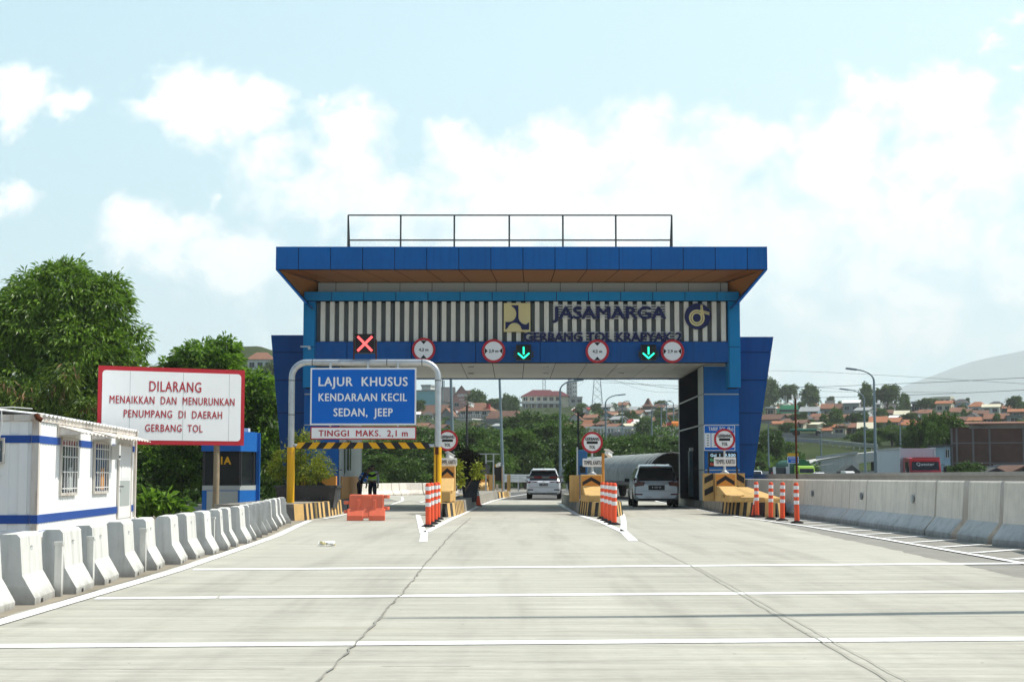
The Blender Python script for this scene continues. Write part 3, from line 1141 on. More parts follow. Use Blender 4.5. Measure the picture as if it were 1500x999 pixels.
m_green = glow('green_signal_lamps', (.02, .95, .52), 1.5)
m_redl = glow('red_signal_lamps', (1.0, .10, .10), 1.4)


def signal(px, py, hw, hh, D, label, red=False):
    x, z = XZ(px, py, D)
    k = D / F
    hw, hh = hw * k, hh * k
    e = empty('lane_signal', (x, D, z), label, 'lane signal', 'lane signals over the lanes')
    b = MB()
    b.box(-hw, hw, 0, .16, -hh, hh, m_black)
    fw = .028
    b.box(-hw, hw, -.06, .0 - .001, hh - fw, hh, m_black)
    b.box(-hw, -hw + fw, -.03, -.001, -hh, hh - fw - .001, m_dark)
    b.box(hw - fw, hw, -.03, -.001, -hh, hh - fw - .001, m_dark)
    b.box(-hw + fw, hw - fw, -.03, -.001, -hh, -hh + fw, m_dark)
    b.build('housing', e)
    s_ = MB()
    if red:
        for sg in (-1, 1):
            s_.obox((0, -.012 - .003 * sg, 0), (hw * 2.05, .01, hh * .24), m_redl, ry=sg * R(45))
    else:
        s_.obox((0, -.012, hh * .25), (hw * .2, .01, hh * .98), m_green)
        for sg in (-1, 1):
            s_.obox((sg * hw * .36, -.016 - .003 * sg, -hh * .40), (hw * 1.02, .01, hh * .19), m_green, ry=-sg * R(42))
    s_.build('lamp_symbol', e)
    return e, hw, hh


for px, lab in ((767, 'lane signal with a lit green arrow over the centre lane'), (950, 'lane signal with a lit green arrow over the right lane')):
    e, hw, hh = signal(px, 516.5, 11.3, 11.5, GD - .26, lab)
    b = MB()
    for q in (-1, 1):
        b.box(q * (hw + .05) - .03, q * (hw + .05) + .03, .02, .09, -hh * .6, hh * .2, m_dark)
    b.box(-.1, .1, .161, .315, -.15, .1, m_dark)
    b.build('bracket', e)

# ------------------------------------------------------------------ height limit portal before the left lane
PD = 45.9
xl, xr = GX(427, PD), GX(641.5, PD)
pcx = (xl + xr) / 2
por = empty('height_limit_portal', (pcx, PD, 0), 'grey pipe height limit portal with yellow sleeves spanning the left lane', 'portal')
hw = (xr - xl) / 2
zt = Z(531, PD)
p = MB()
rb = .44
arc = [(-hw, 0, .0), (-hw, 0, zt - rb)] + [(-hw + rb - rb * math.cos(a), 0, zt - rb + rb * math.sin(a)) for a in [i * math.pi / 16 for i in range(1, 9)]]
arc += [(hw - rb + rb * math.sin(a), 0, zt - rb + rb * math.cos(a)) for a in [i * math.pi / 16 for i in range(0, 9)]] + [(hw, 0, .0)]
p.tube(arc, .092, m_galv, 18)
for x, z in ((-hw, 4.0), (-hw, 3.0), (hw, 4.0)):
    p.lathe([(.098, -.012), (.098, .012)], m_dark, 18, (x, 0, z))
for x in (-hw * .72, hw * .3, hw * .78):
    p.tube([(x - .012, 0, zt), (x + .012, 0, zt)], .098, m_dark, 18)
p.build('pipe_frame', por, smooth=50)
for q in (-1, 1):
    sl = MB()
    sl.lathe([(.112, Z(737, PD)), (.112, Z(655, PD))], m_yellow, 20, (q * hw, 0, 0))
    sl.lathe([(.115, -.012), (.115, .012)], m_amberp, 20, (q * hw, 0, Z(664, PD)))
    so = sl.build('yellow_sleeve', por, smooth=50)
    bs = MB()
    bs.lathe([(.15, .0), (.15, .03), (.108, .05), (.108, Z(737, PD) - .01)], m_dark, 20, (q * hw, 0, 0))
    bs.build('base', por, smooth=40)
bl = MB()
z0, z1 = Z(657, PD), Z(648, PD)
zc = (z0 + z1) / 2
bl.tube([(-hw + .1, 0, zc), (hw - .1, 0, zc)], .045, m_galv, 10)
bo = bl.build('height_bar', por)
bar = MB()
xa, xb = GX(434, PD) - pcx, GX(631, PD) - pcx
nn = 18
wd = (xb - xa) / nn
hgt = (z1 - z0) / 2
for i in range(nn):
    a = xa + i * wd
    sk = .14 if i < 9 else -.14
    c_ = [(a - sk / 2 * 1, zc - hgt), (a + wd - sk / 2, zc - hgt), (a + wd + sk / 2, zc + hgt), (a + sk / 2, zc + hgt)]
    if i == 0:
        c_[0] = (a, zc - hgt)
    if i == nn - 1:
        c_[1] = (a + wd, zc - hgt)
    if i == 8:
        c_ = [(a - sk / 2, zc - hgt), (a + wd, zc - hgt), (a + wd, zc + hgt), (a + sk / 2, zc + hgt)]
    if i == 9:
        c_ = [(a, zc - hgt), (a + wd + .07, zc - hgt), (a + wd - .07, zc + hgt), (a, zc + hgt)]
    bar.prism(c_, -.065, -.047, m_yellow if i % 2 == 0 else m_black)
bar.build('hazard_stripes', bo)
cab = MB()
x = hw
cab.tube([(x - .02, -.14, 1.9), (x - .02, -.14, 1.25), (x - .02, -.14, .35)], .014, m_rust, 6)
cab.obox((x - .02, -.145, 1.95), (.1, .05, .22), m_rust)
cab.build('cable_box', por)


def panel_sign(name, px0, px1, py0, py1, D, label, face, rim, lines, txtm, rim_w=.035, group=None):
    x0, z1 = XZ(px0, py0, D)
    x1, z0 = XZ(px1, py1, D)
    cx, cz = (x0 + x1) / 2, (z0 + z1) / 2
    e = empty(name, (cx, D, cz), label, 'sign', group)
    w, h = (x1 - x0) / 2, (z1 - z0) / 2
    b = MB()
    b.box(-w, w, 0, .03, -h, h, rim)
    b.box(-w + rim_w, w - rim_w, -.006, -.001, -h + rim_w, h - rim_w, face)
    b.build('panel', e)
    t = MB()
    for (txt, cpx, cpy, wpx, hpx) in lines:
        tx, tz = XZ(cpx, cpy, D)
        t.text(txt, tx - cx, tz - cz, wpx * D / F, hpx * D / F, -.0152, txtm, bold=.0, space=1.12, fat=hpx * D / F * .035)
    t.build('lettering', e)
    return e


e = panel_sign('lane_sign', 455, 609.5, 539, 622.5, PD - .25, 'large blue sign reading LAJUR KHUSUS KENDARAAN KECIL SEDAN, JEEP hung under the portal', m_sblue, m_swhite,
               [('LAJUR  KHUSUS', 532, 558.5, 130, 13.5), ('KENDARAAN KECIL', 531.5, 581.5, 129, 11.5), ('SEDAN,  JEEP', 532, 603.5, 86, 12)], m_swhite, .045)
b = MB()
for q in (-.97, .13, 1.0):
    b.box(q - .03, q + .03, -0.002 + .034, .09, .5, 1.0, m_galv)
b.build('hanger', e)
e = panel_sign('lane_sign', 455, 609.5, 625, 643.5, PD - .25, 'narrow white sign reading TINGGI MAKS. 2,1 m under the large blue sign', m_swhite, m_sred,
               [('TINGGI  MAKS.  2,1 m', 532, 634.3, 130, 9.2)], m_sred, .03)
b = MB()
for q in (-.97, 1.0):
    b.box(q - .025, q + .025, .032, .07, -.1, .6, m_galv)
b.build('hanger', e)
e, sw, sh = signal(534.5, 503.5, 14.8, 14.2, PD - .05, 'lane signal with a lit red cross standing on the portal pipe', True)
b = MB()
for q in (-1, 1):
    b.box(q * (sw + .03) - .02, q * (sw + .03) + .02, .05, .1, zt - e.location.z + .05, .12, m_rust)
b.build('leg', e)

# ------------------------------------------------------------------ red bordered white sign on wooden posts
s0, s1 = Vector((GX(143, 43), 43)), Vector((GX(358, 45), 45))
mid = (s0 + s1) / 2
dv = s1 - s0
sw = dv.length
zb0, zt0 = Z(651.5, 44), Z(539, 44)
e = empty('warning_sign', (mid.x, mid.y, 0), 'large white sign with red border reading DILARANG on wooden posts behind the container office', 'sign', rz=math.atan2(dv.y, dv.x))


def rrect(w, h, r, cx=0, cz=0, n=6):
    o = []
    for (sx, sz, a0) in ((1, 1, 0), (-1, 1, 90), (-1, -1, 180), (1, -1, 270)):
        for i in range(n + 1):
            a = R(a0 + 90 * i / n)
            o.append((cx + sx * (w - r) + r * math.cos(a), cz + sz * (h - r) + r * math.sin(a)))
    return o


hc, hh = (zb0 + zt0) / 2, (zt0 - zb0) / 2
b = MB()
b.box(-sw / 2, sw / 2, 0, .04, zb0, zt0, m_sred)
b.prism(rrect(sw / 2 - .11, hh - .12, .1, 0, hc), -.006, -.001, m_swhite)
for u in (-.29, .07, .39):
    b.box(u * sw - .006, u * sw + .006, -.0075, -.004, zb0 + .13, zt0 - .13, m_band)
b.build('panel', e)
t = MB()
KX, KZ = sw / 215., 2 * hh / 112.
for txt, cpx, cpy, wpx, hpx in (('DILARANG', 254, 566.5, 76, 15.5), ('MENAIKKAN  DAN  MENURUNKAN', 251, 587, 183, 11.5), ('PENUMPANG  DI  DAERAH', 252, 606.8, 144, 11.2), ('GERBANG  TOL', 253, 627, 84, 11)):
    t.text(txt, (cpx - 250.5) * KX, hc - (cpy - 595.5) * KZ, wpx * KX, hpx * KZ, -.0152, m_sred, bold=.0, space=1.12, fat=hpx * KZ * .016)
t.build('lettering', e)
for u in (-.32, .315):
    p = MB()
    p.tube([(u * sw, .13, -.3), (u * sw + .02, .13, 1.2), (u * sw, .13, zt0 - .15)], [.095, .088, .08], m_wood, 10)
    p.build('post', e, smooth=50)
p = MB()
for z in (zb0 + .4, zt0 - .4):
    p.box(-sw / 2 + .1, sw / 2 - .1, .042, .09, z - .04, z + .04, m_galv)
p.build('frame_rail', e)


# ------------------------------------------------------------------ white container office
p0, p1 = Vector((GX(56, 31), 31)), Vector((GX(199, 42.5), 42.5))
dv = p1 - p0
CL = dv.length
co = empty('container_office', (p0.x, p0.y, 0), 'white container office with blue stripes, barred windows and rust streaks behind the barriers', 'site office', rz=math.atan2(dv.y, dv.x))
# local: x along the long side (away from camera), y to the left (into the container)
CW, CHt = 2.6, 2.42
b = MB()
n = 46
pts = []
for i in range(n):                        # shallow corrugation of the long wall
    a = .12 + (CL - .24) * i / n
    s_ = (CL - .24) / n
    pts += [(a, .0), (a + s_ * .4, .0), (a + s_ * .5, .012), (a + s_ * .9, .012)]
v = [(x, y, z) for z in (.12, CHt - .14) for x, y in pts]
m_ = len(pts)
b.add(v, [(i, i + 1, m_ + i + 1, m_ + i) for i in range(m_ - 1)], m_cont)
b.box(.02, CL - .02, .03, CW, .12, CHt - .1, m_cont)
# end wall facing the road, with deep ribs
for i in range(7):
    y = .18 + i * .36
    b.prism([(-.0, .14), (.018, .14), (.018, CHt - .14), (-.0, CHt - .14)], y, y + .17, m_cont)
b.build('wall', co)
for x in (0, CL):
    for y in (0, CW):
        b = MB()
        b.box(x - .04, x + .10, y - .04, y + .10, 0, CHt - .001, m_rustw)
        for z in (0, CHt - .1):
            b.box(x - .06, x + .13, y - .06, y + .13, z, z + .12, m_rustw)
        b.build('corner_post', co, bevel=.008)
b = MB()
b.box(.131, CL - .07, -.03, .1, CHt - .13, CHt + .0, m_rustw)
b.box(.131, CL - .07, -.03, .1, .0, .12, m_cont)
b.box(-.03, .1, .131, CW - .07, CHt - .13, CHt, m_rustw)
b.box(-.03, .1, .131, CW - .07, 0, .12, m_cont)
b.build('rail', co)
# corrugated sheet roof with a scalloped edge
b = MB()
n = 120
v = []
for i in range(n + 1):
    x = .15 + (CL - .1) * i / n
    w = .03 * math.sin(i * math.pi / 2)
    v += [(x, -.08, CHt + .0 + w), (x, 1.4, CHt + .16 + w), (x, CW + .1, CHt + .02 + w)]
b.add(v, [(3 * i + j, 3 * i + 3 + j, 3 * i + 4 + j, 3 * i + 1 + j) for i in range(n) for j in range(2)], m_cont)
b.build('roof', co, smooth=60)
st = MB()
for z, hgt in ((1.86, .15), (.28, .17)):
    st.box(-.062 if 0 else -.02, CL - .1, -.009, -.002, z, z + hgt, m_stripe) if z < 1 else None
    if z > 1:
        for xa, xb in ((.105, 2.55), (3.85, 5.55), (6.75, 7.6), (8.15, 8.5), (9.7, CL - .1)):
            st.box(xa, xb, -.010, -.002, z, z + hgt, m_stripe)
    st.box(-.012, -.004, .12, CW - .1, z, z + hgt, m_stripe)
    st.box(-.0445, .104, -.0475, -.041, z + .002, z + hgt - .002, m_stripe)
    st.box(-.0475, -.041, -.04, .104, z + .002, z + hgt - .002, m_stripe)
st.box(.105, 1.0, -.0095, -.002, .02, .13, m_stripe)
st.build('stripe', co)


def at_px(px):
    """distance along the long wall seen at photo column px"""
    best = min(range(0, 1160), key=lambda i: abs(750 + F * (p0.x + dv.x * i / 1150.) / (p0.y + dv.y * i / 1150.) - px))
    return best / 1150. * CL


for pa, pb in ((90, 112.5), (139, 158.5)):
    xa, xb = at_px(pa), at_px(pb)
    w = MB()
    w.box(xa - .06, xb + .06, -.05, -.004, .80, .86, m_rustw)
    w.box(xa - .06, xb + .06, -.05, -.004, 1.97, 2.03, m_rustw)
    w.box(xa - .06, xa, -.05, -.004, .861, 1.969, m_rustw)
    w.box(xb, xb + .06, -.05, -.004, .861, 1.969, m_rustw)
    wo = w.build('window', co)
    w = MB()
    w.box(xa, xb, -.016, -.003, .86, 1.97, m_tint)
    w.box(xa + (xb - xa) * .5, xa + (xb - xa) * .72, -.019, -.0165, .9, 1.4, m_amberp if pa > 120 else m_band)
    w.build('glass', wo)
    w = MB()
    for i in range(6):
        x = xa + (xb - xa) * (i + .5) / 6
        w.tube([(x, -.075, .83), (x, -.075, 2.0)], .010, m_white, 6)
    for z in (.95, 1.3, 1.62, 1.85):
        w.box(xa - .03, xb + .03, -.072, -.06, z - .012, z + .012, m_white)
    w.build('bars', wo)
    w = MB()                              # little corrugated awning
    n = 24
    v = []
    for i in range(n + 1):
        x = xa - .35 + (xb - xa + .9) * i / n
        q = .022 * math.sin(i * math.pi / 2)
        v += [(x, -.01, 2.26 + q), (x, -.58, 2.10 + q)]
    w.add(v, [(2 * i, 2 * i + 1, 2 * i + 3, 2 * i + 2) for i in range(n)], m_rustw)
    w.add([(xa - .33, -.01, 2.24), (xa - .33, -.56, 2.09), (xa - .33, -.01, 2.06)], [(0, 1, 2)], m_rustw)
    w.build('awning', co, smooth=60)
xa, xb = at_px(174.5), at_px(192)
w = MB()
w.box(xa - .07, xa, -.045, -.004, .1, 2.05, m_rustw)
w.box(xb, xb + .07, -.045, -.004, .1, 2.05, m_rustw)
w.box(xa, xb, -.045, -.004, 1.98, 2.05, m_rustw)
w.box(xa, xb, -.03, -.003, .14, 1.98, m_cont)
do = w.build('door', co)
w = MB()
w.box(xa + .35, xb - .3, -.036, -.031, 1.15, 1.5, m_swhite)
w.box(xa + .2, xb - .15, -.035, -.031, .45, 1.1, m_band)
w.build('notice', do)
w = MB()
w.tube([(xa + .12, -.03, .95), (xa + .12, -.10, .95), (xa + .3, -.10, .95)], .015, m_dark, 6)
w.build('handle', do)
w = MB()
n = 24
v = []
for i in range(n + 1):
    x = xa - .4 + (xb - xa + .9) * i / n
    q = .022 * math.sin(i * math.pi / 2)
    v += [(x, -.01, 2.27 + q), (x, -.46, 2.13 + q)]
w.add(v, [(2 * i, 2 * i + 1, 2 * i + 3, 2 * i + 2) for i in range(n)], m_rustw)
w.build('awning', co, smooth=60)
w = MB()
w.box(at_px(165) - .12, at_px(165) + .12, -.2, -.012, 1.62, 1.98, m_white)
w.box(at_px(165) - .1, at_px(165) + .1, -.206, -.2, 1.66, 1.72, m_dark)
w.build('wall_lamp', co)
w = MB()                                  # meter box and its wiring on the end wall
w.box(-.10, -.006, .62, .90, 1.45, 1.96, m_rustw)
w.box(-.107, -.101, .65, .87, 1.49, 1.90, m_tint)
w.lathe([(.05, -.02), (.06, .08), (.03, .14)], m_white, 10, (-.12, .75, 1.66))
w.tube([(-.05, .7, 2.5), (-.07, .68, 2.2), (-.06, .72, 1.96)], .012, m_white, 6)
w.tube([(-.05, .75, 1.45), (-.07, .8, 1.3), (-.05, .66, 1.22), (-.06, .86, 1.2)], .012, m_white, 6)
w.build('meter_box', co)
w = MB()
w.tube([(-.08, .02, 2.42), (-.10, -.02, 2.35), (-.08, -.1, 2.30)], .05, m_rust, 8)
w.tube([(-.06, .1, 2.53), (-.07, .5, 2.56), (-.06, 1.2, 2.52)], .012, m_white, 6)
w.build('cable_gland', co)

# ------------------------------------------------------------------ blue booth 1A
e = empty('toll_booth', (GX(339, 52), 52, 0), 'small blue toll booth with dark windows and yellow 1A behind the white barriers', 'toll booth')
k = F / 52
xa, xm, xb = -41 / k, 14 / k, 28 / k


def bz(py):
    return Z(py, 52)


bd = [(xa, 0), (xm, 0), (xb, .9), (xb, 1.9), (xa, 1.9)]
ins = [(xa + .04, .05), (xm - .02, .05), (xb - .05, .92), (xb - .05, 1.85), (xa + .04, 1.85)]
b = MB()
b.vprism(bd, 0, bz(718), m_booth)
b.build('base', e)
b = MB()
b.vprism(bd, bz(718) + .003, bz(711), m_band)
for pa, pb in ((305, 321), (322, 350)):
    b.box((pa - 339) / k, (pb - 339) / k, -.02, -.003, .1, bz(719), m_band)
b.build('panel', e)
b = MB()
b.vprism(ins, bz(711) + .003, bz(661), m_glass)
for (x, y) in ((xa + .04, .04), (xm, .02), (xb - .04, .92)):
    b.box(x - .04, x + .04, y - .01, y + .07, bz(711) + .002, bz(661) - .002, m_dark)
b.build('window', e)
b = MB()
b.vprism([(x * 1.04, y - .04 if y < 1 else y + .05) for x, y in bd], bz(661) + .003, bz(632), m_booth)
b.box(xb - .45, xb - .2, .8, 1.2, bz(632), bz(626), m_white)
b.build('roof', e)
b = MB()
b.box(xb - .01, xb + .12, 1.3, 1.42, 0, bz(633), m_booth)
b.build('side_post', e)
b = MB()
b.text('1A', (332 - 339) / k, bz(674), 15 / k, 11 / k, -.012 + .05, m_yellow, bold=.03)
b.build('lettering', e)

# ------------------------------------------------------------------ barrier rows
def nj_mesh(name, ln, h, wb, wt, m_top, m_base, foot, lug=True, chamfer=.03):
    """one safety-shape barrier: road face towards +x, along y, base centre at origin"""
    hb = wb / 2
    k1, k2 = h * .10, h * foot
    xk = hb - (wb - wt) * .5 * .82
    prof_ = [(-hb, 0), (hb, 0), (hb, k1), (xk, k2), (wt / 2, h - chamfer), (wt / 2 - chamfer, h), (-wt / 2 + chamfer, h), (-wt / 2, h - chamfer), (-xk, k2), (-hb, k1)]
    b = MB()
    n = len(prof_)
    v = [(x, -ln / 2, z) for x, z in prof_] + [(x, ln / 2, z) for x, z in prof_]
    for i in range(n):
        j = (i + 1) % n
        lower = max(prof_[i][1], prof_[j][1]) <= k2 + 1e-6
        b.add([v[i], v[j], v[n + j], v[n + i]], [(0, 1, 2, 3)], m_base if lower else m_top)
    b.add(v[:n], [tuple(range(n))], m_top)
    b.add(v[n:], [tuple(range(n))], m_top)
    if lug:
        zz = h * .78
        xw = xk + (wt / 2 - xk) * ((zz - k2) / (h - k2))
        b.box(xw - .02, xw + .004, -.045, .045, zz - .02, zz + .02, m_foot if m_top is m_barrier else m_back)
        b.box(xw + .004, xw + .012, -.06, .06, zz + .02, zz + .03, m_top)
        b.box(hb - .02, hb + .003, -ln * .16 - .05, -ln * .16 + .05, 0.005, .045, m_black)
    return b


proto_l = nj_mesh('barrier', 1.0, .66, .50, .20, m_barrier, m_barrier, .42)
lb = proto_l.build('concrete_barrier', bevel=.012)
lbl = MB()
path = [(-4.75, 11), (-4.72, 14), (-4.78, 18), (-4.86, 22), (-4.95, 26), (-5.12, 30), (-5.42, 34), (-5.80, 38), (-6.1, 42)]


def along(path, s):
    for (a, b_), (c, d) in zip(path, path[1:]):
        ln = math.hypot(c - a, d - b_)
        if s <= ln:
            t = s / ln
            return a + (c - a) * t, b_ + (d - b_) * t, math.atan2(d - b_, c - a) - math.pi / 2
        s -= ln
    return None


i = 0
s_ = 1.6
while True:
    q = along(path, s_)
    if q is None or i > 23:
        break
    o = lb if i == 0 else copy_tree(lb)
    o.location = (q[0] + random.uniform(-.03, .03), q[1], 0)
    o.rotation_euler = (0, 0, q[2] + R(random.uniform(-2.2, 2.2)) + R(4))
    tag(o, '%s pale concrete barrier from the near end of the left barrier row' % ORD[i], 'barrier', 'pale concrete barriers along the left edge line')
    s_ += 1.36
    i += 1
pb = MB()
pb.box(-.035, .035, -.035, .035, 0, .52, m_barrier)
pb.box(-.045, .045, -.045, .045, .52, .55, m_barrier)
ps = pb.build('marker_post')
for j, px in enumerate((92, 138, 214, 314)):
    D = (15.9, 17.3, 20.0, 25.5)[j]
    o = ps if j == 0 else copy_tree(ps)
    o.location = (GX(px, D), D, 0)
    tag(o, 'short grey post in a gap of the left barrier row, %s from the near end' % ORD[j], 'post', 'short posts between the left barriers')

proto_r = nj_mesh('barrier', 2.03, 1.12, .78, .24, m_barrier2, m_foot, .34, False)
rb = proto_r.build('median_barrier', bevel=.015)
KIDS[rb.name] = []
for i in range(21):
    o = rb if i == 0 else copy_tree(rb)
    y = 29.4 + i * 2.08
    if i == 0:
        y -= .2
    o.location = (8.86 + random.uniform(-.015, .015), y, 0)
    o.rotation_euler = (0, 0, math.pi + R(random.uniform(-1.2, 1.2)))
    tag(o, '%s tall weathered barrier from the near straight end of the right row' % ORD[i], 'barrier', 'tall concrete barriers along the right edge')
for j, (x, y, a, t) in enumerate(((8.95, 26.9, 14, 'turned out of line just before the straight right row'), (8.75, 24.9, -9, 'with its end turned to the camera near the right frame edge'), (8.95, 22.6, 6, 'closest to the right frame edge with a rod in its side'))):
    o = copy_tree(rb)
    o.location = (x, y, 0)
    o.rotation_euler = (0, 0, math.pi + R(a))
    o.scale = (1, .8, 1)
    tag(o, 'tall weathered barrier ' + t, 'barrier', 'tall concrete barriers along the right edge')
# patched lifting holes on some of them
for j, px, D in ((0, 1180, 45.6), (1, 1242, 39.2), (2, 1298, 34.2)):
    h = MB()
    h.disc(0, 0, .09, -.02, .01, m_band if j == 2 else m_back, 16)
    o = h.build('lifting_hole_plug', None, (8.86 - .185, D, .72), rot=(0, R(5), -math.pi / 2))
    tag(o, 'round mortar plug in the %s' % ('nearest plugged barrier of the right row', 'middle plugged barrier of the right row', 'farthest plugged barrier of the right row')[2 - j], 'plug', 'round plugs in the right barriers')
w = MB()
w.box(9.75, 9.98, 8, 130, 0, 1.22, m_cement)
w.box(9.70, 10.03, 8, 130, 1.22, 1.30, m_cement)
tag(w.build('median_wall'), 'long continuous grey concrete wall behind the tall right barriers', 'wall')

# ------------------------------------------------------------------ lane islands with striped kerbs
def island(name, outline, h, label, stripes, mtop=m_kerb):
    """outline in order from the far-left round the nose; stripes = [(index range of outline edges)] painted"""
    e = empty(name, (outline[0][0], outline[0][1], 0), label, 'traffic island', 'kerbed islands between the toll lanes')
    ox_, oy_ = outline[0]
    P = [(x - ox_, y - oy_) for x, y in outline]
    cx = sum(p[0] for p in P) / len(P)
    cy = sum(p[1] for p in P) / len(P)
    b = MB()
    b.vprism([(cx + (x - cx) * .985, cy + (y - cy) * .998) for x, y in P], 0, h, mtop)
    b.build('body', e, bevel=.03)
    kb = MB()
    for i, (a, c) in enumerate(zip(P, P[1:])):
        ln = math.hypot(c[0] - a[0], c[1] - a[1])
        n = max(1, round(ln / .36))
        nx, ny = (c[1] - a[1]) / ln, -(c[0] - a[0]) / ln
        if (cx - a[0]) * nx + (cy - a[1]) * ny > 0:
            nx, ny = -nx, -ny
        for j in range(n):
            t0, t1 = j / n, (j + 1) / n
            q0 = (a[0] + (c[0] - a[0]) * t0, a[1] + (c[1] - a[1]) * t0)
            q1 = (a[0] + (c[0] - a[0]) * t1, a[1] + (c[1] - a[1]) * t1)
            lo0, lo1 = (q0[0] + nx * .05, q0[1] + ny * .05), (q1[0] + nx * .05, q1[1] + ny * .05)
            m_ = (m_kamber if j % 2 else m_kblack) if i in stripes else m_kerb
            kb.add([(*lo0, .0), (*lo1, .0), (*q1, h + .012), (*q0, h + .012)], [(0, 1, 2, 3)], m_)
            i0, i1 = (q0[0] - nx * .16, q0[1] - ny * .16), (q1[0] - nx * .16, q1[1] - ny * .16)
            kb.add([(*q0, h + .012), (*q1, h + .012), (*i1, h + .013), (*i0, h + .013)], [(0, 1, 2, 3)], m_)
    kb.build('kerb', e)
    return e


island('lane_island', [(7.25, 72), (7.15, 60), (6.95, 52), (6.98, 49), (7.25, 47.1), (7.8, 46.7), (8.4, 48.5), (8.55, 60), (8.55, 72)], .42,
       'kerbed island right of the right lane carrying the gate column', {2, 3, 4, 5})
island('lane_island', [(2.3, 72), (2.22, 56), (2.2, 51), (2.35, 48.3), (2.7, 47), (3.1, 47.2), (3.4, 49), (3.42, 58), (3.4, 72)], .42,
       'kerbed island between the centre lane and the right lane', {2, 3, 4, 5, 6})
island('lane_island', [(-2.1, 96), (-2.25, 70), (-2.3, 50), (-2.2, 47.5), (-2.0, 46.6), (-1.75, 48.2), (-1.62, 53), (-1.5, 63), (-1.3, 72), (-.55, 96)], .40,
       'long kerbed island between the left lane and the centre lane', {1, 2, 3, 4, 5})
kb = island('lane_island', [(-1.95, 97), (-1.6, 90), (-.85, 87.5), (-.45, 89), (-.2, 92.5), (-.1, 97)], .34, 'far striped end of the island beside the centre lane beyond the gate', {0, 1, 2, 3})
island('lane_island', [(-8.1, 42.9), (-6.2, 42.9), (-5.75, 43.5), (-5.6, 47.5), (-5.55, 51.2), (-5.75, 51.9), (-8.1, 52)], .44, 'kerbed island on the far left under the stone planter', {1, 2, 3, 4})
island('lane_island', [(-9, 57), (-5.95, 57), (-5.85, 58), (-5.85, 68), (-9, 68)], .32, 'kerbed island under the left gate column and booth', set())


# crash blocks with chevrons
def chevron(mb, cx, z0, w, h, y, m, t=.34):
    """upward pointing arrow stripe"""
    for q in (-1, 1):
        mb.add([(cx, y, z0 + h), (cx + q * w / 2, y, z0 + h * (1 - t) * .5 - h * .0), (cx + q * w / 2, y, z0 - h * .0), (cx, y, z0 + h * (1 - t))], [(0, 1, 2, 3)], m)


def crash_block(px0, px1, py_top, py_mid, py_bot, D, label, wedge=1.6, panels_=None, group='amber crash blocks with black chevrons'):
    x0, x1 = GX(px0, D), GX(px1, D)
    cx = (x0 + x1) / 2
    w = (x1 - x0)
    zb = .42
    zt, zm = Z(py_top, D), Z(py_mid, D)
    e = empty('crash_block', (cx, D, zb), label, 'crash block', group)
    b = MB()
    b.box(-w / 2, w / 2, 0, .5, 0, zt - zb, m_amber)
    b.build('block', e, bevel=.02)
    f_ = MB()
    f_.box(-w / 2 + .03, w / 2 - .03, -.012, -.003, zm - zb + .01, zt - zb - .05, m_amberp)
    hz_ = zt - zm - .10
    for q in (-1, 1):
        f_.add([(0, -.016, zt - zb - .07), (q * (w / 2 - .05), -.016, zm - zb + hz_ * .50), (q * (w / 2 - .05), -.016, zm - zb + hz_ * .06), (0, -.016, zt - zb - .07 - hz_ * .46)], [(0, 1, 2, 3)], m_black)
    f_.build('chevron_panel', e)
    s_ = MB()
    h = zm - zb
    s_.vprism([(-w * .5, 0), (w * .5, 0), (w * .5, -wedge * .35), (w * .28, -wedge), (-w * .28, -wedge), (-w * .5, -wedge * .35)][::-1], 0, h * .45, m_amber)
    s_.xprism([(-.002, h * .45), (-.002, h), (-wedge * .25, h * .98), (-wedge * .98, h * .45)], -w * .44, w * .44, m_amber)
    s_.build('wedge', e, bevel=.025)
    return e, w, zt - zb, zm - zb


e, w, h, hm = crash_block(644, 667, 682, 700, 742, 49.6, 'amber crash block with black chevron behind the yellow portal leg', .9)
e, w, h, hm = crash_block(850.5, 881, 695, 712, 744, 50.2, 'amber crash block with black chevron below the centre lane TOL sign', 1.9)
b = MB()
b.box(-w / 2 - .35, -w / 2 - .03, .3, .4, -.02, h * .98, m_amber)
b.build('side_panel', e)
e, w, h, hm = crash_block(1046, 1077, 693, 712, 742, 50.5, 'amber crash block with black chevron and long sloping nose before the right column', 2.3)
for q, ww in ((-1, .34), (1, .30)):
    b = MB()
    xa = q * (w / 2 + .02)
    xb = q * (w / 2 + ww)
    b.box(min(xa, xb), max(xa, xb), .12, .45, 0, h, m_amber)
    x0_, x1_ = min(xa, xb) + .02, max(xa, xb) - .02
    for z in (h * .18, h * .62):
        za, zc_ = (z, z + .14) if q < 0 else (z + .14, z)
        b.add([(x0_, .112, za), (x1_, .112, zc_), (x1_, .112, zc_ + .2), (x0_, .112, za + .2)], [(0, 1, 2, 3)], m_black)
    b.build('side_panel', e)
# the right one has a long low nose running to the right
b = MB()
P = [(-w * .5, -.2), (w * .5, -.2), (w * .5 + .95, -2.9), (w * .5 + .4, -3.15), (-w * .48, -1.7)]
b.vprism(P[::-1], -.0, hm * .30, m_amber)
b.vprism([P[0], P[1], P[2], P[3], P[4]][::-1], hm * .302, hm * .95, m_amber, top=[(-w * .46, -.22), (w * .46, -.22), (w * .5 + .3, -.7), (w * .3, -.75), (-w * .4, -.6)][::-1])
b.build('nose', e, bevel=.03)
e, w, h, hm = crash_block(700.5, 716, 695, 706, 722, 90.5, 'distant amber crash block with chevron on the far end of the long island', .8)
b = MB()
b.box(w / 2 + .02, w / 2 + .35, -.1, .4, -.05, h, m_amber)
b.build('side_panel', e)
b = MB()
b.box(w / 2 + 1.05, w / 2 + 1.25, -.1, .3, -.05, h * 1.0, m_amber)
b.build('side_panel', e)


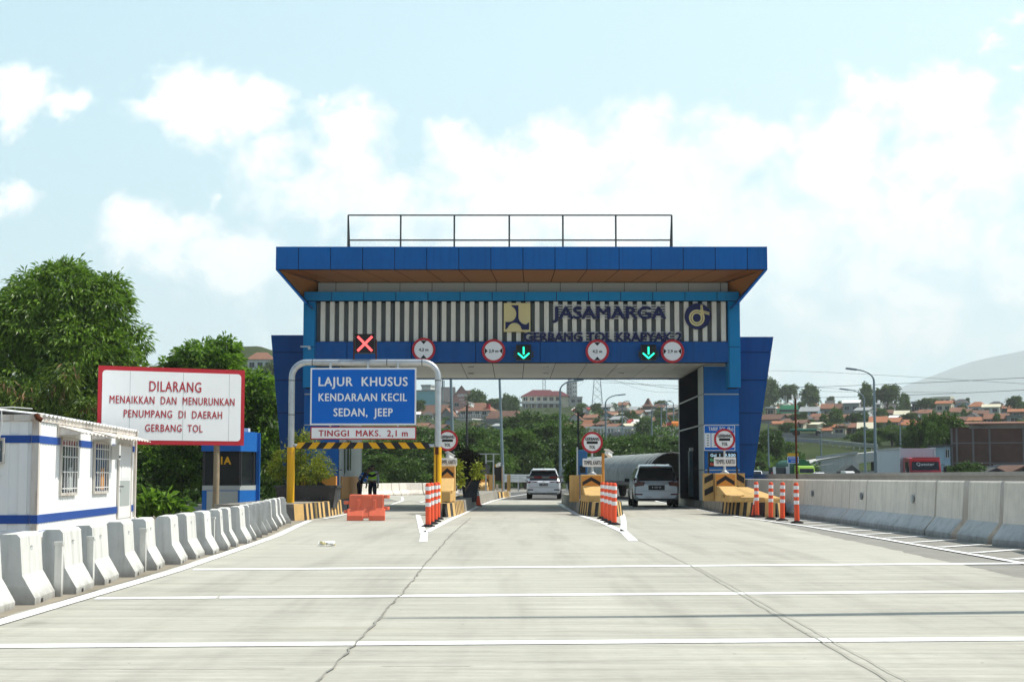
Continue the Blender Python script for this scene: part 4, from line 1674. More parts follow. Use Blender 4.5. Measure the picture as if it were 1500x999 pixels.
# sign posts reading GERBANG TOL over TEMPEL KARTU
def toll_sign(px, py, r, pcx_, pcy, pw, ph, D, ybase, label):
    e = round_sign('toll_sign', px, py, r, D, label, 'round GERBANG TOL signs on the lane islands', None)
    x, z = e.location.x, e.location.z
    p = MB()
    zb = Z(ybase, D) - z
    p.tube([(0, .10, zb), (0, .10, .25)], .035, m_galv, 8)
    p.lathe([(.16, 0), (.14, .03), (.05, .10), (.04, .22)], m_galv, 12, (0, .10, zb))
    p.build('pole', e)
    x1, z1 = XZ(pcx_, pcy, D)
    k = D / F
    b = MB()
    w, h = pw * k / 2, ph * k / 2
    b.prism(rrect(w, h, .03, x1 - x, z1 - z), -.02, .03, m_swhite)
    bo = b.build('lower_plate', e)
    t = MB()
    t.text('TEMPEL KARTU', x1 - x, z1 - z, w * 1.78, h * 1.05, -.030, m_black, fat=.002)
    t.build('lettering', bo)
    return e


toll_sign(655.5, 645, 15.4, 656, 676.5, 27, 11.5, 49.9, 683, 'round red ringed GERBANG TOL sign half hidden by the portal leg')
toll_sign(867.5, 648, 15.6, 868, 677.5, 29, 12, 50.5, 695.5, 'round red ringed GERBANG TOL sign on the island between centre and right lanes')
toll_sign(1061.5, 643.5, 15.6, 1062, 676, 32, 13, 50.8, 693.5, 'round red ringed GERBANG TOL sign before the blue right column')

# tariff board on the right column, lit fare board on legs
e = panel_sign('tariff_board', 1031, 1077, 622.5, 660, 58.42, 'blue and white TARIF TOL price board on the right gate column', m_sblue, m_swhite, [('TARIF TOL (Rp)', 1056, 628, 36, 5.4)], m_swhite, .025)
b = MB()
k = 58.42 / F
for xa, xb in ((-21.5, -13), (-12, 0), (1, 21.5)):
    b.box(xa * k, xb * k, -.009, -.0065, -14 * k, 7 * k, m_swhite)
for i in range(5):
    for xx, ww in ((-17, 3.2), (-6, 4), (6, 3.4), (15, 3.4)):
        b.box((xx - ww / 2) * k, (xx + ww / 2) * k, -.0115, -.0095, (3 - i * 3.6) * k, (4.2 - i * 3.6) * k, m_black)
b.build('price_table', e)
m_led = glow('led_white', (.55, .8, .95), .45)
m_ledr = glow('led_red', (.6, .1, .06), .3)
m_ledg = glow('led_green', (.1, .45, .2), .3)
FD = 54.0
x0, z1 = XZ(1037.5, 662, FD)
x1, z0 = XZ(1080, 684, FD)
e = empty('fare_board', ((x0 + x1) / 2, FD, .42), 'black lit fare board showing Gol 1 9.500 on legs behind the right TOL sign', 'fare board')
hw = (x1 - x0) / 2
b = MB()
b.box(-hw, hw, 0, .15, z0 - .42, z1 - .42, m_black)
b.build('housing', e)
t = MB()
zc = lambda py: Z(py, FD) - .42
kx = lambda px: GX(px, FD) - e.location.x
t.text('Gol  1', kx(1047), zc(666.5), 14 * FD / F, 4.4 * FD / F, -.01, m_led, bold=.01)
t.text('9.500', kx(1068.5), zc(666.5), 16 * FD / F, 4.4 * FD / F, -.01, m_led, bold=.01)
t.text('Gol', kx(1043), zc(673), 7 * FD / F, 4 * FD / F, -.01, m_ledg, bold=.01)
t.text('Gol', kx(1043), zc(679.5), 7 * FD / F, 4 * FD / F, -.01, m_ledr, bold=.01)
t.build('lit_figures', e)
for q in (-1, 1):
    b = MB()
    b.box(q * hw - .03, q * hw + .03, .02, .1, -.0, z0 - .425, m_dark)
    b.build('leg', e)


# ------------------------------------------------------------------ delineators and cones
def delineator():
    e = empty('delineator_post', (0, 0, 0), 'orange post', 'delineator post')
    b = MB()
    b.lathe([(.17, 0), (.16, .025), (.09, .05), (.075, .06)], m_rubber, 20)
    b.build('base', e, smooth=35)
    b = MB()
    b.lathe([(.066, .06), (.066, .96), (.060, 1.0), (.046, 1.03), (.030, 1.035), (.030, 1.005)], m_orange, 20)
    b.build('tube', e, smooth=40)
    b = MB()
    for z in (.48, .67, .86):
        b.lathe([(.0685, z), (.0685, z + .095)], m_retro, 20)
    b.build('reflective_band', e, smooth=40)
    return e


dp = delineator()
KIDS.clear()
first = True
grp = {'left': ('orange and white posts before the left lane island', [(627.3, 772), (632.5, 768), (637.3, 764.5), (641.5, 761)]),
       'centre': ('orange and white posts before the centre lane island', [(899.5, 769), (893.5, 766), (888, 763), (883, 760)]),
       'right': ('orange and white posts along the right edge line', [(1167.5, 766.5), (1146, 763), (1129, 761), (1109, 757.5)])}
nth = ['nearest', 'second nearest', 'third nearest', 'farthest']
where = {'left': 'orange post with white bands of the four beside the yellow portal leg', 'centre': 'orange post with white bands of the four before the centre TOL sign', 'right': 'orange post with white bands of the four by the right barriers'}
for kk, (gname, pts) in grp.items():
    for i, (px, py) in enumerate(pts):
        o = dp if first else copy_tree(dp)
        first = False
        x, y = G(px, py)
        o.location = (x, y, .012)
        o.rotation_euler = (R(random.uniform(-1.5, 1.5)), R(random.uniform(-1.5, 1.5)), random.random() * 6)
        tag(o, nth[i] + ' ' + where[kk], 'delineator post', gname)


def cone():
    e = empty('traffic_cone', (0, 0, 0), '', 'traffic cone')
    b = MB()
    b.box(-.19, .19, -.19, .19, 0, .035, m_rubber)
    b.build('base', e, bevel=.01)
    b = MB()
    b.lathe([(.15, .035), (.135, .08), (.035, .70), (.025, .715)], m_orange, 20)
    b.build('cone', e, smooth=40)
    b = MB()
    r = lambda z: .135 - (.1 / .62) * (z - .08) + .002
    b.lathe([(r(.36), .36), (r(.55), .55)], m_retro, 20)
    b.build('reflective_band', e, smooth=40)
    return e


c0 = cone()
x, y = G(1107.5, 757)
c0.location = (x, y, 0.012)
tag(c0, 'orange traffic cone with white band at the nose of the right island', 'traffic cone', 'orange traffic cones')
c1 = copy_tree(c0)
x, y = G(699, 741.5)
c1.location = (x, y, .012)
c1.scale = (1.1, 1.1, 1.15)
tag(c1, 'red traffic cone with grey band against the kerb left of the centre lane', 'traffic cone', 'orange traffic cones')

# orange plastic barrier closing the left lane
x, y = G(537, 762.5)
e = empty('water_barrier', (x, y, 0.01), 'orange plastic water filled barrier closing the left lane', 'barrier')
k = y / F
W2, H = 25.5 * k, 37.5 * k
b = MB()
b.xprism([(-.22, .06), (-.22, .12), (-.12, H * .5), (-.10, H), (.10, H), (.12, H * .5), (.22, .12), (.22, .06)], -W2 * .98, W2 * .98, m_oranges)
b.build('body', e, bevel=.03)
b = MB()
for q in (-1, 1):
    b.xprism([(-.24, .0), (-.24, .13), (-.13, H * .46), (-.10, H * .46), (-.10, .0)], q * W2 * .62 - .22, q * W2 * .62 + .22, m_oranges)
    b.box(q * W2 * .45 - .05, q * W2 * .45 + .05, -.150, -.1, H * .34, H * .8, m_oranges)
b.box(-.12, .12, -.125, -.1, H * .84, H * .97, m_oranges)
b.build('moulded_ribs', e, bevel=.015)
for q, zz in ((-1, H * .62), (-1, H * .27), (1, H * .85), (1, H * .40)):
    b = MB()
    b.lathe([(.09, 0), (.09, .09)], m_oranges, 14, (q * (W2 + .06), 0, zz))
    b.box(min(q * W2 * .97, q * (W2 + .06)), max(q * W2 * .97, q * (W2 + .06)), -.05, .05, zz + .01, zz + .08, m_oranges)
    b.build('hinge_lug', e, bevel=.008)

# litter on the road
x, y = G(477.5, 800)
b = MB()
for i in range(7):
    b.obox((random.uniform(-.12, .16), random.uniform(-.05, .05), .03 + random.uniform(0, .04)), (.11, .08, .03), m_gold if i % 2 else m_swhite, rz=random.random() * 3, rx=random.uniform(-.6, .6))
tag(b.build('litter', None, (x, y, .012)), 'crumpled pale yellow scrap lying on the concrete road', 'litter')


# ------------------------------------------------------------------ cars
def car(name, loc, rz, label, Lc, Wc, Hc, paint, plate, lamp='wide', low=False):
    """estate-bodied people carrier seen from behind: local y forward, rear bumper at y = 0"""
    e = empty(name, loc, label, 'car', 'silver people carriers driving through the gate', rz)
    w = Wc / 2
    zb, zs, zbelt = .24, .62, Hc * .60
    # stations: (y, half width, bottom z, belt z, roof z, roof half width)
    ST = [(.00, .90 * w, .34, .86, .88, .86 * w), (.06, .96 * w, .30, .93, .95, .90 * w), (.16, .985 * w, .27, .98, 1.06, .88 * w),
          (.34, w, .25, zbelt, Hc * .80, .80 * w), (.52, w, .24, zbelt, Hc - .06, .735 * w), (.70, w, .24, zbelt, Hc - .01, .715 * w), (1.3, w, .24, zbelt - .01, Hc + .015, .72 * w),
          (2.3, w, .24, zbelt - .03, Hc - .01, .72 * w), (2.9, w, .24, zbelt - .05, Hc - .10, .71 * w), (3.55, .985 * w, .25, zbelt - .05, zbelt + .02, .82 * w),
          (4.1, .93 * w, .27, zbelt - .16, zbelt - .13, .80 * w), (Lc, .80 * w, .34, .62, .66, .6 * w)]
    b = MB()
    rows = []
    for (y, hw, z0, zl, zr, rw) in ST:
        half = [(.0, z0), (hw * .84, z0), (hw * .965, z0 + .07), (hw, (z0 + zl) * .5 - .02), (hw * .985, zl - .07), (hw * .955, zl), (rw + (hw * .955 - rw) * .45, zl + (zr - zl) * .55), (rw, zr - .05 * min(1, max(.1, (zr - zl) * 3))), (rw * .86, zr), (0, zr + .012)]
        full = [(-x, z) for x, z in half[::-1]][:-1] + half
        rows.append([(x, y, z) for x, z in full])
    n = len(rows[0])
    v = [p for r in rows for p in r]
    f = [(i * n + j, i * n + j + 1, (i + 1) * n + j + 1, (i + 1) * n + j) for i in range(len(rows) - 1) for j in range(n - 1)]
    f += [(i * n + n - 1, i * n, (i + 1) * n, (i + 1) * n + n - 1) for i in range(len(rows) - 1)]
    f += [tuple(range(n)), tuple(range((len(rows) - 1) * n, len(rows) * n))]
    b.add(v, f, paint)
    bo = b.build('body', e, smooth=38)
    # rear window, slightly proud of the tailgate slope
    g = MB()
    za, zc_ = Hc * .625, Hc * .915

    def hatch(z):
        for (y0, _a, _b, _c, r0, _d), (y1, _e, _f, _g, r1, _h) in zip(ST, ST[1:]):
            if r0 <= z <= r1:
                return y0 + (y1 - y0) * (z - r0) / (r1 - r0)
        return .5
    ya, yc = hatch(za) - .035, hatch(zc_) - .03
    g.add([(-w * .80, ya, za), (w * .80, ya, za), (w * .84, ya + .09, za + .20), (w * .70, yc, zc_), (-w * .70, yc, zc_), (-w * .84, ya + .09, za + .20)], [(0, 1, 2, 3, 4, 5)], m_glass)
    g.add([(-w * .80, ya + .03, za - .02), (w * .80, ya + .03, za - .02), (w * .72, yc + .03, zc_ + .02), (-w * .72, yc + .03, zc_ + .02)], [(0, 1, 2, 3)], m_black)
    g.build('rear_window', e)
    sp = MB()
    sp.obox((0, yc - .04, Hc * .955), (w * 1.42, .34, .035), paint, rx=R(-4))
    sp.build('roof_spoiler', e, bevel=.012)
    br = MB()
    br.obox((0, yc - .20, Hc * .945), (w * .35, .02, .02), m_sred)
    br.build('brake_light', e)
    m_tail = mat('tail_lamp_red', (.10, .006, .010), .18, var=0, coat=.5)
    for q in (-1, 1):
        t = MB()
        if lamp == 'wide':
            zz = .90
            t.add([(q * w * .30, -.012, zz + .03), (q * w * .93, .02, zz + .05), (q * w * .985, .22, zz + .07), (q * w * .985, .20, zz - .03), (q * w * .90, .015, zz - .055), (q * w * .42, -.012, zz - .02)], [(0, 1, 2, 3, 4, 5)], m_tail)
            t.obox((q * w * .86, .012, zz - .01), (w * .2, .05, .07), m_tail)
        else:
            zz = .93
            t.add([(q * w * .50, .03, zz + .04), (q * w * .56, -.012, zz - .09), (q * w * .93, -.004, zz - .13), (q * w * 1.0, .20, zz - .06), (q * w * .985, .34, zz + .20), (q * w * .90, .20, zz + .22), (q * w * .80, .10, zz + .09)], [(0, 1, 2, 3, 4, 5, 6)], m_tail)
            t.obox((q * w * .76, .03, zz - .03), (w * .42, .085, .15), m_tail, ry=q * R(6))
            t.obox((q * w * .42, .02, zz + .055), (w * .30, .05, .018), m_galv, ry=-q * R(9))
        t.build('tail_light', e)
    p = MB()
    p.box(-.22, .22, -.030, -.012, .70, .83, m_black)
    p.box(-.32, .32, -.012, -.004, .665, .86, m_dark if lamp != 'wide' else paint)
    po = p.build('number_plate', e)
    t = MB()
    t.text(plate, 0, .775, .36, .065, -.0335, m_swhite, bold=.01)
    t.build('lettering', po)
    u = MB()
    u.box(-w * .78, w * .78, .01, .14, .27, .42, m_black)
    for q in (-1, 1):
        u.obox((q * w * .78, .02, .50), (w * .34, .06, .055), m_tail if lamp != 'wide' else m_black)
        u.obox((q * w * .36, -.002, .40), (w * .32, .05, .035), m_galv)
    u.build('rear_bumper', e)
    em = MB()
    if lamp != 'wide':
        for a in (90, 210, 330):
            c_, s_ = .035 * math.cos(R(a)), .035 * math.sin(R(a))
            pxx, pzz = -s_ * .55, c_ * .55
            em.add([(0, -.006, .96), (c_ * .6 + pxx * .6, -.006, .96 + s_ * .6 + pzz * .6), (c_ * 1.3, -.006, .96 + s_ * 1.3), (c_ * .6 - pxx * .6, -.006, .96 + s_ * .6 - pzz * .6)], [(0, 1, 2, 3)], m_galv)
    else:
        em.disc(0, .92, .05, -.010, -.006, m_galv, 20, .035)
    em.build('emblem', e)
    for q in (-1, 1):
        g = MB()
        for (y0, y1, ins) in ((.62, 1.35, .06), (1.42, 2.15, .02), (2.2, 2.95, .02)):
            def sx(z, y):
                t_ = (z - zbelt) / (Hc - .05 - zbelt)
                return w * .955 + (w * .725 - w * .955) * max(0, min(1, t_)) + .012
            zl, zh = zbelt + .04, Hc - .14
            a0, a1 = y0 + ins, y1
            h0 = zh if y1 < 2.5 else zh - .02
            h1 = zh if y1 < 2.5 else zh - .16
            g.add([(q * sx(zl, 0), a0, zl), (q * sx(zl, 0), a1 + (.35 if y1 > 2.5 else 0), zl), (q * sx(h1, 0), a1, h1), (q * sx(h0, 0), a0 + .06, h0)], [(0, 1, 2, 3)], m_glass)
        g.build('side_window', e)
        mi = MB()
        mi.obox((q * (w + .10), 2.95, zbelt + .05), (.20, .11, .15), m_black if lamp != 'wide' else paint)
        mi.build('wing_mirror', e, bevel=.03)
        for yy in (.82, 3.55):
            t = MB()
            ww = .21
            prof_ = [(.17, -ww / 2), (.30, -ww / 2), (.325, -ww / 2 + .03), (.325, ww / 2 - .03), (.30, ww / 2), (.17, ww / 2)]
            t.lathe(prof_, m_rubber, 28)
            t.v = [(q * (w - .10) + z, yy + x, .325 + y) for x, y, z in t.v]
            to = t.build('wheel', e, smooth=40)
            rmm = MB()
            rmm.lathe([(.01, 0.02), (.17, 0.03), (.20, .0)], m_galv, 20)
            rmm.v = [(q * (w - .10 + z + .07), yy + x, .325 + y) for x, y, z in rmm.v]
            rmm.build('rim', to)
            ar = MB()
            n_ = 14
            pts = [(.40 * math.cos(math.pi * i / n_), .40 * math.sin(math.pi * i / n_)) for i in range(n_ + 1)]
            vv, ff = [], []
            for (a, c_) in pts:
                vv += [(q * (w + .008), yy + a, .33 + c_), (q * (w + .008), yy + a * .80, .33 + c_ * .80)]
            ff = [(2 * i, 2 * i + 1, 2 * i + 3, 2 * i + 2) for i in range(n_)]
            ar.add(vv, ff, m_black)
            ar.build('wheel_arch', bo)
        rl = MB()
        rl.tube([(q * w * .64, .95, Hc - .01), (q * w * .64, 1.1, Hc + .025), (q * w * .64, 2.2, Hc + .025), (q * w * .64, 2.35, Hc + .0)], .014, m_galv, 6)
        rl.build('roof_rail', e)
    an = MB()
    an.tube([(0, .75, Hc), (0, .62, Hc + .16)], [.014, .006], m_black, 6)
    an.build('antenna', e)
    wp = MB()
    wp.tube([(0, ya - .03, za + .02), (.30, ya + .0, za + .10)], .009, m_black, 5)
    wp.build('wiper', e)
    sm = MB()
    sm.box(-w * .80, w * .80, -.0035, .001, .632, .640, m_dark)
    for q in (-1, 1):
        sm.box(q * w * .80 - .003, q * w * .80 + .003, .0, .02, .64, .86, m_dark)
    sm.build('tailgate_seam', e)
    return e


m_silver = mat('silver_blue_paint', (.62, .70, .75), .28, .25, var=.03, coat=.8)
m_pearl = mat('white_pearl_paint', (.70, .73, .75), .25, .1, var=.03, coat=.8)
x, y = G(962, 743)
car('people_carrier', (x, y, .01), R(-1.0), 'silver blue people carrier with brown-red tail lamps stopped in the right lane', 4.5, 1.80, 1.66, m_silver, 'B 1587 SE', 'tall')
x, y = GX(796, 83), 83
car('people_carrier', (x, y, .015), R(-2.4), 'white people carrier leaving the centre lane under the boom', 4.45, 1.80, 1.60, m_pearl, 'H 1076 LQ', 'wide')


# ------------------------------------------------------------------ people
def skin(name, V, E, m, par, sub=1):
    me = bpy.data.meshes.new(name)
    me.from_pydata([v[:3] for v in V], E, [])
    o = bpy.data.objects.new(name, me)
    C.objects.link(o)
    if par:
        o.parent = par
    me.materials.append(m)
    sk = o.modifiers.new('skin', 'SKIN')
    sk.use_smooth_shade = True
    if not me.skin_vertices:
        me.attributes.new('skin', 'FLOAT', 'POINT')
    for i, v in enumerate(V):
        r = v[3]
        me.skin_vertices[0].data[i].radius = (r, r) if not isinstance(r, tuple) else r
    me.skin_vertices[0].data[0].use_root = True
    s_ = o.modifiers.new('sub', 'SUBSURF')
    s_.levels = sub
    s_.render_levels = sub
    return o


m_skin = mat('brown_skin', (.22, .12, .075), .55, var=.05)
m_navyc = mat('navy_cloth', (.012, .016, .035), .9, var=.2)
m_bvest = mat('blue_vest', (.03, .20, .72), .8, var=.1)
m_gvest = mat('lime_vest', (.55, .98, .06), .7, var=.06)
m_grey = mat('pale_grey_cloth', (.42, .46, .50), .9, var=.1)


def lerp(a, b, t):
    return tuple(p + (q - p) * t for p, q in zip(a, b))


def person(loc, rz, label, vest, sleeve, bend=0., head_turn=0., arms=None, legs_m=m_navyc):
    """standing adult 1.68 m tall; bend leans the trunk forward about the hips (local -y is the front)"""
    e = empty('person', loc, label, 'person', None, rz)

    def tr(p):                       # lean the upper body
        x, y, z = p
        if z <= .92:
            return (x, y, z)
        dy, dz = y, z - .92
        c, s_ = math.cos(bend), math.sin(bend)
        return (x, dy * c - dz * s_, .92 + dy * s_ + dz * c)
    V, E = [], []

    def vt(p, r, lean=True):
        q = tr(p) if lean else p
        V.append((*q, r))
        return len(V) - 1

    def ed(a, b):
        E.append((a, b))
    pel = vt((0, 0, .92), .13)
    wst = vt((0, 0, 1.08), .115)
    chs = vt((0, 0, 1.28), .14)
    nck = vt((0, 0, 1.41), .055)
    hd0 = vt((0, -.01, 1.48), .062)
    hd1 = vt((0, -.02, 1.56), .088)
    hd2 = vt((0, -.01, 1.64), .070)
    for a, b in ((pel, wst), (wst, chs), (chs, nck), (nck, hd0), (hd0, hd1), (hd1, hd2)):
        ed(a, b)
    nose = vt((0, -.115, 1.55), .014)
    ed(hd1, nose)
    hands = []
    for q, arm in zip((-1, 1), arms or (None, None)):
        sh = vt((q * .18, 0, 1.35), .062)
        el = (q * .23, .02, 1.09) if not arm else arm[0]
        wr = (q * .24, -.05, .85) if not arm else arm[1]
        el_, wr_ = vt(el, .045, arm is None), vt(wr, .032, arm is None)
        ed(chs, sh)
        ed(sh, el_)
        ed(el_, wr_)
        a, b = Vector(V[el_][:3]), Vector(V[wr_][:3])
        d = (b - a).normalized()
        sd_ = d.cross(Vector((0, 1, 0.2))).normalized()
        pl = b + d * .07
        V.append((*pl, .026))
        pi_ = len(V) - 1
        ed(wr_, pi_)
        for j, ln in enumerate((.07, .08, .075, .06)):
            t0 = pl + sd_ * (j - 1.5) * .018 + d * .03
            V.append((*t0, .010))
            ed(pi_, len(V) - 1)
            V.append((*(t0 + d * ln * .6 + Vector((0, -.012, 0))), .009))
            ed(len(V) - 2, len(V) - 1)
        V.append((*(b + d * .05 + sd_ * .05), .011))
        ed(wr_, len(V) - 1)
    for q in (-1, 1):
        hp = vt((q * .09, 0, .86), .095, False)
        kn = vt((q * .10, -.01, .48), .062, False)
        an = vt((q * .105, .02, .10), .045, False)
        to = vt((q * .115, -.13, .045), .038, False)
        ed(pel, hp)
        ed(hp, kn)
        ed(kn, an)
        ed(an, to)
    body = skin('body', V, E, m_skin, e)
    # clothes: trousers, shirt, vest, cap - grown on the same joints a little thicker
    T = [(0, 0, .93, .150), (-.09, 0, .86, .115), (-.10, -.01, .48, .082), (-.105, .02, .09, .066), (.09, 0, .86, .115), (.10, -.01, .48, .082), (.105, .02, .09, .066), (*tr((0, 0, 1.02)), .13)]
    skin('trousers', T, [(0, 1), (1, 2), (2, 3), (0, 4), (4, 5), (5, 6), (0, 7)], legs_m, e)
    sh = []
    SV = [(*tr((0, 0, 1.0)), .138), (*tr((0, 0, 1.28)), .158), (*tr((0, 0, 1.39)), .075)]
    SE = [(0, 1), (1, 2)]
    for q, arm in zip((-1, 1), arms or (None, None)):
        s0 = (*tr((q * .18, 0, 1.35)), .075)
        el = tr((q * .23, .02, 1.09)) if not arm else arm[0]
        wr = tr((q * .24, -.05, .85)) if not arm else arm[1]
        SV += [s0, (*el, .058), (*lerp(el, wr, .85), .045)]
        k_ = len(SV)
        SE += [(1, k_ - 3), (k_ - 3, k_ - 2), (k_ - 2, k_ - 1)]
    skin('shirt', SV, SE, sleeve, e)
    VV = [(*tr((0, 0, .98)), (.20, .18)), (*tr((0, 0, 1.14)), (.195, .175)), (*tr((0, 0, 1.30)), (.215, .195)), (*tr((0, 0, 1.38)), (.15, .13))]
    ve = skin('vest', VV, [(0, 1), (1, 2), (2, 3)], vest, e, 2)
    bd = MB()
    for q in (-1, 1):
        bd.v += []
    for z, r_ in ((1.04, .200), (1.20, .206)):
        c = MB()
        n = 20
        vv = []
        for i in range(n):
            a = 2 * math.pi * i / n
            for dz in (0, .035):
                vv.append(tr((r_ * 1.0 * math.cos(a), r_ * .98 * math.sin(a), z + dz)))
        bd.add(vv, [(2 * i, (2 * i + 2) % (2 * n), (2 * i + 3) % (2 * n), 2 * i + 1) for i in range(n)], m_retro)
    bd.build('reflective_band', ve)
    HV = [(*tr((0, .012, 1.585)), .098), (*tr((0, .01, 1.655)), .085)]
    cp = skin('cap', HV, [(0, 1)], m_navyc, e, 2)
    pk = MB()
    pk.obox(tr((0, -.12, 1.60)), (.15, .11, .012), m_navyc, rx=bend + R(10))
    pk.build('peak', cp)
    fc = MB()
    for q in (-1, 1):
        fc.obox(tr((q * .034, -.098, 1.575)), (.022, .012, .012), m_black, rx=bend)
        fc.obox(tr((q * .092, .0, 1.555)), (.018, .035, .055), m_skin, rx=bend)
    fc.obox(tr((0, -.092, 1.505)), (.05, .012, .010), m_sred, rx=bend)
    fc.build('face', e)
    return e


person((GX(527.5, 62.5), 62.5, .02), R(100), 'person in a blue vest and dark cap bending beside the officer in lime vest', m_bvest, m_navyc, R(34), arms=(None, ((.20, -.52, 1.20), (.10, -.72, 1.30))))
person((GX(546.5, 64), 64, .02), R(-12), 'person in a bright lime vest, grey sleeves and dark cap standing in the left lane', m_gvest, m_grey)


# ------------------------------------------------------------------ foliage
m_mango = leafmat('mango_leaf', (.013, .045, .007), (.20, .35, .03), gloss=.5, trans=.32)
m_leaf = leafmat('broad_leaf', (.028, .085, .010), (.26, .46, .04), gloss=.3, trans=.5)
m_dleaf = leafmat('forest_leaf', (.012, .036, .007), (.095, .18, .026))
m_bleaf = leafmat('belt_leaf', (.016, .050, .010), (.12, .215, .035))
m_yleaf = leafmat('yellow_green_leaf', (.07, .13, .014), (.40, .43, .04))
m_rleaf = leafmat('dark_red_leaf', (.012, .014, .010), (.055, .040, .028))
m_dry = leafmat('dry_leaf', (.10, .075, .03), (.33, .20, .10))


def leaf_cloud(rng, lobes, clumps, per, ll, lw, droop=.35, spread=.5, inner=.15):
    """leaves in clumps over the shells of lobes (cx, cy, cz, rx, ry, rz); returns verts, faces, tones"""
    v, f, t = [], [], []
    wts = [l[3] * l[5] + l[4] * l[5] + l[3] * l[4] for l in lobes]
    tot = sum(wts)
    for l, wt in zip(lobes, wts):
        nc = max(1, int(clumps * wt / tot))
        for _ in range(nc):
            while True:
                d = Vector((rng.gauss(0, 1), rng.gauss(0, 1), rng.gauss(0, 1)))
                if d.length > .01:
                    d.normalize()
                    if d.z > -.75:
                        break
            rad = rng.uniform(.35, .85) if rng.random() < inner else rng.uniform(.86, 1.08)
            c = Vector((l[0] + d.x * l[3] * rad, l[1] + d.y * l[4] * rad, l[2] + d.z * l[5] * rad))
            tone = min(.95, max(.02, rng.gauss(.55, .2)))
            for _k in range(per):
                off = Vector((rng.gauss(0, 1), rng.gauss(0, 1), rng.gauss(0, .8))) * ll * spread
                ax = (d * .7 + off.normalized() * .9 + Vector((0, 0, -droop))).normalized()
                nn = (d + Vector((rng.uniform(-.7, .7), rng.uniform(-.7, .7), rng.uniform(.0, .9)))).normalized()
                sd_ = ax.cross(nn)
                if sd_.length < .05:
                    continue
                sd_.normalize()
                q = c + off
                L_ = ll * rng.uniform(.7, 1.25)
                w_ = lw * rng.uniform(.7, 1.2)
                b = len(v)
                up = sd_.cross(ax) * w_ * .25
                v += [q - ax * L_ * .5, q - ax * L_ * .05 + sd_ * w_ * .5 + up, q + ax * L_ * .5 - Vector((0, 0, L_ * .12)), q - ax * L_ * .05 - sd_ * w_ * .5 + up]
                f.append((b, b + 1, b + 2, b + 3))
                t.append(min(1, max(0, tone + rng.gauss(0, .10))))
    return v, f, t


def leaf_obj(name, parts, m, par=None):
    v, f, t = [], [], []
    for pv, pf, pt in parts:
        b = len(v)
        v += [tuple(q) for q in pv]
        f += [tuple(b + i for i in q) for q in pf]
        t += pt
    me = bpy.data.meshes.new(name)
    me.from_pydata(v, [], f)
    me.materials.append(m)
    a = me.attributes.new('tone', 'FLOAT', 'FACE')
    a.data.foreach_set('value', t)
    o = bpy.data.objects.new(name, me)
    C.objects.link(o)
    if par:
        o.parent = par
    return o


def make_tree(seed, m, label, cat='tree', clumps=700, per=9, ll=.045, lw=.022, nl=11, trunk=.32, flat=.8, name='tree', droop=.35, crown_lo=.25):
    """unit tree: 1 m tall and about 1 m wide, base at origin"""
    rng = random.Random(seed)
    e = empty(name, (0, 0, 0), label, cat)
    lobes = []
    for i in range(nl):
        a = rng.uniform(0, 6.28)
        h = rng.uniform(crown_lo + .12, .84)
        rr = math.sqrt(max(0, 1 - ((h - .55) / .45) ** 2)) * rng.uniform(.12, .33)
        s_ = rng.uniform(.13, .22)
        lobes.append((rr * math.cos(a), rr * math.sin(a), h, s_, s_, s_ * flat))
    lobes.append((0, 0, .60, .24, .24, .26))
    lobes.append((rng.uniform(-.08, .08), 0, .82, .17, .17, .15))
    parts = [leaf_cloud(rng, lobes, clumps, per, ll, lw, droop)]
    # stray sprays at the edge
    sp = [(l[0] * 1.25, l[1] * 1.25, l[2] + rng.uniform(-.02, .09), l[3] * .5, l[4] * .5, l[5] * .5) for l in lobes[:-2]]
    parts.append(leaf_cloud(rng, sp, clumps // 6, per, ll, lw, droop))
    leaf_obj('crown', parts, m, e)
    t = MB()
    t.tube([(0, 0, -.06), (.01, .01, trunk * .5), (0, .02, trunk), (.02, 0, .6)], [.032, .025, .02, .008], m_bark, 8)
    for l in lobes[:7]:
        t.tube([(0, .015, trunk * .75), (l[0] * .5, l[1] * .5, (trunk + l[2]) * .5), (l[0], l[1], l[2])], [.012, .008, .003], m_bark, 5)
    t.build('trunk', e)
    return e


used = {}


def plant(proto, px, py_b, py_t, wpx, D, label, group, zb=None, depth=None):
    """a copy of a unit tree so that it stands at D with its top at py_t and about wpx wide"""
    x = GX(px, D)
    z0 = hz(x, D) if zb is None else zb
    h = Z(py_t, D) - z0
    w = wpx * D / F
    if not used.get(proto.name):
        used[proto.name] = True
        o = proto
    else:
        o = copy_tree(proto)
    o.location = (x, D, z0)
    o.scale = (w, depth or min(w, max(h, w * .6)), h)
    o.rotation_euler = (0, 0, 0)
    tag(o, label, 'tree' if 'tree' in o.name else 'shrub', group)
    return o


# the big mango tree behind the container
rng = random.Random(3)
MD = 58.0
kx = MD / F
e = empty('mango_tree', (GX(75, MD), MD, 0), 'huge round dark green mango tree rising behind the white container office', 'tree')
lob = []


def lobe_px(px, py, rx, ry, dy=0., ry_=None):
    x, z = XZ(px, py, MD)
    lob.append((x - e.location.x, dy, z, rx * kx, (ry_ or rx) * kx, ry * kx))


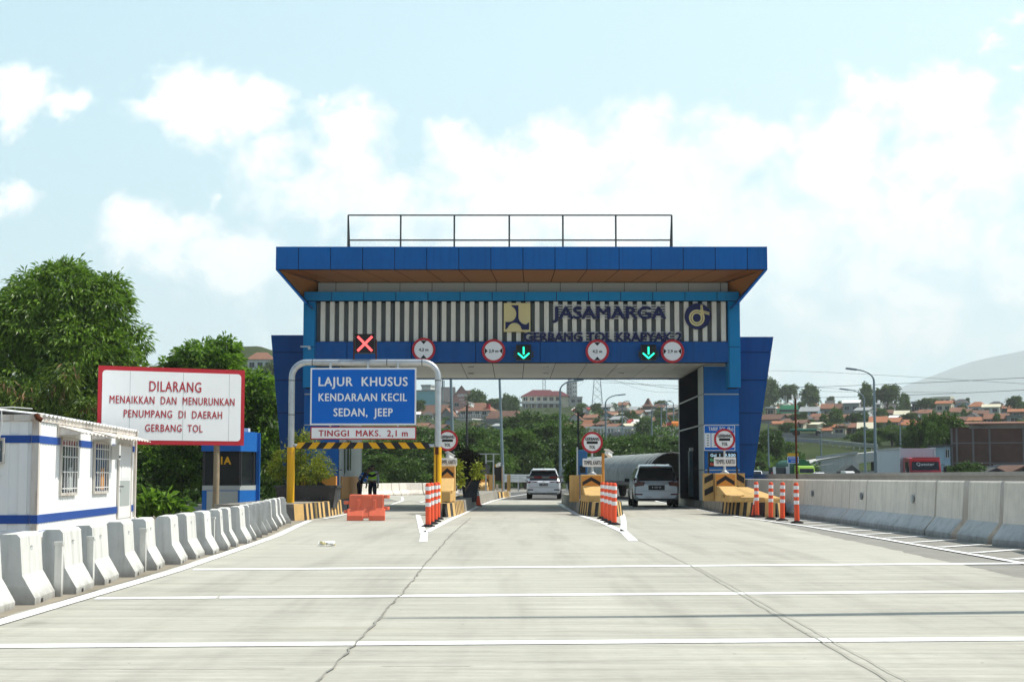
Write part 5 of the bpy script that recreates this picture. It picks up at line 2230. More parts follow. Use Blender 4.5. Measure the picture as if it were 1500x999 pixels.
for a in ((95, 440, 62, 50, -.4), (150, 460, 45, 48, -.3), (60, 480, 60, 55, -.9), (20, 500, 60, 60, -.6), (-40, 520, 60, 60, 0), (120, 520, 70, 58, -.9), (165, 540, 48, 50, -.5), (195, 570, 32, 40, -.2),
          (60, 580, 70, 60, -1.1), (150, 600, 60, 50, -.6), (0, 600, 60, 50, -1.2), (100, 650, 70, 50, -.6), (90, 500, 75, 80, 1.2), (205, 500, 14, 26, 0), (160, 425, 26, 26, 0), (95, 405, 34, 22, 0), (45, 425, 34, 26, 0), (10, 455, 30, 30, 0)):
    lobe_px(*a)
parts = [leaf_cloud(rng, lob, 5200, 10, .27, .080, .5, .5, .22)]
leaf_obj('crown', parts, m_mango, e)
t = MB()
t.tube([(0, .5, -.1), (.1, .5, 1.2), (0, .5, 2.4), (.2, .4, 5)], [.35, .28, .22, .1], m_bark, 10)
for l in lob[:12]:
    t.tube([(.03, .5, 1.8), (l[0] * .5, (l[1] + .5) * .5, (2 + l[2]) * .5), (l[0], l[1], l[2])], [.12, .08, .03], m_bark, 6)
t.build('trunk', e)
tw = MB()
ro = random.Random(8)
for (px, py) in ((70, 545), (105, 560), (40, 560), (20, 590), (110, 620), (60, 600), (30, 620)):
    x, z = XZ(px, py, MD - 4.2)
    x -= e.location.x
    pts = [(x + i * .16 * ro.choice((-1, 1)), -4.0 + ro.uniform(-.2, .2), z + .35 * math.sin(i * .8)) for i in range(4)]
    tw.tube(pts, [.02, .016, .012, .006], m_wood, 5)
# a thin tangle of dry climbers and weeds in front of it
e2 = empty('climber_tangle', (GX(60, 46), 46, 0), 'tangle of dry and yellow green climbers right behind the container roof', 'climbing plant')
l2 = []
for (px, py, rx, ry) in ((30, 600, 34, 26), (75, 590, 40, 34), (120, 612, 36, 26), (0, 585, 30, 30), (95, 560, 20, 26), (150, 625, 30, 20), (-40, 600, 40, 36), (180, 640, 30, 20), (60, 640, 120, 30)):
    x, z = XZ(px, py, 46)
    l2.append((x - e2.location.x, 0, z, rx * 46 / F, .5, ry * 46 / F))
leaf_obj('leaves', [leaf_cloud(rng, l2, 620, 9, .22, .06, .9, .7, .3)], leafmat('climber_leaf', (.03, .075, .012), (.19, .27, .035)), e2)
leaf_obj('dry_leaves', [leaf_cloud(rng, [(l[0] + .3, l[1] - .3, l[2] + .2, l[3] * .35, .2, l[5] * .5) for l in l2[:7]], 20, 11, .26, .05, 1.6, .6, .3)], m_dry, e2)
st = MB()
for l in l2:
    st.tube([(l[0] * .6, .2, 0), (l[0] * .9, .1, l[2] * .6), (l[0], 0, l[2] + l[5] * .5), (l[0] + .5, -.2, l[2] + l[5] * .6)], [.03, .022, .014, .006], m_wood, 5)
st.build('stems', e2)
bpy.data.meshes  # noqa

# the second broad tree between the warning sign and the gate
MD = 72.0
kx = MD / F
e = empty('broadleaf_tree', (GX(330, MD), MD, 0), 'bright green bushy tree between the white DILARANG sign and the gate', 'tree')
lob = []
for a in ((305, 530, 44, 30, -.4), (330, 515, 24, 22, 0), (285, 530, 30, 24, 0), (336, 546, 24, 24, -.5), (375, 580, 44, 36, -.8), (395, 620, 40, 40, -.6), (340, 590, 50, 50, -.9), (390, 670, 42, 40, -.8), (270, 570, 40, 40, 0), (350, 660, 50, 44, -.8), (250, 545, 22, 20, 0),
          (225, 680, 60, 40, -1), (280, 690, 50, 34, -1), (415, 700, 26, 34, -.6), (300, 640, 70, 60, .8), (180, 680, 50, 40, .5)):
    lobe_px(*a)
leaf_obj('crown', [leaf_cloud(rng, lob, 3800, 9, .26, .12, .25, .5, .22)], m_leaf, e)
t = MB()
t.tube([(0, .5, -.1), (.1, .5, 1.5), (0, .4, 4)], [.25, .2, .08], m_bark, 8)
for l in lob[:12]:
    t.tube([(.03, .5, 1.0), (l[0] * .5, (l[1] + .5) * .5, (1.2 + l[2]) * .5), (l[0], l[1], l[2])], [.09, .06, .02], m_bark, 5)
t.build('trunk', e)

# planters and their shrubs
def shrub(name, lobes_px, D, label, m, clumps, per, ll, lw, base_py, cat='shrub', droop=.2, depth=.6):
    px0 = sum(l[0] for l in lobes_px) / len(lobes_px)
    zb = Z(base_py, D)
    e = empty(name, (GX(px0, D), D, zb), label, cat)
    k = D / F
    lb_ = [(GX(px, D) - e.location.x, random.uniform(-.2, .2), Z(py, D) - zb, rx * k, min(depth, rx * k), ry * k) for px, py, rx, ry in lobes_px]
    leaf_obj('foliage', [leaf_cloud(random.Random(len(label)), lb_, clumps, per, ll, lw, droop, .5, .25)], m, e)
    s_ = MB()
    for l in lb_:
        s_.tube([(l[0] * .4, 0, -.15), (l[0] * .8, l[1] * .5, l[2] * .6), (l[0], l[1], l[2] + l[5] * .4)], [.022, .016, .008], m_bark, 5)
    s_.build('stems', e)
    return e


def planter(px0, px1, py0, py1, D, label, depth=1.0, flare=.10):
    x0, x1 = GX(px0, D), GX(px1, D)
    z0, z1 = Z(py1, D), Z(py0, D)
    cx, w = (x0 + x1) / 2, (x1 - x0) / 2
    e = empty('planter', (cx, D, z0), label, 'planter', 'dark stone planters on the islands')
    h = z1 - z0
    b = MB()
    b.vprism([(-w + flare, 0.1), (w - flare, 0.1), (w - flare, depth - .1), (-w + flare, depth - .1)], 0, h - .05, m_stone, top=[(-w, 0), (w, 0), (w, depth), (-w, depth)])
    for i in range(max(2, int(w * 2.2))):
        xx = -w + 2 * w * (i + .5) / max(2, int(w * 2.2))
        b.obox((xx, .04, h * .5), (.04, .03, h * .95), m_stone, rx=R(-6))
    b.build('trough', e)
    b = MB()
    b.box(-w - .04, w + .04, -.04, .12, h - .05, h + .02, m_stone)
    b.box(-w - .04, w + .04, depth - .12, depth + .04, h - .05, h + .02, m_stone)
    b.box(-w - .04, -w + .1, .121, depth - .121, h - .05, h + .018, m_stone)
    b.box(w - .1, w + .04, .121, depth - .121, h - .05, h + .018, m_stone)
    b.build('rim', e)
    b = MB()
    b.box(-w + .1, w - .1, .12, depth - .12, h - .12, h - .06, m_soil)
    b.build('soil', e)
    return e


planter(405, 493, 712, 744, 48.4, 'long black stone planter on the far left island behind the portal leg', 1.4)
shrub('planter_shrub', [(420, 680, 20, 26), (450, 665, 26, 26), (455, 690, 28, 20), (432, 700, 24, 14), (475, 690, 14, 18), (442, 645, 16, 14), (405, 690, 14, 20)], 49.1, 'yellow green feathery shrub growing in the left stone planter', m_yleaf, 620, 9, .12, .035, 713)
cp = MB()
D = 50.6
for pa, pb in ((437, 446), (481, 492)):
    pass
e = empty('crash_block', (GX(464, D), D, .44), 'amber panel with a wide black chevron behind the left stone planter', 'crash block', 'amber crash blocks with black chevrons')
k = D / F
b = MB()
b.box(-29 * k, 29 * k, 0, .35, 0, Z(697, D) - .44, m_amberp)
b.build('block', e)
b = MB()
h = Z(697, D) - .44
for q in (-1, 1):
    b.add([(0, -.008, h - .08), (q * 25 * k, -.008, h - .45), (q * 25 * k, -.008, h - .75), (0, -.008, h - .35)], [(0, 1, 2, 3)], m_black)
b.build('chevron', e)
planter(676, 701, 705, 735, 60, 'black stone planter on the long island holding the dark red shrub', 1.1)
shrub('planter_shrub', [(680, 690, 15, 24), (692, 685, 14, 24), (672, 675, 12, 22), (690, 705, 12, 14), (684, 668, 10, 14)], 60.4, 'tall dark red brown shrub in the planter beside the centre lane', m_rleaf, 420, 9, .13, .05, 708)
shrub('planter_shrub', [(655, 690, 12, 10), (667, 684, 9, 10), (671, 700, 6, 14), (650, 678, 8, 8), (700, 690, 6, 14)], 51.5, 'pale yellow green shrub behind the left TEMPEL KARTU plate', m_yleaf, 200, 9, .12, .06, 712)
planter(831, 843, 705, 733, 62, 'narrow black flared planter on the island right of the centre lane', .6, .12)
shrub('planter_shrub', [(836, 690, 8, 16), (841, 680, 8, 18), (835, 700, 7, 8)], 62.3, 'dark green shrub in the narrow planter right of the white car', m_leaf, 130, 8, .14, .06, 706)
shrub('broad_leaf_plant', [(222, 742, 20, 12), (240, 735, 14, 10), (205, 748, 14, 10), (260, 745, 12, 8)], 46, 'glossy broad leaved plant with pale blooms beside the container door', m_leaf, 70, 7, .34, .16, 757)

# posts, lamps and machines on the islands
def camera_post(px, py_top, py_base, D, label, dx, mp=m_amberp, r=.045, head=True, name='camera_post', cat='camera post', zb=None):
    x = GX(px, D)
    zb = Z(py_base, D) if zb is None else zb
    e = empty(name, (x, D, zb), label, cat)
    h = Z(py_top, D) - zb
    b = MB()
    b.tube([(0, 0, 0), (0, 0, h)], r, mp, 10)
    b.lathe([(r * 2.2, 0), (r * 2.2, .03), (r, .05)], mp, 12)
    b.build('pole', e)
    if head:
        b = MB()
        b.obox((dx, -.12, h - .02), (.13, .34, .13), m_white, rx=R(-14), rz=R(-25 if dx > 0 else 25))
        b.obox((dx, -.16, h + .07), (.17, .44, .02), m_white, rx=R(-14), rz=R(-25 if dx > 0 else 25))
        b.build('camera_head', e, bevel=.01)
        b = MB()
        b.tube([(0, 0, h - .12), (dx * .6, -.02, h - .12), (dx, -.06, h - .04)], .022, m_dark, 6)
        b.build('arm', e)
    return e


camera_post(883, 664, 742, 50, 'orange post with white camera lamp beside the centre TOL sign', .17, zb=.42)
camera_post(657.5, 668, 742, 50.8, 'thin post with white camera lamp under the left TOL sign', .05, m_galv, .025, zb=.40)
camera_post(847, 603, 738, 60, 'slim dark post with two cameras rising left of the centre TOL sign', .30, m_dark, .04, zb=.42)
camera_post(684, 593, 738, 78, 'slim dark post with white camera above the left lane island', .22, m_dark, .05, zb=.40)
camera_post(737, 681, 722, 90, 'grey post with white camera at the far end of the long island', -.28, m_galv, .04, zb=.34)
e = empty('card_reader', (GX(853, 54), 54, .42), 'blue card reader cabinet on the centre island behind the TOL sign', 'card reader')
k = 54 / F
b = MB()
b.box(-6.5 * k, 7 * k, 0, .5, 0, Z(659, 54) - .42, mat('dusty_blue_paint', (.03, .13, .30), .5, var=.12, scale=3))
b.build('cabinet', e, bevel=.02)
b = MB()
b.box(-8.5 * k, -6.7 * k, -.1, .3, 0, Z(655, 54) - .42, m_galv)
b.build('frame_post', e)
b = MB()
b.box(-4 * k, 4.5 * k, -.012, -.002, .9, 1.15, m_glass)
b.box(-3 * k, 3 * k, -.012, -.002, .5, .62, m_black)
b.build('screen', e)
e = empty('card_reader', (GX(1018, 62), 62, .42), 'dark teal card reader machine beside the blue right column', 'card reader')
m_teal = mat('dark_teal_paint', (.012, .06, .085), .5, var=.1)
b = MB()
b.xprism([(0, 0), (-.05, 1.0), (.05, 1.75), (.5, 1.8), (.5, 0)], -.24, .24, m_teal)
b.build('cabinet', e, bevel=.02)
b = MB()
b.obox((0, .0, 1.5), (.36, .03, .24), m_tint, rx=R(-8))
b.build('screen', e)
b = MB()
b.obox((-.12, .02, 1.85), (.22, .3, .13), m_band)
b.build('camera', e, bevel=.02)
# raised boom in the right lane
e = empty('boom_gate', (GX(1011, 64.5), 64.5, .42), 'red and white boom raised upright beside the right column', 'boom gate', 'boom gates of the toll lanes')
b = MB()
b.box(-.16, .16, -.15, .2, 0, 1.0, mat('faded_white_metal', (.55, .57, .58), .5, var=.1))
b.build('housing', e, bevel=.02)
bm_ = MB()
for i in range(7):
    bm_.box(-.05, .05, -.22, -.16, .75 + i * .38, .75 + (i + 1) * .38, m_sred if i % 2 == 0 else m_swhite)
bm_.build('arm', e)
m_boomr = mat('boom_dull_red', (.16, .012, .015), .6)
m_boomg = mat('boom_dull_grey', (.16, .16, .16), .6)
e = empty('boom_gate', (GX(849, 74), 74, .42), 'lowered red and grey boom across the centre lane behind the white car', 'boom gate', 'boom gates of the toll lanes')
b = MB()
b.box(-.16, .16, 0, .35, 0, .95, m_amber)
b.build('housing', e, bevel=.02)
bm_ = MB()
zz = Z(699, 74) - .42
for i in range(7):
    xa = -(849 - 771) * 74 / F + i * .36
    bm_.box(xa, xa + .36, -.08, -.02, zz - .045, zz + .045, m_boomr if i % 2 else m_boomg)
bm_.build('arm', e)
# machine group at the far end of the long island
e = empty('exit_display', (GX(729, 91), 91, .34), 'orange framed black lane display at the far end of the long island', 'lane display')
k = 91 / F
b = MB()
b.box(-5.5 * k, 5.5 * k, .0, .3, Z(704, 91) - .34, Z(684, 91) - .34, m_black)
b.box(-4 * k, 3 * k, -.02, .3, Z(683.8, 91) - .34, Z(680, 91) - .34, m_yellow)
b.build('display', e)
for q in (-7.2, 6):
    b = MB()
    b.box(q * k, (q + 2) * k, -.05, .3, 0, Z(684, 91) - .34, m_amberp)
    b.build('post', e)
b = MB()
b.box(-2 * k, 1 * k, .05, .2, 0, Z(709, 91) - .34, m_white)
b.build('card_slot', e)
e = empty('steel_frame', (GX(722, 88.4), 88.4, .34), 'thin grey steel frame with a round topped plate behind the far crash block', 'frame')
b = MB()
k = 88.4 / F
for q in (-10, 1):
    b.box(q * k - .04, q * k + .04, -.04, .04, 0, Z(665, 88.4) - .34, m_galv)
b.box(-24 * k, 10 * k, -.03, .03, Z(665.5, 88.4) - .34, Z(664, 88.4) - .34, m_galv)
b.box(-10 * k, 1 * k, -.025, .025, Z(676, 88.4) - .34, Z(674.5, 88.4) - .34, m_galv)
b.build('frame', e)
b = MB()
pl = [(-17 * k, Z(694, 88.4) - .34), (-5 * k, Z(694, 88.4) - .34), (-5 * k, Z(683, 88.4) - .34), (-8 * k, Z(679, 88.4) - .34), (-14 * k, Z(679, 88.4) - .34), (-17 * k, Z(683, 88.4) - .34)]
b.prism(pl, -.1, -.05, mat('dull_grey_plate', (.10, .10, .095), .6, var=.1))
b.build('round_plate', e)
# curved barrier row of the left lane beyond the gate
pr2 = nj_mesh('barrier', 1.3, .78, .56, .2, m_barrier2, m_barrier2, .42, False).build('slip_lane_barrier', bevel=.012)
KIDS[pr2.name] = []
pth = [(-8.6, 84), (-8.3, 92), (-8.0, 98), (-6.9, 101.8), (-5.4, 103.2), (-4.0, 104.0), (-2.9, 104.2)]
i, s_ = 0, .7
while True:
    q = along(pth, s_)
    if q is None or i > 20:
        break
    o = pr2 if i == 0 else copy_tree(pr2)
    o.location = (q[0], q[1], 0.012)
    o.rotation_euler = (0, 0, q[2])
    tag(o, '%s grey barrier along the bend of the left lane beyond the gate' % ORD[i], 'barrier', 'grey barriers on the bend beyond the left lane')
    s_ += 1.38
    i += 1
# rusty red pole by the right barriers, and the lamp pole off to the right whose shadow crosses the road
e = empty('rusty_pole', (GX(1166, 52), 52, 0), 'thin rusty pole standing behind the last orange posts', 'pole')
b = MB()
b.tube([(0, 0, 0), (-.02, 0, Z(584, 52))], .035, m_rust, 8)
b.build('shaft', e)
b = MB()
zz = Z(584, 52)
for q in (-1, 1):
    b.tube([(-.02, 0, zz - .08), (-.02 + q * .1, 0, zz), (-.02 + q * .1, 0, zz + .14)], .022, m_swhite, 6)
b.build('prong', e)


# ------------------------------------------------------------------ tree belt and hillside trees
pA = make_tree(11, m_bleaf, '', clumps=620, per=8, ll=.062, lw=.034, nl=13, name='belt_tree', crown_lo=.05)
pB = make_tree(23, m_bleaf, '', clumps=620, per=8, ll=.070, lw=.030, nl=10, name='belt_tree', crown_lo=.12)
pC = make_tree(37, m_dleaf, '', clumps=560, per=8, ll=.075, lw=.04, nl=12, name='belt_tree', crown_lo=.02)
pH = make_tree(41, m_bleaf, '', clumps=330, per=8, ll=.10, lw=.055, nl=9, name='hillside_tree', crown_lo=.15)
pI = make_tree(43, leafmat('hill_leaf', (.025, .06, .015), (.12, .19, .04)), '', clumps=300, per=8, ll=.10, lw=.055, nl=8, name='hillside_tree', crown_lo=.22)
gb = 'trees of the dense belt behind the toll gate'
lb_ = 'dense dark green tree in the belt of trees behind the toll gate'
protos = [pA, pB, pC]
rg = random.Random(5)
belt = [  # (px, top row, width px, D)
    (560, 640, 90, 118), (600, 632, 84, 128), (638, 628, 90, 135), (545, 665, 70, 108), (590, 668, 80, 112), (628, 664, 70, 116), (672, 622, 90, 150), (712, 640, 74, 140), (700, 612, 80, 175),
    (742, 628, 84, 150), (770, 640, 76, 138), (740, 618, 80, 185), (786, 618, 90, 165), (820, 612, 84, 180), (812, 640, 74, 142), (846, 630, 80, 150), (878, 626, 84, 160), (905, 640, 84, 150),
    (912, 632, 80, 175), (940, 628, 70, 160), (955, 620, 60, 172), (984, 634, 80, 165), (1005, 640, 70, 175), (655, 602, 70, 215), (620, 604, 80, 225), (770, 600, 80, 235), (720, 600, 60, 245), (800, 606, 60, 250),
    (840, 612, 60, 230), (1020, 650, 70, 160), (760, 662, 60, 128), (850, 662, 60, 130), (930, 655, 66, 140), (690, 655, 70, 125), (655, 648, 70, 128), (970, 650, 60, 146), (590, 610, 90, 200)]
for i, (px, ty, w, D) in enumerate(belt):
    D = max(D, 150 + i % 9) if px > 725 else D
    ty = max(ty, 634 + (px % 7)) if px > 832 else max(ty, 627 + (px % 5)) if px < 755 else ty
    plant(protos[i % 3], px, 0, ty, w * 1.12, float(D), lb_, gb)
for i, (px, ty, w, D, lab) in enumerate([
        (1122, 628, 56, 190., 'dark tree just right of the tapering blue wing'), (1138, 648, 60, 205., 'low bushy dark tree behind the concrete wall right of the gate'),
        (1110, 660, 44, 178., 'bright green bush low behind the right end of the gate'), (1152, 660, 50, 207., 'low dark bush left of the small blue road sign'),
        (1276, 628, 56, 250., 'dark rounded tree beside the tall curved street lamp'), (1305, 622, 60, 255., 'broad dark tree right of the tall street lamp'), (1328, 628, 46, 250., 'dark tree left of the tall cypress-dark clump'),
        (1352, 606, 56, 175., 'tall almost black tree with a few pale blooms behind the red truck'), (1384, 600, 62, 172., 'tall dark tree touching the brick warehouse roof'), (1366, 618, 50, 168., 'dark tree between the two tallest trees behind the truck'),
        (1256, 634, 40, 262., 'small dark tree at the bend of the embankment road'),
        (1412, 675, 70, 118., 'bright green bush before the brick warehouse')]):
    plant([pC, pA, pB][i % 3], px, 0, ty, w * 1.1, D, lab, 'trees beyond the right concrete wall')
hill = [  # (px, base row, top row, width px, label)
    (1127, 602, 553, 36, 'tall pale green tree on the skyline just right of the gate'), (1153, 600, 562, 34, 'rounded tree on the skyline behind the white minarets'), (1187, 600, 563, 34, 'dense dark tree on the skyline right of the green mosque'),
    (1217, 594, 580, 12, 'tiny thin tree alone on the skyline'), (1269, 604, 561, 26, 'tall airy tree on the skyline behind the second street lamp'), (1300, 606, 562, 40, 'largest tree on the right skyline beside the tall street lamp'),
    (1325, 602, 576, 20, 'small rounded tree at the right foot of the largest skyline tree'), (1356, 606, 582, 28, 'dark round tree between white roofed hillside houses'), (1372, 600, 584, 16, 'small tree left of the cream two storey house'),
    (1486, 606, 579, 24, 'dark tree at the far right of the ridge'), (1497, 608, 588, 22, 'pale green tree at the right frame edge of the ridge'), (1175, 622, 603, 16, 'small bush among houses below the green mosque'),
    (1224, 624, 598, 28, 'round tree in the middle of the right hillside houses'), (1250, 626, 604, 24, 'bright tree below the white roofed big house'), (1206, 622, 606, 14, 'light green bush left of the mid hill round tree'),
    (1332, 622, 604, 24, 'green tree between orange roofs'), (1460, 622, 605, 14, 'small tree before the brown red roof'), (1152, 640, 618, 26, 'dark tree over the left end of the hillside road'), (1290, 618, 598, 26, 'low green tree under the largest skyline tree'),
    (1417, 598, 582, 8, 'slim dark tree beside the dark roofed blue house'), (698, 606, 571, 36, 'dense tree on the skyline right of the pink wall'), (722, 604, 583, 26, 'lower dark tree right of the pink wall'), (742, 606, 577, 22, 'pale green tree left of the white mansion'),
    (732, 606, 586, 20, 'rounded green tree behind the thin lamp pole'), (753, 610, 580, 20, 'hazy grey green tree at the left corner of the mansion'), (610, 610, 585, 26, 'dark tree beside the turquoise wall'), (850, 612, 592, 22, 'tree right of the mansion'),
    (873, 606, 590, 16, 'tree behind the golden dome'), (899, 600, 590, 14, 'round dark tree on the skyline right of the dome'), (968, 625, 602, 18, 'tree beside the small orange roof'), (874, 626, 612, 14, 'bright green bush right of the orange roof'),
    (995, 606, 598, 12, 'small tree by the gate column on the skyline'), (945, 640, 612, 36, 'dark tree below the brown pagoda roof'), (800, 630, 606, 40, 'dark tree below the mansion terrace'), (772, 634, 608, 40, 'shadowy tree under the mansion wall'),
    (400, 600, 527, 46, 'olive green tree below the hilltop house behind the left wing'), (385, 590, 545, 34, 'green bush on the left hill below the tiled roof'), (1440, 602, 592, 6, 'slim palm on the right ridge')]
for i, (px, by, ty, w, lab) in enumerate(hill):
    D = hill_D(px, by)
    if px < 420:
        D = 420.
    plant([pH, pI][i % 2], px, by, ty, w * 1.1, D, lab, 'trees scattered over the hillside', zb=Z(by, D) - .4)

# low growth that covers the slope between the houses
rg = random.Random(9)
parts = []
for i in range(430):
    if i < 190:
        x, y = rg.uniform(-70, 70), rg.uniform(170, 245)
    else:
        D = rg.uniform(300, 800)
        x, y = GX(rg.uniform(560, 1560), D), D
    if x > 35 and y < 340:
        continue
    if x > 40 + .02 * y and rg.random() < .35:
        continue
    s_ = rg.uniform(2.2, 4.2) * (.8 if y < 330 else .42)
    z = hz(x, y)
    parts.append(leaf_cloud(rg, [(x, y, z + s_ * .3, s_, s_, s_ * .6)], 34, 6, s_ * .26, s_ * .14, .1))
o = leaf_obj('undergrowth', parts, m_bleaf)
tag(o, 'tangled undergrowth covering the slope between trees and houses', 'undergrowth', kind='stuff')
parts = []
for i in range(240):
    x, y = rg.uniform(-34, -10), rg.uniform(62, 150)
    if x > -12 and y < 70:
        continue
    s_ = rg.uniform(.8, 2.0)
    parts.append(leaf_cloud(rg, [(x, y, s_ * .3, s_, s_, s_ * .7)], 20, 6, .36, .14, .2))
o = leaf_obj('verge_growth', parts, m_dleaf)
tag(o, 'low weeds and bushes along the left verge behind the booth', 'undergrowth', kind='stuff')

# ------------------------------------------------------------------ hillside houses
def cm(name, c, **k):
    return mat(name, c, k.pop('rough', .8), var=k.pop('var', .14), scale=k.pop('scale', .9), **k)


WALL = {'white': cm('wall_white', (.62, .62, .58), dirt=(.4, .38, .33), dirt_amt=.5), 'cream': cm('wall_cream', (.60, .55, .42), dirt=(.4, .36, .28), dirt_amt=.5), 'grey': cm('wall_grey', (.30, .31, .31), dirt=(.2, .2, .19), dirt_amt=.6),
        'brown': cm('wall_brown', (.20, .15, .12), dirt=(.12, .1, .08), dirt_amt=.6), 'blue': cm('wall_blue', (.30, .42, .50)), 'green': cm('wall_green', (.14, .42, .24)), 'teal': cm('wall_teal', (.24, .52, .56)), 'pink': cm('wall_pink', (.52, .27, .24), dirt=(.45, .27, .26), dirt_amt=.5),
        'dark': cm('wall_dark', (.075, .08, .08)), 'concrete': cm('wall_concrete', (.40, .39, .36), dirt=(.25, .24, .22), dirt_amt=.6)}
ROOF = {'orange': cm('roof_orange', (.34, .15, .085), dirt=(.22, .11, .07), dirt_amt=.6), 'brown': cm('roof_brown', (.17, .10, .075), dirt=(.13, .08, .06), dirt_amt=.6), 'maroon': cm('roof_maroon', (.12, .04, .045)), 'dark': cm('roof_dark', (.085, .085, .085), dirt=(.14, .12, .1), dirt_amt=.5),
        'white': cm('roof_white', (.72, .72, .70)), 'cream': cm('roof_cream', (.60, .56, .42)), 'red': cm('roof_red', (.36, .05, .045)), 'grey': cm('roof_grey', (.32, .33, .33)), 'green': cm('roof_green', (.10, .30, .18)), 'rust': cm('roof_rust', (.24, .125, .085), dirt=(.15, .09, .065), dirt_amt=.6)}
m_hwin = mat('house_window', (.03, .04, .045), .2, var=.2)
m_frame = mat('window_frame', (.5, .49, .45), .6)


def house(px0, px1, by, ey, ry, wall, roof, typ, label, D=None, floors=1, nwin=None, name='hillside_house', cat='house', rz=None, dep=None, group='houses on the hillside', over=.5, ridge=.5):
    D = D or hill_D((px0 + px1) / 2, by)
    if rz is None:
        rz = -R(14 + 26 * ((px0 * 7.3 + px1 * 3.1) % 1)) if D > 250 and 'mansion' not in label else 0.
    x0, x1 = GX(px0, D), GX(px1, D)
    w = (x1 - x0) / 2
    zb, ze, zr = Z(by, D), Z(ey, D), Z(ry, D)
    dep = dep or max(5., min(14., 2 * w * .85))
    e = empty(name, ((x0 + x1) / 2, D, zb), label, cat, group, rz)
    H, RH = ze - zb, zr - ze
    b = MB()
    b.box(-w, w, 0, dep, -2.5, H, WALL[wall])
    if typ == 'gy':
        b.prism([(-w, H), (w, H), (0, H + RH * .96)], .01, dep - .01, WALL[wall])
    if typ == 'gx':
        b.xprism([(0.01, H), (dep - .01, H), (dep * ridge, H + RH * .94)], -w + .01, w - .01, WALL[wall])
    b.build('wall', e)
    r = MB()
    t = .16
    m_ = ROOF[roof]
    if typ == 'gx':
        for (ya, yb, za, zc_) in ((-over, dep * ridge, H - over * RH / (dep * ridge), H + RH), (dep + over, dep * ridge, H - over * RH / (dep * ridge), H + RH)):
            r.add([(-w - over, ya, za), (w + over, ya, za), (w + over, yb, zc_), (-w - over, yb, zc_), (-w - over, ya, za + t), (w + over, ya, za + t), (w + over, yb, zc_ + t), (-w - over, yb, zc_ + t)],
                  [(0, 1, 2, 3), (4, 5, 6, 7), (0, 1, 5, 4), (1, 2, 6, 5), (3, 0, 4, 7)], m_)
    elif typ == 'gy':
        for q in (-1, 1):
            xa, za = q * (w + over), H - over * RH / w
            r.add([(xa, -over, za), (0, -over, H + RH), (0, dep + over, H + RH), (xa, dep + over, za), (xa, -over, za + t), (0, -over, H + RH + t), (0, dep + over, H + RH + t), (xa, dep + over, za + t)],
                  [(0, 1, 2, 3), (4, 5, 6, 7), (0, 1, 5, 4), (3, 0, 4, 7), (2, 3, 7, 6)], m_)
    elif typ == 'hip':
        k = min(w * .55, dep * .5)
        P = [(-w - over, -over, H - .1), (w + over, -over, H - .1), (w + over, dep + over, H - .1), (-w - over, dep + over, H - .1), (-w + k, dep / 2, H + RH), (w - k, dep / 2, H + RH)]
        r.add(P, [(0, 1, 5, 4), (1, 2, 5), (2, 3, 4, 5), (3, 0, 4), (0, 1, 2, 3)], m_)
    else:
        r.box(-w - .25, w + .25, -.4, dep + .2, H + .01, H + max(.18, RH), m_)
    r.build('roof', e)
    nwin = nwin if nwin is not None else max(1, min(6, int(2 * w / 2.6)))
    fh = H / floors
    for fl in range(floors):
        for i in range(nwin):
            cx = -w + 2 * w * (i + .5) / nwin
            ww, hh = min(1.0, 2 * w / nwin * .34), min(.75, fh * .28)
            zc_ = fl * fh + fh * .55
            if H < 1.2:
                continue
            q = MB()
            q.box(cx - ww, cx + ww, -.035, -.004, zc_ - hh, zc_ + hh, m_frame)
            q.box(cx - ww * .86, cx - .03, -.045, -.037, zc_ - hh * .88, zc_ + hh * .88, m_hwin)
            q.box(cx + .03, cx + ww * .86, -.045, -.037, zc_ - hh * .88, zc_ + hh * .88, m_hwin)
            q.build('window', e)
    if rz < -.1 and nwin:
        for fl in range(floors):
            zc_ = fl * fh + fh * .55
            if H < 1.6:
                continue
            q = MB()
            q.box(w + .004, w + .035, dep * .38, dep * .62, zc_ - min(.7, fh * .28), zc_ + min(.7, fh * .28), m_frame)
            q.box(w + .037, w + .045, dep * .40, dep * .60, zc_ - min(.62, fh * .24), zc_ + min(.62, fh * .24), m_hwin)
            q.build('window', e)
    return e, w, H, dep, RH


# centre, seen under the gate ceiling
house(606, 648, 606, 573, 571, 'teal', 'grey', 'flat', 'plain turquoise walled house left of the pink walled house', nwin=0, D=640)
house(617, 631, 590, 566, 563.5, 'white', 'grey', 'flat', 'small white roof room standing above the turquoise wall', D=660, nwin=2)
e, w, H, dep, RH = house(662, 690, 605, 583, 565, 'pink', 'dark', 'gy', 'house with a pale pink gable wall lettered in white', D=600, rz=0., nwin=2, dep=16)
b = MB()
b.box(w * .05, w * 1.0, -.12, .4, H * .5, H + RH * .62, WALL['pink'])
b.build('parapet_wall', e)
t = MB()
t.text('KAFFATI', w * .08, H + RH * .22, w * 1.0, 1.0, -.16, m_swhite, bold=.03)
t.text('BAKERY', w * .10, H - .6, w * .7, .45, -.16, m_swhite, bold=.01)
t.text('& CAFE', w * .12, H - 1.6, w * .36, .45, -.16, m_swhite, bold=.01)
t.build('lettering', e)
e, w, H, dep, RH = house(642, 664, 606, 588, 566, 'grey', 'dark', 'gx', 'dark sloped roof wing left of the pink gable with a white porch', D=604, rz=0., nwin=2, dep=14)
b = MB()
b.box(-w, w + .6, -2.4, -.02, H - 2.2, H - 1.2, WALL['white'])
for q in (-.2, .95):
    b.box(w * q - .12, w * q + .12, -2.3, -2.0, -3, H - 2.21, WALL['white'])
b.build('porch', e)
house(602, 650, 624, 605, 593, 'brown', 'brown', 'gx', 'long brown tiled house at the left behind the portal leg', D=470, nwin=4)
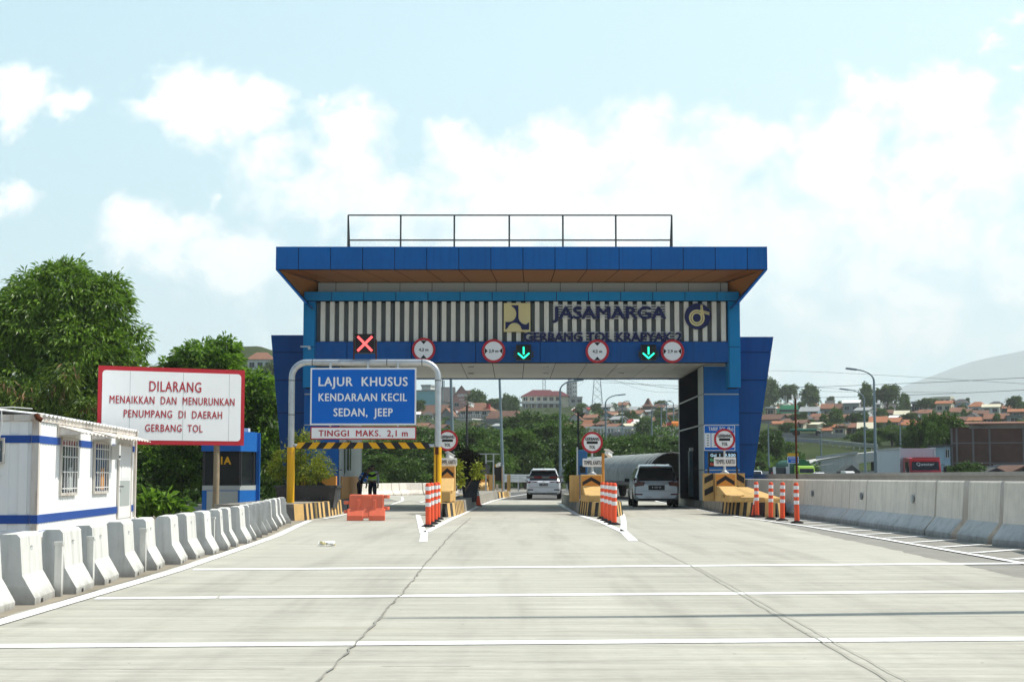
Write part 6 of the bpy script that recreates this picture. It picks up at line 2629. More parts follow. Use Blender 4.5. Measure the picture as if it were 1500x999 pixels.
house(646, 662, 624, 607, 598, 'grey', 'rust', 'gy', 'small grey gabled house right of the long brown tiled house', D=462, nwin=1)
e, w, H, dep, RH = house(672, 716, 620, 601, 589, 'grey', 'rust', 'hip', 'weathered red hip roofed house with balcony below the pink gable', D=455, floors=2, nwin=4)
b = MB()
b.box(-w - 1.2, w * .6, -1.8, -.05, H * .42, H * .48, WALL['concrete'])
for i in range(12):
    x_ = -w - 1.1 + (1.6 * w + 1.1) * i / 11
    b.box(x_ - .05, x_ + .05, -1.75, -1.65, H * .481, H * .66, WALL['white'])
b.box(-w - 1.2, w * .6, -1.78, -1.62, H * .661, H * .70, WALL['white'])
b.build('balcony', e)
b = MB()
b.tube([(w * .95, 1, H), (w * .95, 1, H + 1.8)], .6, ROOF['red'], 10)
b.build('water_tank', e)
house(668, 694, 630, 615, 613, 'cream', 'white', 'flat', 'low cream annex under the balcony house', D=445, nwin=3)
house(712, 749, 622, 612, 602, 'brown', 'brown', 'gx', 'dark brown tiled house right of the balcony house', D=440, nwin=3)
house(706, 752, 632, 616, 614, 'grey', 'grey', 'flat', 'open grey veranda with a pale flat roof below the dark brown tiled house', D=430, nwin=4)
house(735, 752, 606, 590, 586, 'grey', 'dark', 'gx', 'small hazy grey house left of the mansion', D=680)
e, w, H, dep, RH = house(765, 822, 600, 580, 569.5, 'cream', 'maroon', 'hip', 'large cream two storey mansion with maroon hip roofs and long balconies', D=650, floors=2, nwin=6, name='mansion', dep=16)
b = MB()
b.box(-w - 1.2, w * 1.05, -2.2, -.06, H * .42, H * .47, WALL['white'])
b.box(-w - 1.2, w * 1.05, -2.2, -2.1, H * .471, H * .58, WALL['white'])
for i in range(8):
    x_ = -w - 1.0 + 2.05 * w * i / 7
    b.box(x_ - .16, x_ + .16, -2.05, -1.75, -1.0, H * .42 - .002, WALL['white'])
    b.box(x_ - .12, x_ + .12, -2.05, -1.8, H * .472, H - .05, WALL['white'])
b.build('balcony', e)
b = MB()
P = [(w * .30, -1.2, H - .1), (w + 3.6, -1.2, H - .1), (w + 3.6, 10, H - .1), (w * .3, 10, H - .1), (w * .62, 4.5, H + RH * .78), (w + .2, 4.5, H + RH * .78)]
b.add(P, [(0, 1, 5, 4), (1, 2, 5), (2, 3, 4, 5), (3, 0, 4)], ROOF['maroon'])
b.build('roof', e)
b = MB()
b.box(w, w + 3, 0.2, 10, -2.5, H - .12, WALL['cream'])
b.build('side_wing', e)
e2, *_ = house(757, 826, 626, 601, 600, 'dark', 'dark', 'flat', 'dark mossy retaining wall below the mansion', D=640, nwin=0, name='retaining_wall', cat='wall', dep=3)
house(826, 853, 606, 582, 581, 'concrete', 'grey', 'flat', 'unfinished concrete block house right of the mansion', D=690, nwin=3, floors=2)
house(838, 862, 608, 601, 597.5, 'brown', 'red', 'gx', 'low dark red roofed house left of the golden dome', D=560)
house(812, 834, 624, 618, 612, 'green', 'green', 'gx', 'green tin roofed shed below the mansion wall', D=470, nwin=1)
house(833, 851, 626, 614, 606, 'white', 'rust', 'gy', 'bright white gabled house left of the orange roof', D=455, nwin=1)
house(851, 873, 632, 626, 615, 'cream', 'orange', 'gx', 'house with a large bright orange roof below the golden dome', D=420, nwin=2)
house(840, 858, 613, 606, 603, 'cream', 'cream', 'gx', 'long low cream roof between white gable and dome', D=540, nwin=2)
house(879, 900, 622, 610, 602.5, 'dark', 'brown', 'gx', 'dark fronted house with a wide brown roof right of the dome', D=520, nwin=4)
house(896, 913, 622, 615, 608, 'brown', 'brown', 'gy', 'brown gabled house beside the wide brown roof', D=500, nwin=1)
house(897, 917, 607, 600, 598, 'cream', 'white', 'flat', 'pale flat roofed house on the skyline behind brown roofs', D=640, nwin=3)
house(917, 935, 610, 603, 597, 'brown', 'rust', 'gx', 'rusty roofed house left of the pagoda roof', D=600, nwin=2)
house(904, 921, 627, 620, 614.5, 'grey', 'red', 'gx', 'grey house with a bright red tin roof above the elevated road', D=440, nwin=2)
house(921, 937, 627, 620, 614.5, 'grey', 'white', 'gx', 'grey house with a white tin roof beside the bright red roof', D=441, nwin=2)
# pagoda roofed house
e, w, H, dep, RH = house(936, 956, 616, 601, 600, 'grey', 'dark', 'flat', 'grey house crowned by a stepped brown pagoda roof', D=560, floors=2, nwin=3)
b = MB()
b.vprism([(-1.6, 1), (1.6, 1), (1.6, 4.2), (-1.6, 4.2)], H + .4, H + 1.6, WALL['brown'])
b.vprism([(-2.0, .5), (2.0, .5), (2.0, 4.7), (-2.0, 4.7)], H + 1.5, H + 2.2, ROOF['brown'], top=[(-1.1, 1.5), (1.1, 1.5), (1.1, 3.7), (-1.1, 3.7)])
b.vprism([(-1.15, 1.45), (1.15, 1.45), (1.15, 3.75), (-1.15, 3.75)], H + 2.21, H + 4.4, ROOF['brown'], top=[(-.25, 2.4), (.25, 2.4), (.25, 2.8), (-.25, 2.8)])
b.build('pagoda_roof', e)
house(955, 966, 614, 605, 603, 'white', 'white', 'flat', 'small white house right of the pagoda roof', D=580, nwin=1)
house(971, 983, 620, 612, 607, 'brown', 'orange', 'gx', 'small house with an orange roof and white end wall', D=500, nwin=1)
house(984, 999, 622, 615, 611, 'white', 'grey', 'gx', 'pale grey roofed house next to the right column', D=510, nwin=2)
# mosque with a golden dome
D = 520.
e = empty('mosque', (GX(869, D), D, Z(612, D)), 'pale green mosque topped by a golden dome', 'mosque')
b = MB()
b.box(-3.2, 3.2, 0, 8, -3, Z(607, D) - Z(612, D), WALL['teal'])
b.build('wall', e)
b = MB()
r = 5 * D / F
b.lathe([(r * .96, 0), (r * 1.06, r * .45), (r * .95, r * .95), (r * .65, r * 1.4), (r * .25, r * 1.7), (.05, r * 1.95), (.04, r * 2.3)], m_gold, 18, (0, 4, Z(607, D) - Z(612, D)))
b.build('dome', e, smooth=50)
# right hillside
RH_ = [
    (1122, 1135, 610, 598, 596, 'brown', 'white', 'flat', 'small brown house with a thin white roof next to the gate wing'), (1112, 1143, 620, 614, 607, 'grey', 'brown', 'gx', 'long grey brown roof beside the gate wing'),
    (1130, 1143, 624, 621, 617, 'cream', 'orange', 'gx', 'small orange roof below the long grey brown roof'), (1145, 1160, 614, 610, 606, 'brown', 'brown', 'gx', 'brown roof directly below the green mosque'),
    (1160, 1179, 620, 613, 607, 'dark', 'dark', 'gy', 'dark gabled house right below the green mosque'), (1172, 1198, 610, 602, 596, 'blue', 'grey', 'gx', 'long pale blue house with arched porch right of the green mosque'),
    (1204, 1219, 612, 598, 591.5, 'grey', 'rust', 'gx', 'two storey grey house with a rusty orange roof'), (1219, 1234, 606, 598, 591, 'brown', 'brown', 'gx', 'brown roofed house left of the big white roof'),
    (1235, 1258, 607, 590, 586, 'grey', 'white', 'gx', 'large grey house with a bright white roof'), (1252, 1272, 612, 601, 597, 'white', 'grey', 'gx', 'white walled house right of the large white roof'),
    (1192, 1212, 622, 615, 610, 'brown', 'brown', 'gx', 'low brown house in the middle of the slope'), (1180, 1197, 628, 622, 619, 'cream', 'cream', 'gx', 'cream roofed shed behind the green tarpaulin truck'),
    (1206, 1217, 636, 630, 622, 'white', 'orange', 'gx', 'house with a bright orange roof and white gable above the upper road'), (1219, 1238, 637, 627, 626, 'cream', 'brown', 'flat', 'long ochre wall beside the bright orange roof'),
    (1245, 1259, 637, 626, 620, 'brown', 'rust', 'gx', 'brown walled house right of the ochre wall'), (1258, 1276, 638, 627, 619, 'white', 'cream', 'gx', 'white house with a pale yellow roof above the dark trees'),
    (1275, 1296, 628, 618, 610.5, 'grey', 'orange', 'gx', 'wide orange roofed house behind the tall lamp'), (1296, 1315, 630, 618, 612, 'grey', 'orange', 'gx', 'orange roofed house right of the tall lamp'),
    (1315, 1336, 630, 622, 615, 'cream', 'orange', 'gx', 'brightest orange roof above the dark trees right of the lamp'), (1311, 1329, 612, 607, 601.5, 'cream', 'cream', 'gx', 'pale cream roof right of the largest skyline tree'),
    (1328, 1343, 600, 595, 590, 'grey', 'white', 'gx', 'shiny white roof high on the ridge'), (1325, 1346, 618, 612, 605, 'brown', 'brown', 'gy', 'brown gabled house below the shiny white roof'),
    (1336, 1350, 604, 592, 588, 'dark', 'grey', 'flat', 'grey block beside the round dark tree'), (1371, 1393, 606, 591, 587, 'cream', 'orange', 'gx', 'two storey cream house with an orange roof band'),
    (1368, 1392, 589, 584, 581, 'cream', 'cream', 'flat', 'cream upper storey standing behind the orange roof band'), (1392, 1409, 610, 603, 597, 'white', 'rust', 'gx', 'rust roofed house with a white gable end'),
    (1397, 1415, 604, 590, 584, 'blue', 'dark', 'hip', 'blue walled house with a dark hip roof'), (1419, 1440, 608, 595, 588, 'white', 'orange', 'hip', 'white house with an orange hip roof'),
    (1440, 1463, 608, 596, 592, 'white', 'cream', 'gx', 'long pale roofed house right of the orange hip roof'), (1450, 1466, 596, 591, 587.5, 'grey', 'dark', 'hip', 'small dark hip roof behind the long pale roof'),
    (1388, 1412, 622, 616, 610.5, 'brown', 'brown', 'gx', 'broad brown roof just left above the warehouse roof'), (1413, 1437, 622, 616, 611, 'cream', 'orange', 'gx', 'orange roofed house just above the warehouse roof'),
    (1416, 1428, 618, 609, 604.5, 'white', 'dark', 'gy', 'small white gabled house behind the orange roof'), (1443, 1474, 622, 613, 606, 'brown', 'rust', 'gx', 'wide brown red roof above the warehouse'),
    (1475, 1496, 622, 609, 608, 'grey', 'grey', 'flat', 'grey flat walled house at the right end of the slope'), (1362, 1385, 622, 612, 607, 'brown', 'rust', 'gx', 'rusty roof left of the broad brown roof')]
RH_ += [
    (1150, 1163, 630, 622, 617, 'grey', 'rust', 'gx', 'rusty low roof beside the left end of the green tarpaulin lorry'), (1163, 1176, 628, 620, 615, 'cream', 'brown', 'gx', 'cream walled house with brown roof above the green tarpaulin lorry'),
    (1186, 1200, 618, 611, 606, 'brown', 'rust', 'gx', 'small rust roofed house under the pale blue house'), (1212, 1226, 618, 611, 605.5, 'grey', 'brown', 'gx', 'grey house with brown roof under the rusty two storey house'),
    (1229, 1244, 620, 612, 607, 'white', 'rust', 'gx', 'white house with rust roof below the large white roof'), (1246, 1262, 621, 615, 610, 'brown', 'brown', 'gy', 'brown gabled house left of the wide orange roof'),
    (1262, 1277, 618, 611, 606, 'grey', 'grey', 'gx', 'grey roofed house left above the wide orange roof'), (1277, 1290, 610, 604, 599, 'white', 'rust', 'gx', 'little white house at the foot of the largest skyline tree'),
    (1292, 1306, 611, 605, 600.5, 'brown', 'brown', 'gx', 'little brown house right of the little white house'), (1302, 1314, 640, 632, 627, 'white', 'grey', 'gx', 'pale low house at the edge of the dark trees'),
    (1338, 1354, 630, 623, 617, 'cream', 'orange', 'gx', 'orange roofed house directly left of the black tall tree'), (1347, 1362, 612, 605, 600, 'white', 'rust', 'gx', 'white walled rust roofed house right of the brown gable'),
    (1356, 1371, 600, 593, 589, 'cream', 'brown', 'gx', 'cream house with brown roof left of the two storey cream house'), (1408, 1420, 612, 604, 599, 'grey', 'brown', 'gx', 'small grey house under the blue walled house'),
    (1428, 1446, 614, 606, 601, 'cream', 'brown', 'gx', 'cream house under the orange hip roof'), (1464, 1480, 606, 598, 593.5, 'white', 'rust', 'gx', 'white house with rust roof left of the far right ridge tree'),
    (1478, 1499, 612, 603, 599, 'brown', 'orange', 'gx', 'orange roofed house at the far right end of the ridge'), (1136, 1148, 606, 599, 595, 'cream', 'rust', 'gx', 'cream house left of the green mosque')]
RH_ += [
    (856, 872, 622, 612, 607, 'white', 'rust', 'gx', 'white house with rust roof just below the golden dome'), (874, 884, 630, 622, 617, 'cream', 'brown', 'gx', 'cream house right of the bright orange roof'),
    (886, 900, 634, 626, 621, 'grey', 'rust', 'gx', 'grey house with rust roof at the left end of the white parapet'), (922, 938, 615, 606, 601, 'white', 'rust', 'gx', 'white house with rust roof left of the pagoda house'),
    (938, 952, 628, 620, 615, 'grey', 'brown', 'gx', 'grey house with brown roof under the pagoda house'), (955, 970, 624, 615, 610, 'white', 'rust', 'gx', 'white house with rust roof behind the far small lamps'),
    (972, 984, 632, 625, 620, 'cream', 'orange', 'gx', 'cream house with orange roof above the parapet beside the tanker'), (986, 1000, 632, 624, 619, 'white', 'brown', 'gy', 'white gabled house above the orange tanker'),
    (880, 894, 602, 596, 592, 'white', 'grey', 'gx', 'white house on the skyline right of the golden dome'), (905, 918, 598, 593, 589, 'cream', 'rust', 'gx', 'cream house on the skyline left of the pagoda'),
    (958, 972, 602, 596, 592, 'grey', 'rust', 'gx', 'grey house on the skyline right of the pagoda'), (975, 990, 604, 597, 593, 'white', 'grey', 'gx', 'white house on the skyline behind the far lamp pair'),
    (848, 862, 634, 626, 621, 'grey', 'rust', 'gx', 'grey house with rust roof left of the bright orange roof'), (812, 830, 634, 626, 620, 'cream', 'rust', 'gx', 'cream house with rust roof below the green tin shed'),
    (600, 622, 634, 626, 620, 'cream', 'rust', 'gx', 'cream house at the far left under the long brown tiled house'), (626, 646, 636, 628, 622, 'grey', 'brown', 'gx', 'grey house with brown roof left of the grey gabled house'),
    (728, 748, 600, 593, 588, 'white', 'rust', 'gx', 'white house with rust roof left of the mansion on the skyline'), (752, 766, 620, 612, 607, 'grey', 'brown', 'gx', 'grey house with brown roof left below the mansion wall'),
    (1006, 1030, 612, 603, 597, 'white', 'rust', 'gx', 'white house behind the right gate column')][:-1]
for r_ in RH_:
    house(*r_)
rg = random.Random(31)
taken = [(r_[0], r_[1], r_[2]) for r_ in RH_] + [(1141, 1173, 607), (862, 876, 612), (765, 826, 600), (936, 956, 616), (672, 750, 622), (640, 692, 606)]
ROWS = [('ridge', 599), ('upper', 606), ('upper middle', 613), ('lower middle', 620), ('lowest', 628)]
for side, pa, pb, rows_ in (('right of the gate, counted from the blue wing', 1120, 1500, ROWS), ('under the gate ceiling, counted from the left', 838, 1002, ROWS[1:]), ('left of the mansion, counted from the portal leg', 600, 762, ROWS[2:])):
    for rn, by in rows_:
        px, cnt = pa + rg.uniform(0, 8), 0
        while px < pb:
            w_ = rg.uniform(8, 15)
            b_ = by + rg.uniform(-2.5, 2.5)
            if not any(px - 1 < t1 and px + w_ + 1 > t0 and abs(b_ - tb) < 6 for t0, t1, tb in taken) and cnt < 20 and not (pa > 1000 and by > 622 and px > 1240):
                wl = rg.choice(['white', 'white', 'cream', 'grey', 'white', 'blue', 'concrete', 'brown'])
                rf = rg.choice(['rust', 'cream', 'brown', 'dark', 'grey', 'white', 'brown'])
                eh = rg.uniform(4.5, 8)
                house(px, px + w_, b_, b_ - eh, b_ - eh - rg.uniform(2.5, 5), wl, rf, rg.choice(['gx', 'gx', 'gy', 'hip']), 'small %s %s-roofed house, %s small one of the %s row %s' % (wl, rf, ORD[cnt], rn, side.split(',')[0]), nwin=1 if w_ < 11 else 2)
                taken.append((px, px + w_, b_))
                cnt += 1
            px += w_ + rg.uniform(1, 9)
rg = random.Random(77)
for i in range(58):
    px, by = rg.uniform(1118, 1500), rg.uniform(600, 640)
    if i > 33:
        px, by = rg.uniform(850, 1000), rg.uniform(600, 628)
    D = hill_D(px, by)
    hgt = rg.uniform(9, 17)
    plant([pH, pI][i % 2], px, by, by - hgt, rg.uniform(11, 22), D, 'small leafy tree growing between the houses of the hillside', 'small trees between hillside houses', zb=Z(by, D) - .4)

# green mosque with four white minarets
D = hill_D(1157, 607)
e = empty('mosque', (GX(1157, D), D, Z(607, D)), 'green mosque with a small white dome and four white minarets on the ridge', 'mosque')
k = D / F
b = MB()
b.box(-15 * k, 16 * k, 0, 8, -3, 9 * k, WALL['green'])
b.box(-9 * k, 14 * k, 2, 8, 9.01 * k, 14 * k, WALL['green'])
b.build('wall', e)
for i in range(7):
    q = MB()
    x_ = (-13 + i * 4.3) * k
    q.box(x_ - .5, x_ + .5, -.05, -.004, .8, 7 * k, m_hwin)
    q.build('window', e)
b = MB()
b.lathe([(3.4 * k, 0), (3.2 * k, 1.6 * k), (2 * k, 3.2 * k), (.3 * k, 4 * k)], WALL['white'], 14, (2 * k, 5, 14.01 * k))
b.build('dome', e, smooth=50)
for x_ in (-6, -3, 8, 12):
    b = MB()
    b.lathe([(.75 * k, 9 * k), (.6 * k, 25 * k), (.95 * k, 25.2 * k), (.6 * k, 26 * k), (.05, 28.5 * k)], WALL['white'], 8, (x_ * k, 3, 0))
    b.build('minaret', e)
# hilltop house on the left
D = 430.
e, *_ = house(362, 398, 545, 526, 515, 'white', 'rust', 'hip', 'pale house with a rusty tiled hip roof on the hilltop left of the gate', D=D, rz=0., nwin=3, name='hilltop_house')
# two pale apartment towers far behind the mansion
for px0, px1, ty, wl, lab in ((830.5, 838, 558.5, 'grey', 'grey high rise tower far behind the mansion'), (838.5, 845.5, 556.5, 'white', 'white high rise tower far behind the mansion')):
    D = 1150.
    e = empty('apartment_tower', (GX((px0 + px1) / 2, D), D, hz(0, D)), lab, 'tower block', 'far high rise towers')
    w = (px1 - px0) / 2 * D / F
    h = Z(ty, D) - hz(0, D)
    b = MB()
    b.box(-w, w, 0, 8, -3, h, WALL[wl])
    b.box(-w * .5, w * .5, 1, 5, h, h + 3, WALL['grey'])
    b.build('wall', e)
    q = MB()
    for i in range(2):
        for j in range(9):
            zz = h - 2 - j * 3.1
            x_ = (-.45 + i * .9) * w
            q.box(x_ - .5, x_ + .5, -.05, -.004, zz - .8, zz, m_hwin)
    q.build('window_grid', e)
# masts and pylon
def lattice(name, px, by, ty, w0, w1, D, label, cat='pylon', arms=()):
    k = D / F
    z0 = Z(by, D)
    h = Z(ty, D) - z0
    e = empty(name, (GX(px, D), D, z0), label, cat)
    b = MB()
    n = 9
    wz = lambda t: (w0 + (w1 - w0) * min(1, t * 1.25)) * k / 2
    for sx in (-1, 1):
        for sy in (-1, 1):
            b.tube([(sx * wz(i / n), sy * wz(i / n), h * i / n) for i in range(n + 1)], .16, m_galv, 4)
    for i in range(n):
        for sy in (-1, 1):
            a, c_ = wz(i / n), wz((i + 1) / n)
            b.tube([(-a, sy * a, h * i / n), (c_, sy * c_, h * (i + 1) / n)], .09, m_galv, 4)
            b.tube([(a, sy * a, h * i / n), (-c_, sy * c_, h * (i + 1) / n)], .09, m_galv, 4)
    b.build('lattice', e)
    for t in arms:
        b = MB()
        zz = h * t
        b.tube([(-7 * k * 1.6, 0, zz), (0, 0, zz + 1.2), (7 * k * 1.6, 0, zz)], .12, m_galv, 4)
        b.tube([(-7 * k * 1.6, 0, zz), (7 * k * 1.6, 0, zz)], .12, m_galv, 4)
        b.build('cross_arm', e)
    return e


lattice('power_pylon', 875, 598, 500, 16, 3, 760., 'tall steel lattice pylon behind the golden dome', arms=(.74, .84, .94))
lattice('radio_mast', 797, 575, 505, 4, 4, 800., 'slim lattice mast behind the mansion roof', 'mast')
lattice('radio_mast', 836, 565, 500, 3.2, 3.2, 900., 'thin grey mast in front of the far towers', 'mast')
e = empty('telecom_pole', (GX(648.5, 600), 600, Z(590, 600)), 'short antenna pole with panel cluster above the turquoise wall', 'antenna pole')
b = MB()
b.tube([(0, 0, -2), (0, 0, Z(556, 600) - Z(590, 600))], .18, m_pole, 8)
b.build('pole', e)
b = MB()
for i in range(3):
    a = i * 2.1
    b.obox((.5 * math.cos(a), .5 * math.sin(a), Z(563, 600) - Z(590, 600)), (.35, .35, 3), m_pole)
b.build('panel_antenna', e)
wires = [  # (points as (px, py, D)), radius
    ([(880, 560, 300), (1090, 568, 220), (1330, 561.5, 190), (1600, 548, 170)], .028, 'upper black power line crossing the sky right of the gate'),
    ([(880, 556, 300), (1100, 580, 230), (1330, 578.5, 190), (1600, 566, 170)], .026, 'lower black power line crossing the sky right of the gate'),
    ([(875, 540, 760), (960, 566, 700), (1120, 572, 600), (1400, 575, 480)], .05, 'faint upper cable running from the pylon to the right'),
    ([(875, 530, 760), (980, 556, 700), (1130, 543, 600), (1500, 562, 480)], .05, 'faint topmost cable over the right skyline'),
    ([(875, 545, 760), (960, 574, 700), (1130, 566, 600), (1300, 574, 520)], .05, 'faint lower cable from the pylon over the houses'),
    ([(875, 545, 760), (835, 572, 740), (790, 585, 720)], .05, 'faint cable from the pylon down behind the mansion')]
for P, r, lab in wires:
    w3 = [Vector((*[XZ(px, py, D)[0]], D, XZ(px, py, D)[1])) for px, py, D in P]
    pts = []
    for i in range(len(w3) - 1):
        p0_, p1_, p2_, p3_ = w3[max(0, i - 1)], w3[i], w3[i + 1], w3[min(len(w3) - 1, i + 2)]
        for s_ in range(10):
            t = s_ / 10
            pts.append(.5 * ((2 * p1_) + (-p0_ + p2_) * t + (2 * p0_ - 5 * p1_ + 4 * p2_ - p3_) * t * t + (-p0_ + 3 * p1_ - 3 * p2_ + p3_) * t ** 3))
    pts.append(w3[-1])
    b = MB()
    b.tube(pts, r, m_black, 5)
    tag(b.build('power_line'), lab, 'power line', 'power lines across the sky')

# ------------------------------------------------------------------ street lamps
def lamp(px, py_base, D, px_tip, py_tip, label, px_top=None, r=.09, zb=None, lean=0., double=False):
    x = GX(px, D)
    zb = Z(py_base, D) if zb is None else zb
    e = empty('street_lamp', (x, D, zb), label, 'street lamp', 'tall grey street lamps')
    k = D / F
    dx = (px_tip - px) * k
    zt = Z(py_tip, D) - zb
    h = zt - abs(dx) * .50
    b = MB()
    pts = [(0, 0, 0), (lean * .5, 0, h * .5), (lean, 0, h)]
    b.tube(pts, [r * 1.25, r, r * .75], m_pole, 8)
    b.build('pole', e)
    for q in ((1, -1) if double else (1,)):
        b = MB()
        ap = [(lean, 0, h)]
        for i in range(1, 9):
            t = i / 8
            ap.append((lean + q * dx * .92 * t ** 1.6, 0, h + (zt - h) * (1 - (1 - t) ** 2)))
        b.tube(ap, [r * .75] + [r * .6] * 8, m_pole, 6)
        b.build('arm', e)
        b = MB()
        a = math.atan2(.12 * abs(dx), abs(dx))
        b.obox((lean + q * dx, 0, zt + .02), (abs(dx) * .28 + .3, .3, .12), m_pole, ry=-a if q * dx > 0 else a)
        b.build('lamp_head', e)
    return e


lamp(1281, 694, 112., 1248, 541, 'tallest curved street lamp right of the gate', r=.10)
lamp(1266, 694, 150., 1237, 570.5, 'second street lamp just left of the tallest one', r=.10)
lamp(820.5, 708, 112., 848, 557.5, 'street lamp with a long curved arm behind the white car', r=.085)
lamp(887, 690, 170., 911, 578.5, 'curved street lamp right of the golden dome', r=.10)
lamp(954.5, 690, 205., 975, 592.5, 'curved street lamp below the pagoda roof', r=.11)
lamp(911.5, 640, 330., 920, 587.5, 'small far street lamp behind the red tin roof', r=.13)
lamp(968.5, 632, 330., 976, 590, 'small far street lamp left of the twin lamps', r=.12)
lamp(976.3, 625, 360., 982, 587, 'far lamp leaning right of a pair near the right column', r=.13)
lamp(986.5, 622, 360., 980, 588, 'far lamp leaning left of a pair near the right column', r=.13)
lamp(1202, 672, 230., 1203, 633, 'short straight lamp on the grassy embankment', r=.10)
lamp(1125, 683, 150., 1128, 620, 'thin lamp pole beside the blue wing', r=.07)
lamp(1318, 660, 205., 1321, 617, 'thin lamp pole behind the white truck body', r=.09)
lamp(1331, 660, 200., 1325, 625, 'curved lamp pole right behind the white truck body', r=.09)
lamp(1270, 655, 260., 1268, 628, 'small lamp pole at the guard rail bend', r=.09)
lamp(665, 712, 84., 690, 470, 'tall grey lamp pole behind the left lane rising past the ceiling', r=.08, lean=-.25)
lamp(737, 704, 104., 765, 470, 'tall grey lamp pole behind the cameras of the long island', r=.085, lean=-.35)

# lamp pole to the right of the frame: its shadow lies across the road
e = empty('street_lamp', (10.6, 14.9, 0), 'street lamp pole beyond the right wall just outside the frame', 'street lamp', 'tall grey street lamps')
b = MB()
b.tube([(0, 0, 0), (0, 0, 13.4)], [.17, .13], m_pole, 10)
b.build('pole', e)
b = MB()
b.tube([(0, 0, 13.4), (-.5, -.05, 14.2), (-1.6, -.1, 14.6), (-2.6, -.15, 14.7)], [.12, .09, .07, .05], m_pole, 8)
b.build('arm', e)

# ------------------------------------------------------------------ guard rails, upper roads, overpass
def rail(name, pts, label, h=.75, post=2.0, m_=m_galv, rows=2):
    b = MB()
    for j in range(rows):
        z = h - j * .32
        for (a, c_) in zip(pts, pts[1:]):
            a, c_ = Vector(a), Vector(c_)
            for dz, oy in ((0, 0), (-.10, .05), (-.20, 0)):
                b.tube([a + Vector((0, oy, z + dz)), c_ + Vector((0, oy, z + dz))], .06, m_, 5)
    e = empty(name, pts[0], label, 'guard rail')
    b.v = [(x - pts[0][0], y - pts[0][1], z - pts[0][2]) for x, y, z in b.v]
    b.build('beam', e)
    acc = 0
    for (a, c_) in zip(pts, pts[1:]):
        a, c_ = Vector(a), Vector(c_)
        n = max(1, int((c_ - a).length / post))
        for i in range(n):
            p = a + (c_ - a) * i / n - Vector(pts[0])
            q = MB()
            q.box(-.06, .06, .06, .16, -.8, h, m_)
            q.build('post', e, loc=p)
    return e


rail('guard_rail', [(GX(738, 128), 128, .58), (GX(800, 134), 134, .55), (GX(860, 138), 138, .52), (GX(912, 140), 140, .5)], 'steel guard rail along the bend behind the white car', rows=2, post=2.2)
rail('guard_rail', [(GX(1150, 262), 262, Z(649, 262)), (GX(1200, 258), 258, Z(652, 258)), (GX(1250, 246), 246, Z(657, 246)), (GX(1285, 236), 236, Z(660, 236))], 'steel guard rail along the embankment road on the right', .9, 2.4)
b = MB()
P = [(1125, 640, 634, 322), (1170, 640, 634, 318), (1230, 643, 636, 305), (1258, 645, 637, 296)]
for (a, b0, t0, D0), (c_, b1, t1, D1) in zip(P, P[1:]):
    xa, xb = GX(a, D0), GX(c_, D1)
    b.add([(xa, D0, Z(b0, D0) - 1), (xb, D1, Z(b1, D1) - 1), (xb, D1, Z(t1, D1)), (xa, D0, Z(t0, D0)), (xa, D0 + .3, Z(b0, D0) - 1), (xb, D1 + .3, Z(b1, D1) - 1), (xb, D1 + .3, Z(t1, D1)), (xa, D0 + .3, Z(t0, D0))],
          [(0, 1, 2, 3), (4, 5, 6, 7), (2, 3, 7, 6), (0, 3, 7, 4), (1, 2, 6, 5)], m_cement)
tag(b.build('parapet_wall'), 'pale concrete parapet of the upper road on the right hillside', 'wall')
# elevated road seen between centre island and right column
b = MB()
D = 335.
b.box(GX(858, D), GX(1002, D), D, D + 9, Z(640, D) - 3, Z(632, D), m_cement)
tag(b.build('elevated_road'), 'pale elevated road crossing below the hillside houses', 'road', kind='structure')
e = empty('bridge_parapet', (GX(930, D), D, Z(632, D)), 'white parapet railing of the elevated road below the red and white roofs', 'railing')
b = MB()
b.box(GX(858, D) - GX(930, D), GX(1002, D) - GX(930, D), -.35, .5, .62, 1.05, m_white)
b.build('rail', e)
for i in range(30):
    q = MB()
    q.box(-.12, .12, -.08, .15, -.3, .7, m_white)
    q.build('post', e, loc=(GX(860 + i * 4.9, D) - GX(930, D), 0, 0))
# concrete ramp and bridge
m_pale = mat('pale_cement', (.55, .55, .52), .9, var=.15, scale=1.2, dirt=(.34, .33, .3), dirt_amt=.6, streak=True)
e = empty('overpass', (GX(1225, 192), 192, 0), 'concrete ramp and bridge beam rising to the right behind the trucks', 'overpass')
ox_ = e.location.x
D = 192.
pt = lambda px, py, D_=192.: (GX(px, D_) - ox_, Z(py, D_))
b = MB()
b.prism([pt(1186, 699), pt(1186, 678), pt(1200, 673), pt(1254, 664), pt(1254, 699)], 0, 9, m_pale)
b.build('retaining_wall', e)
b = MB()
b.prism([pt(1254.2, 679), pt(1254.2, 664.5), pt(1345, 655), pt(1345, 668)], .3, 8.6, m_pale)
b.prism([pt(1254.4, 699), pt(1254.4, 679.2), pt(1258, 679), pt(1258, 699)], .4, 8, m_pale)
b.build('bridge_beam', e)
b = MB()
b.prism([pt(1194, 673), pt(1194, 668.5), pt(1255, 661), pt(1255, 664)], -.25, -.02, m_galv)
b.build('parapet', e)
b = MB()
b.prism([pt(1296, 672), pt(1298, 666), pt(1345, 661), pt(1345, 699), pt(1296, 699)], 4, 8, mat('shade_painted_concrete', (.10, .10, .095), .9))  # concrete colour darkened to stand for the shade under the beam
b.build('abutment', e)
b = MB()
for a, c_, za, zc_ in ((1104, 1150, 690, 686), (1150, 1190, 686, 680)):
    b.prism([pt(a, 700), pt(c_, 700), pt(c_, zc_), pt(a, za)], -12, -11.6, m_pale)
b.box(GX(1104, 170) - ox_, GX(1345, 170) - ox_, -22, -21.7, 0, Z(690, 170), m_pale)
b.build('side_wall', e)
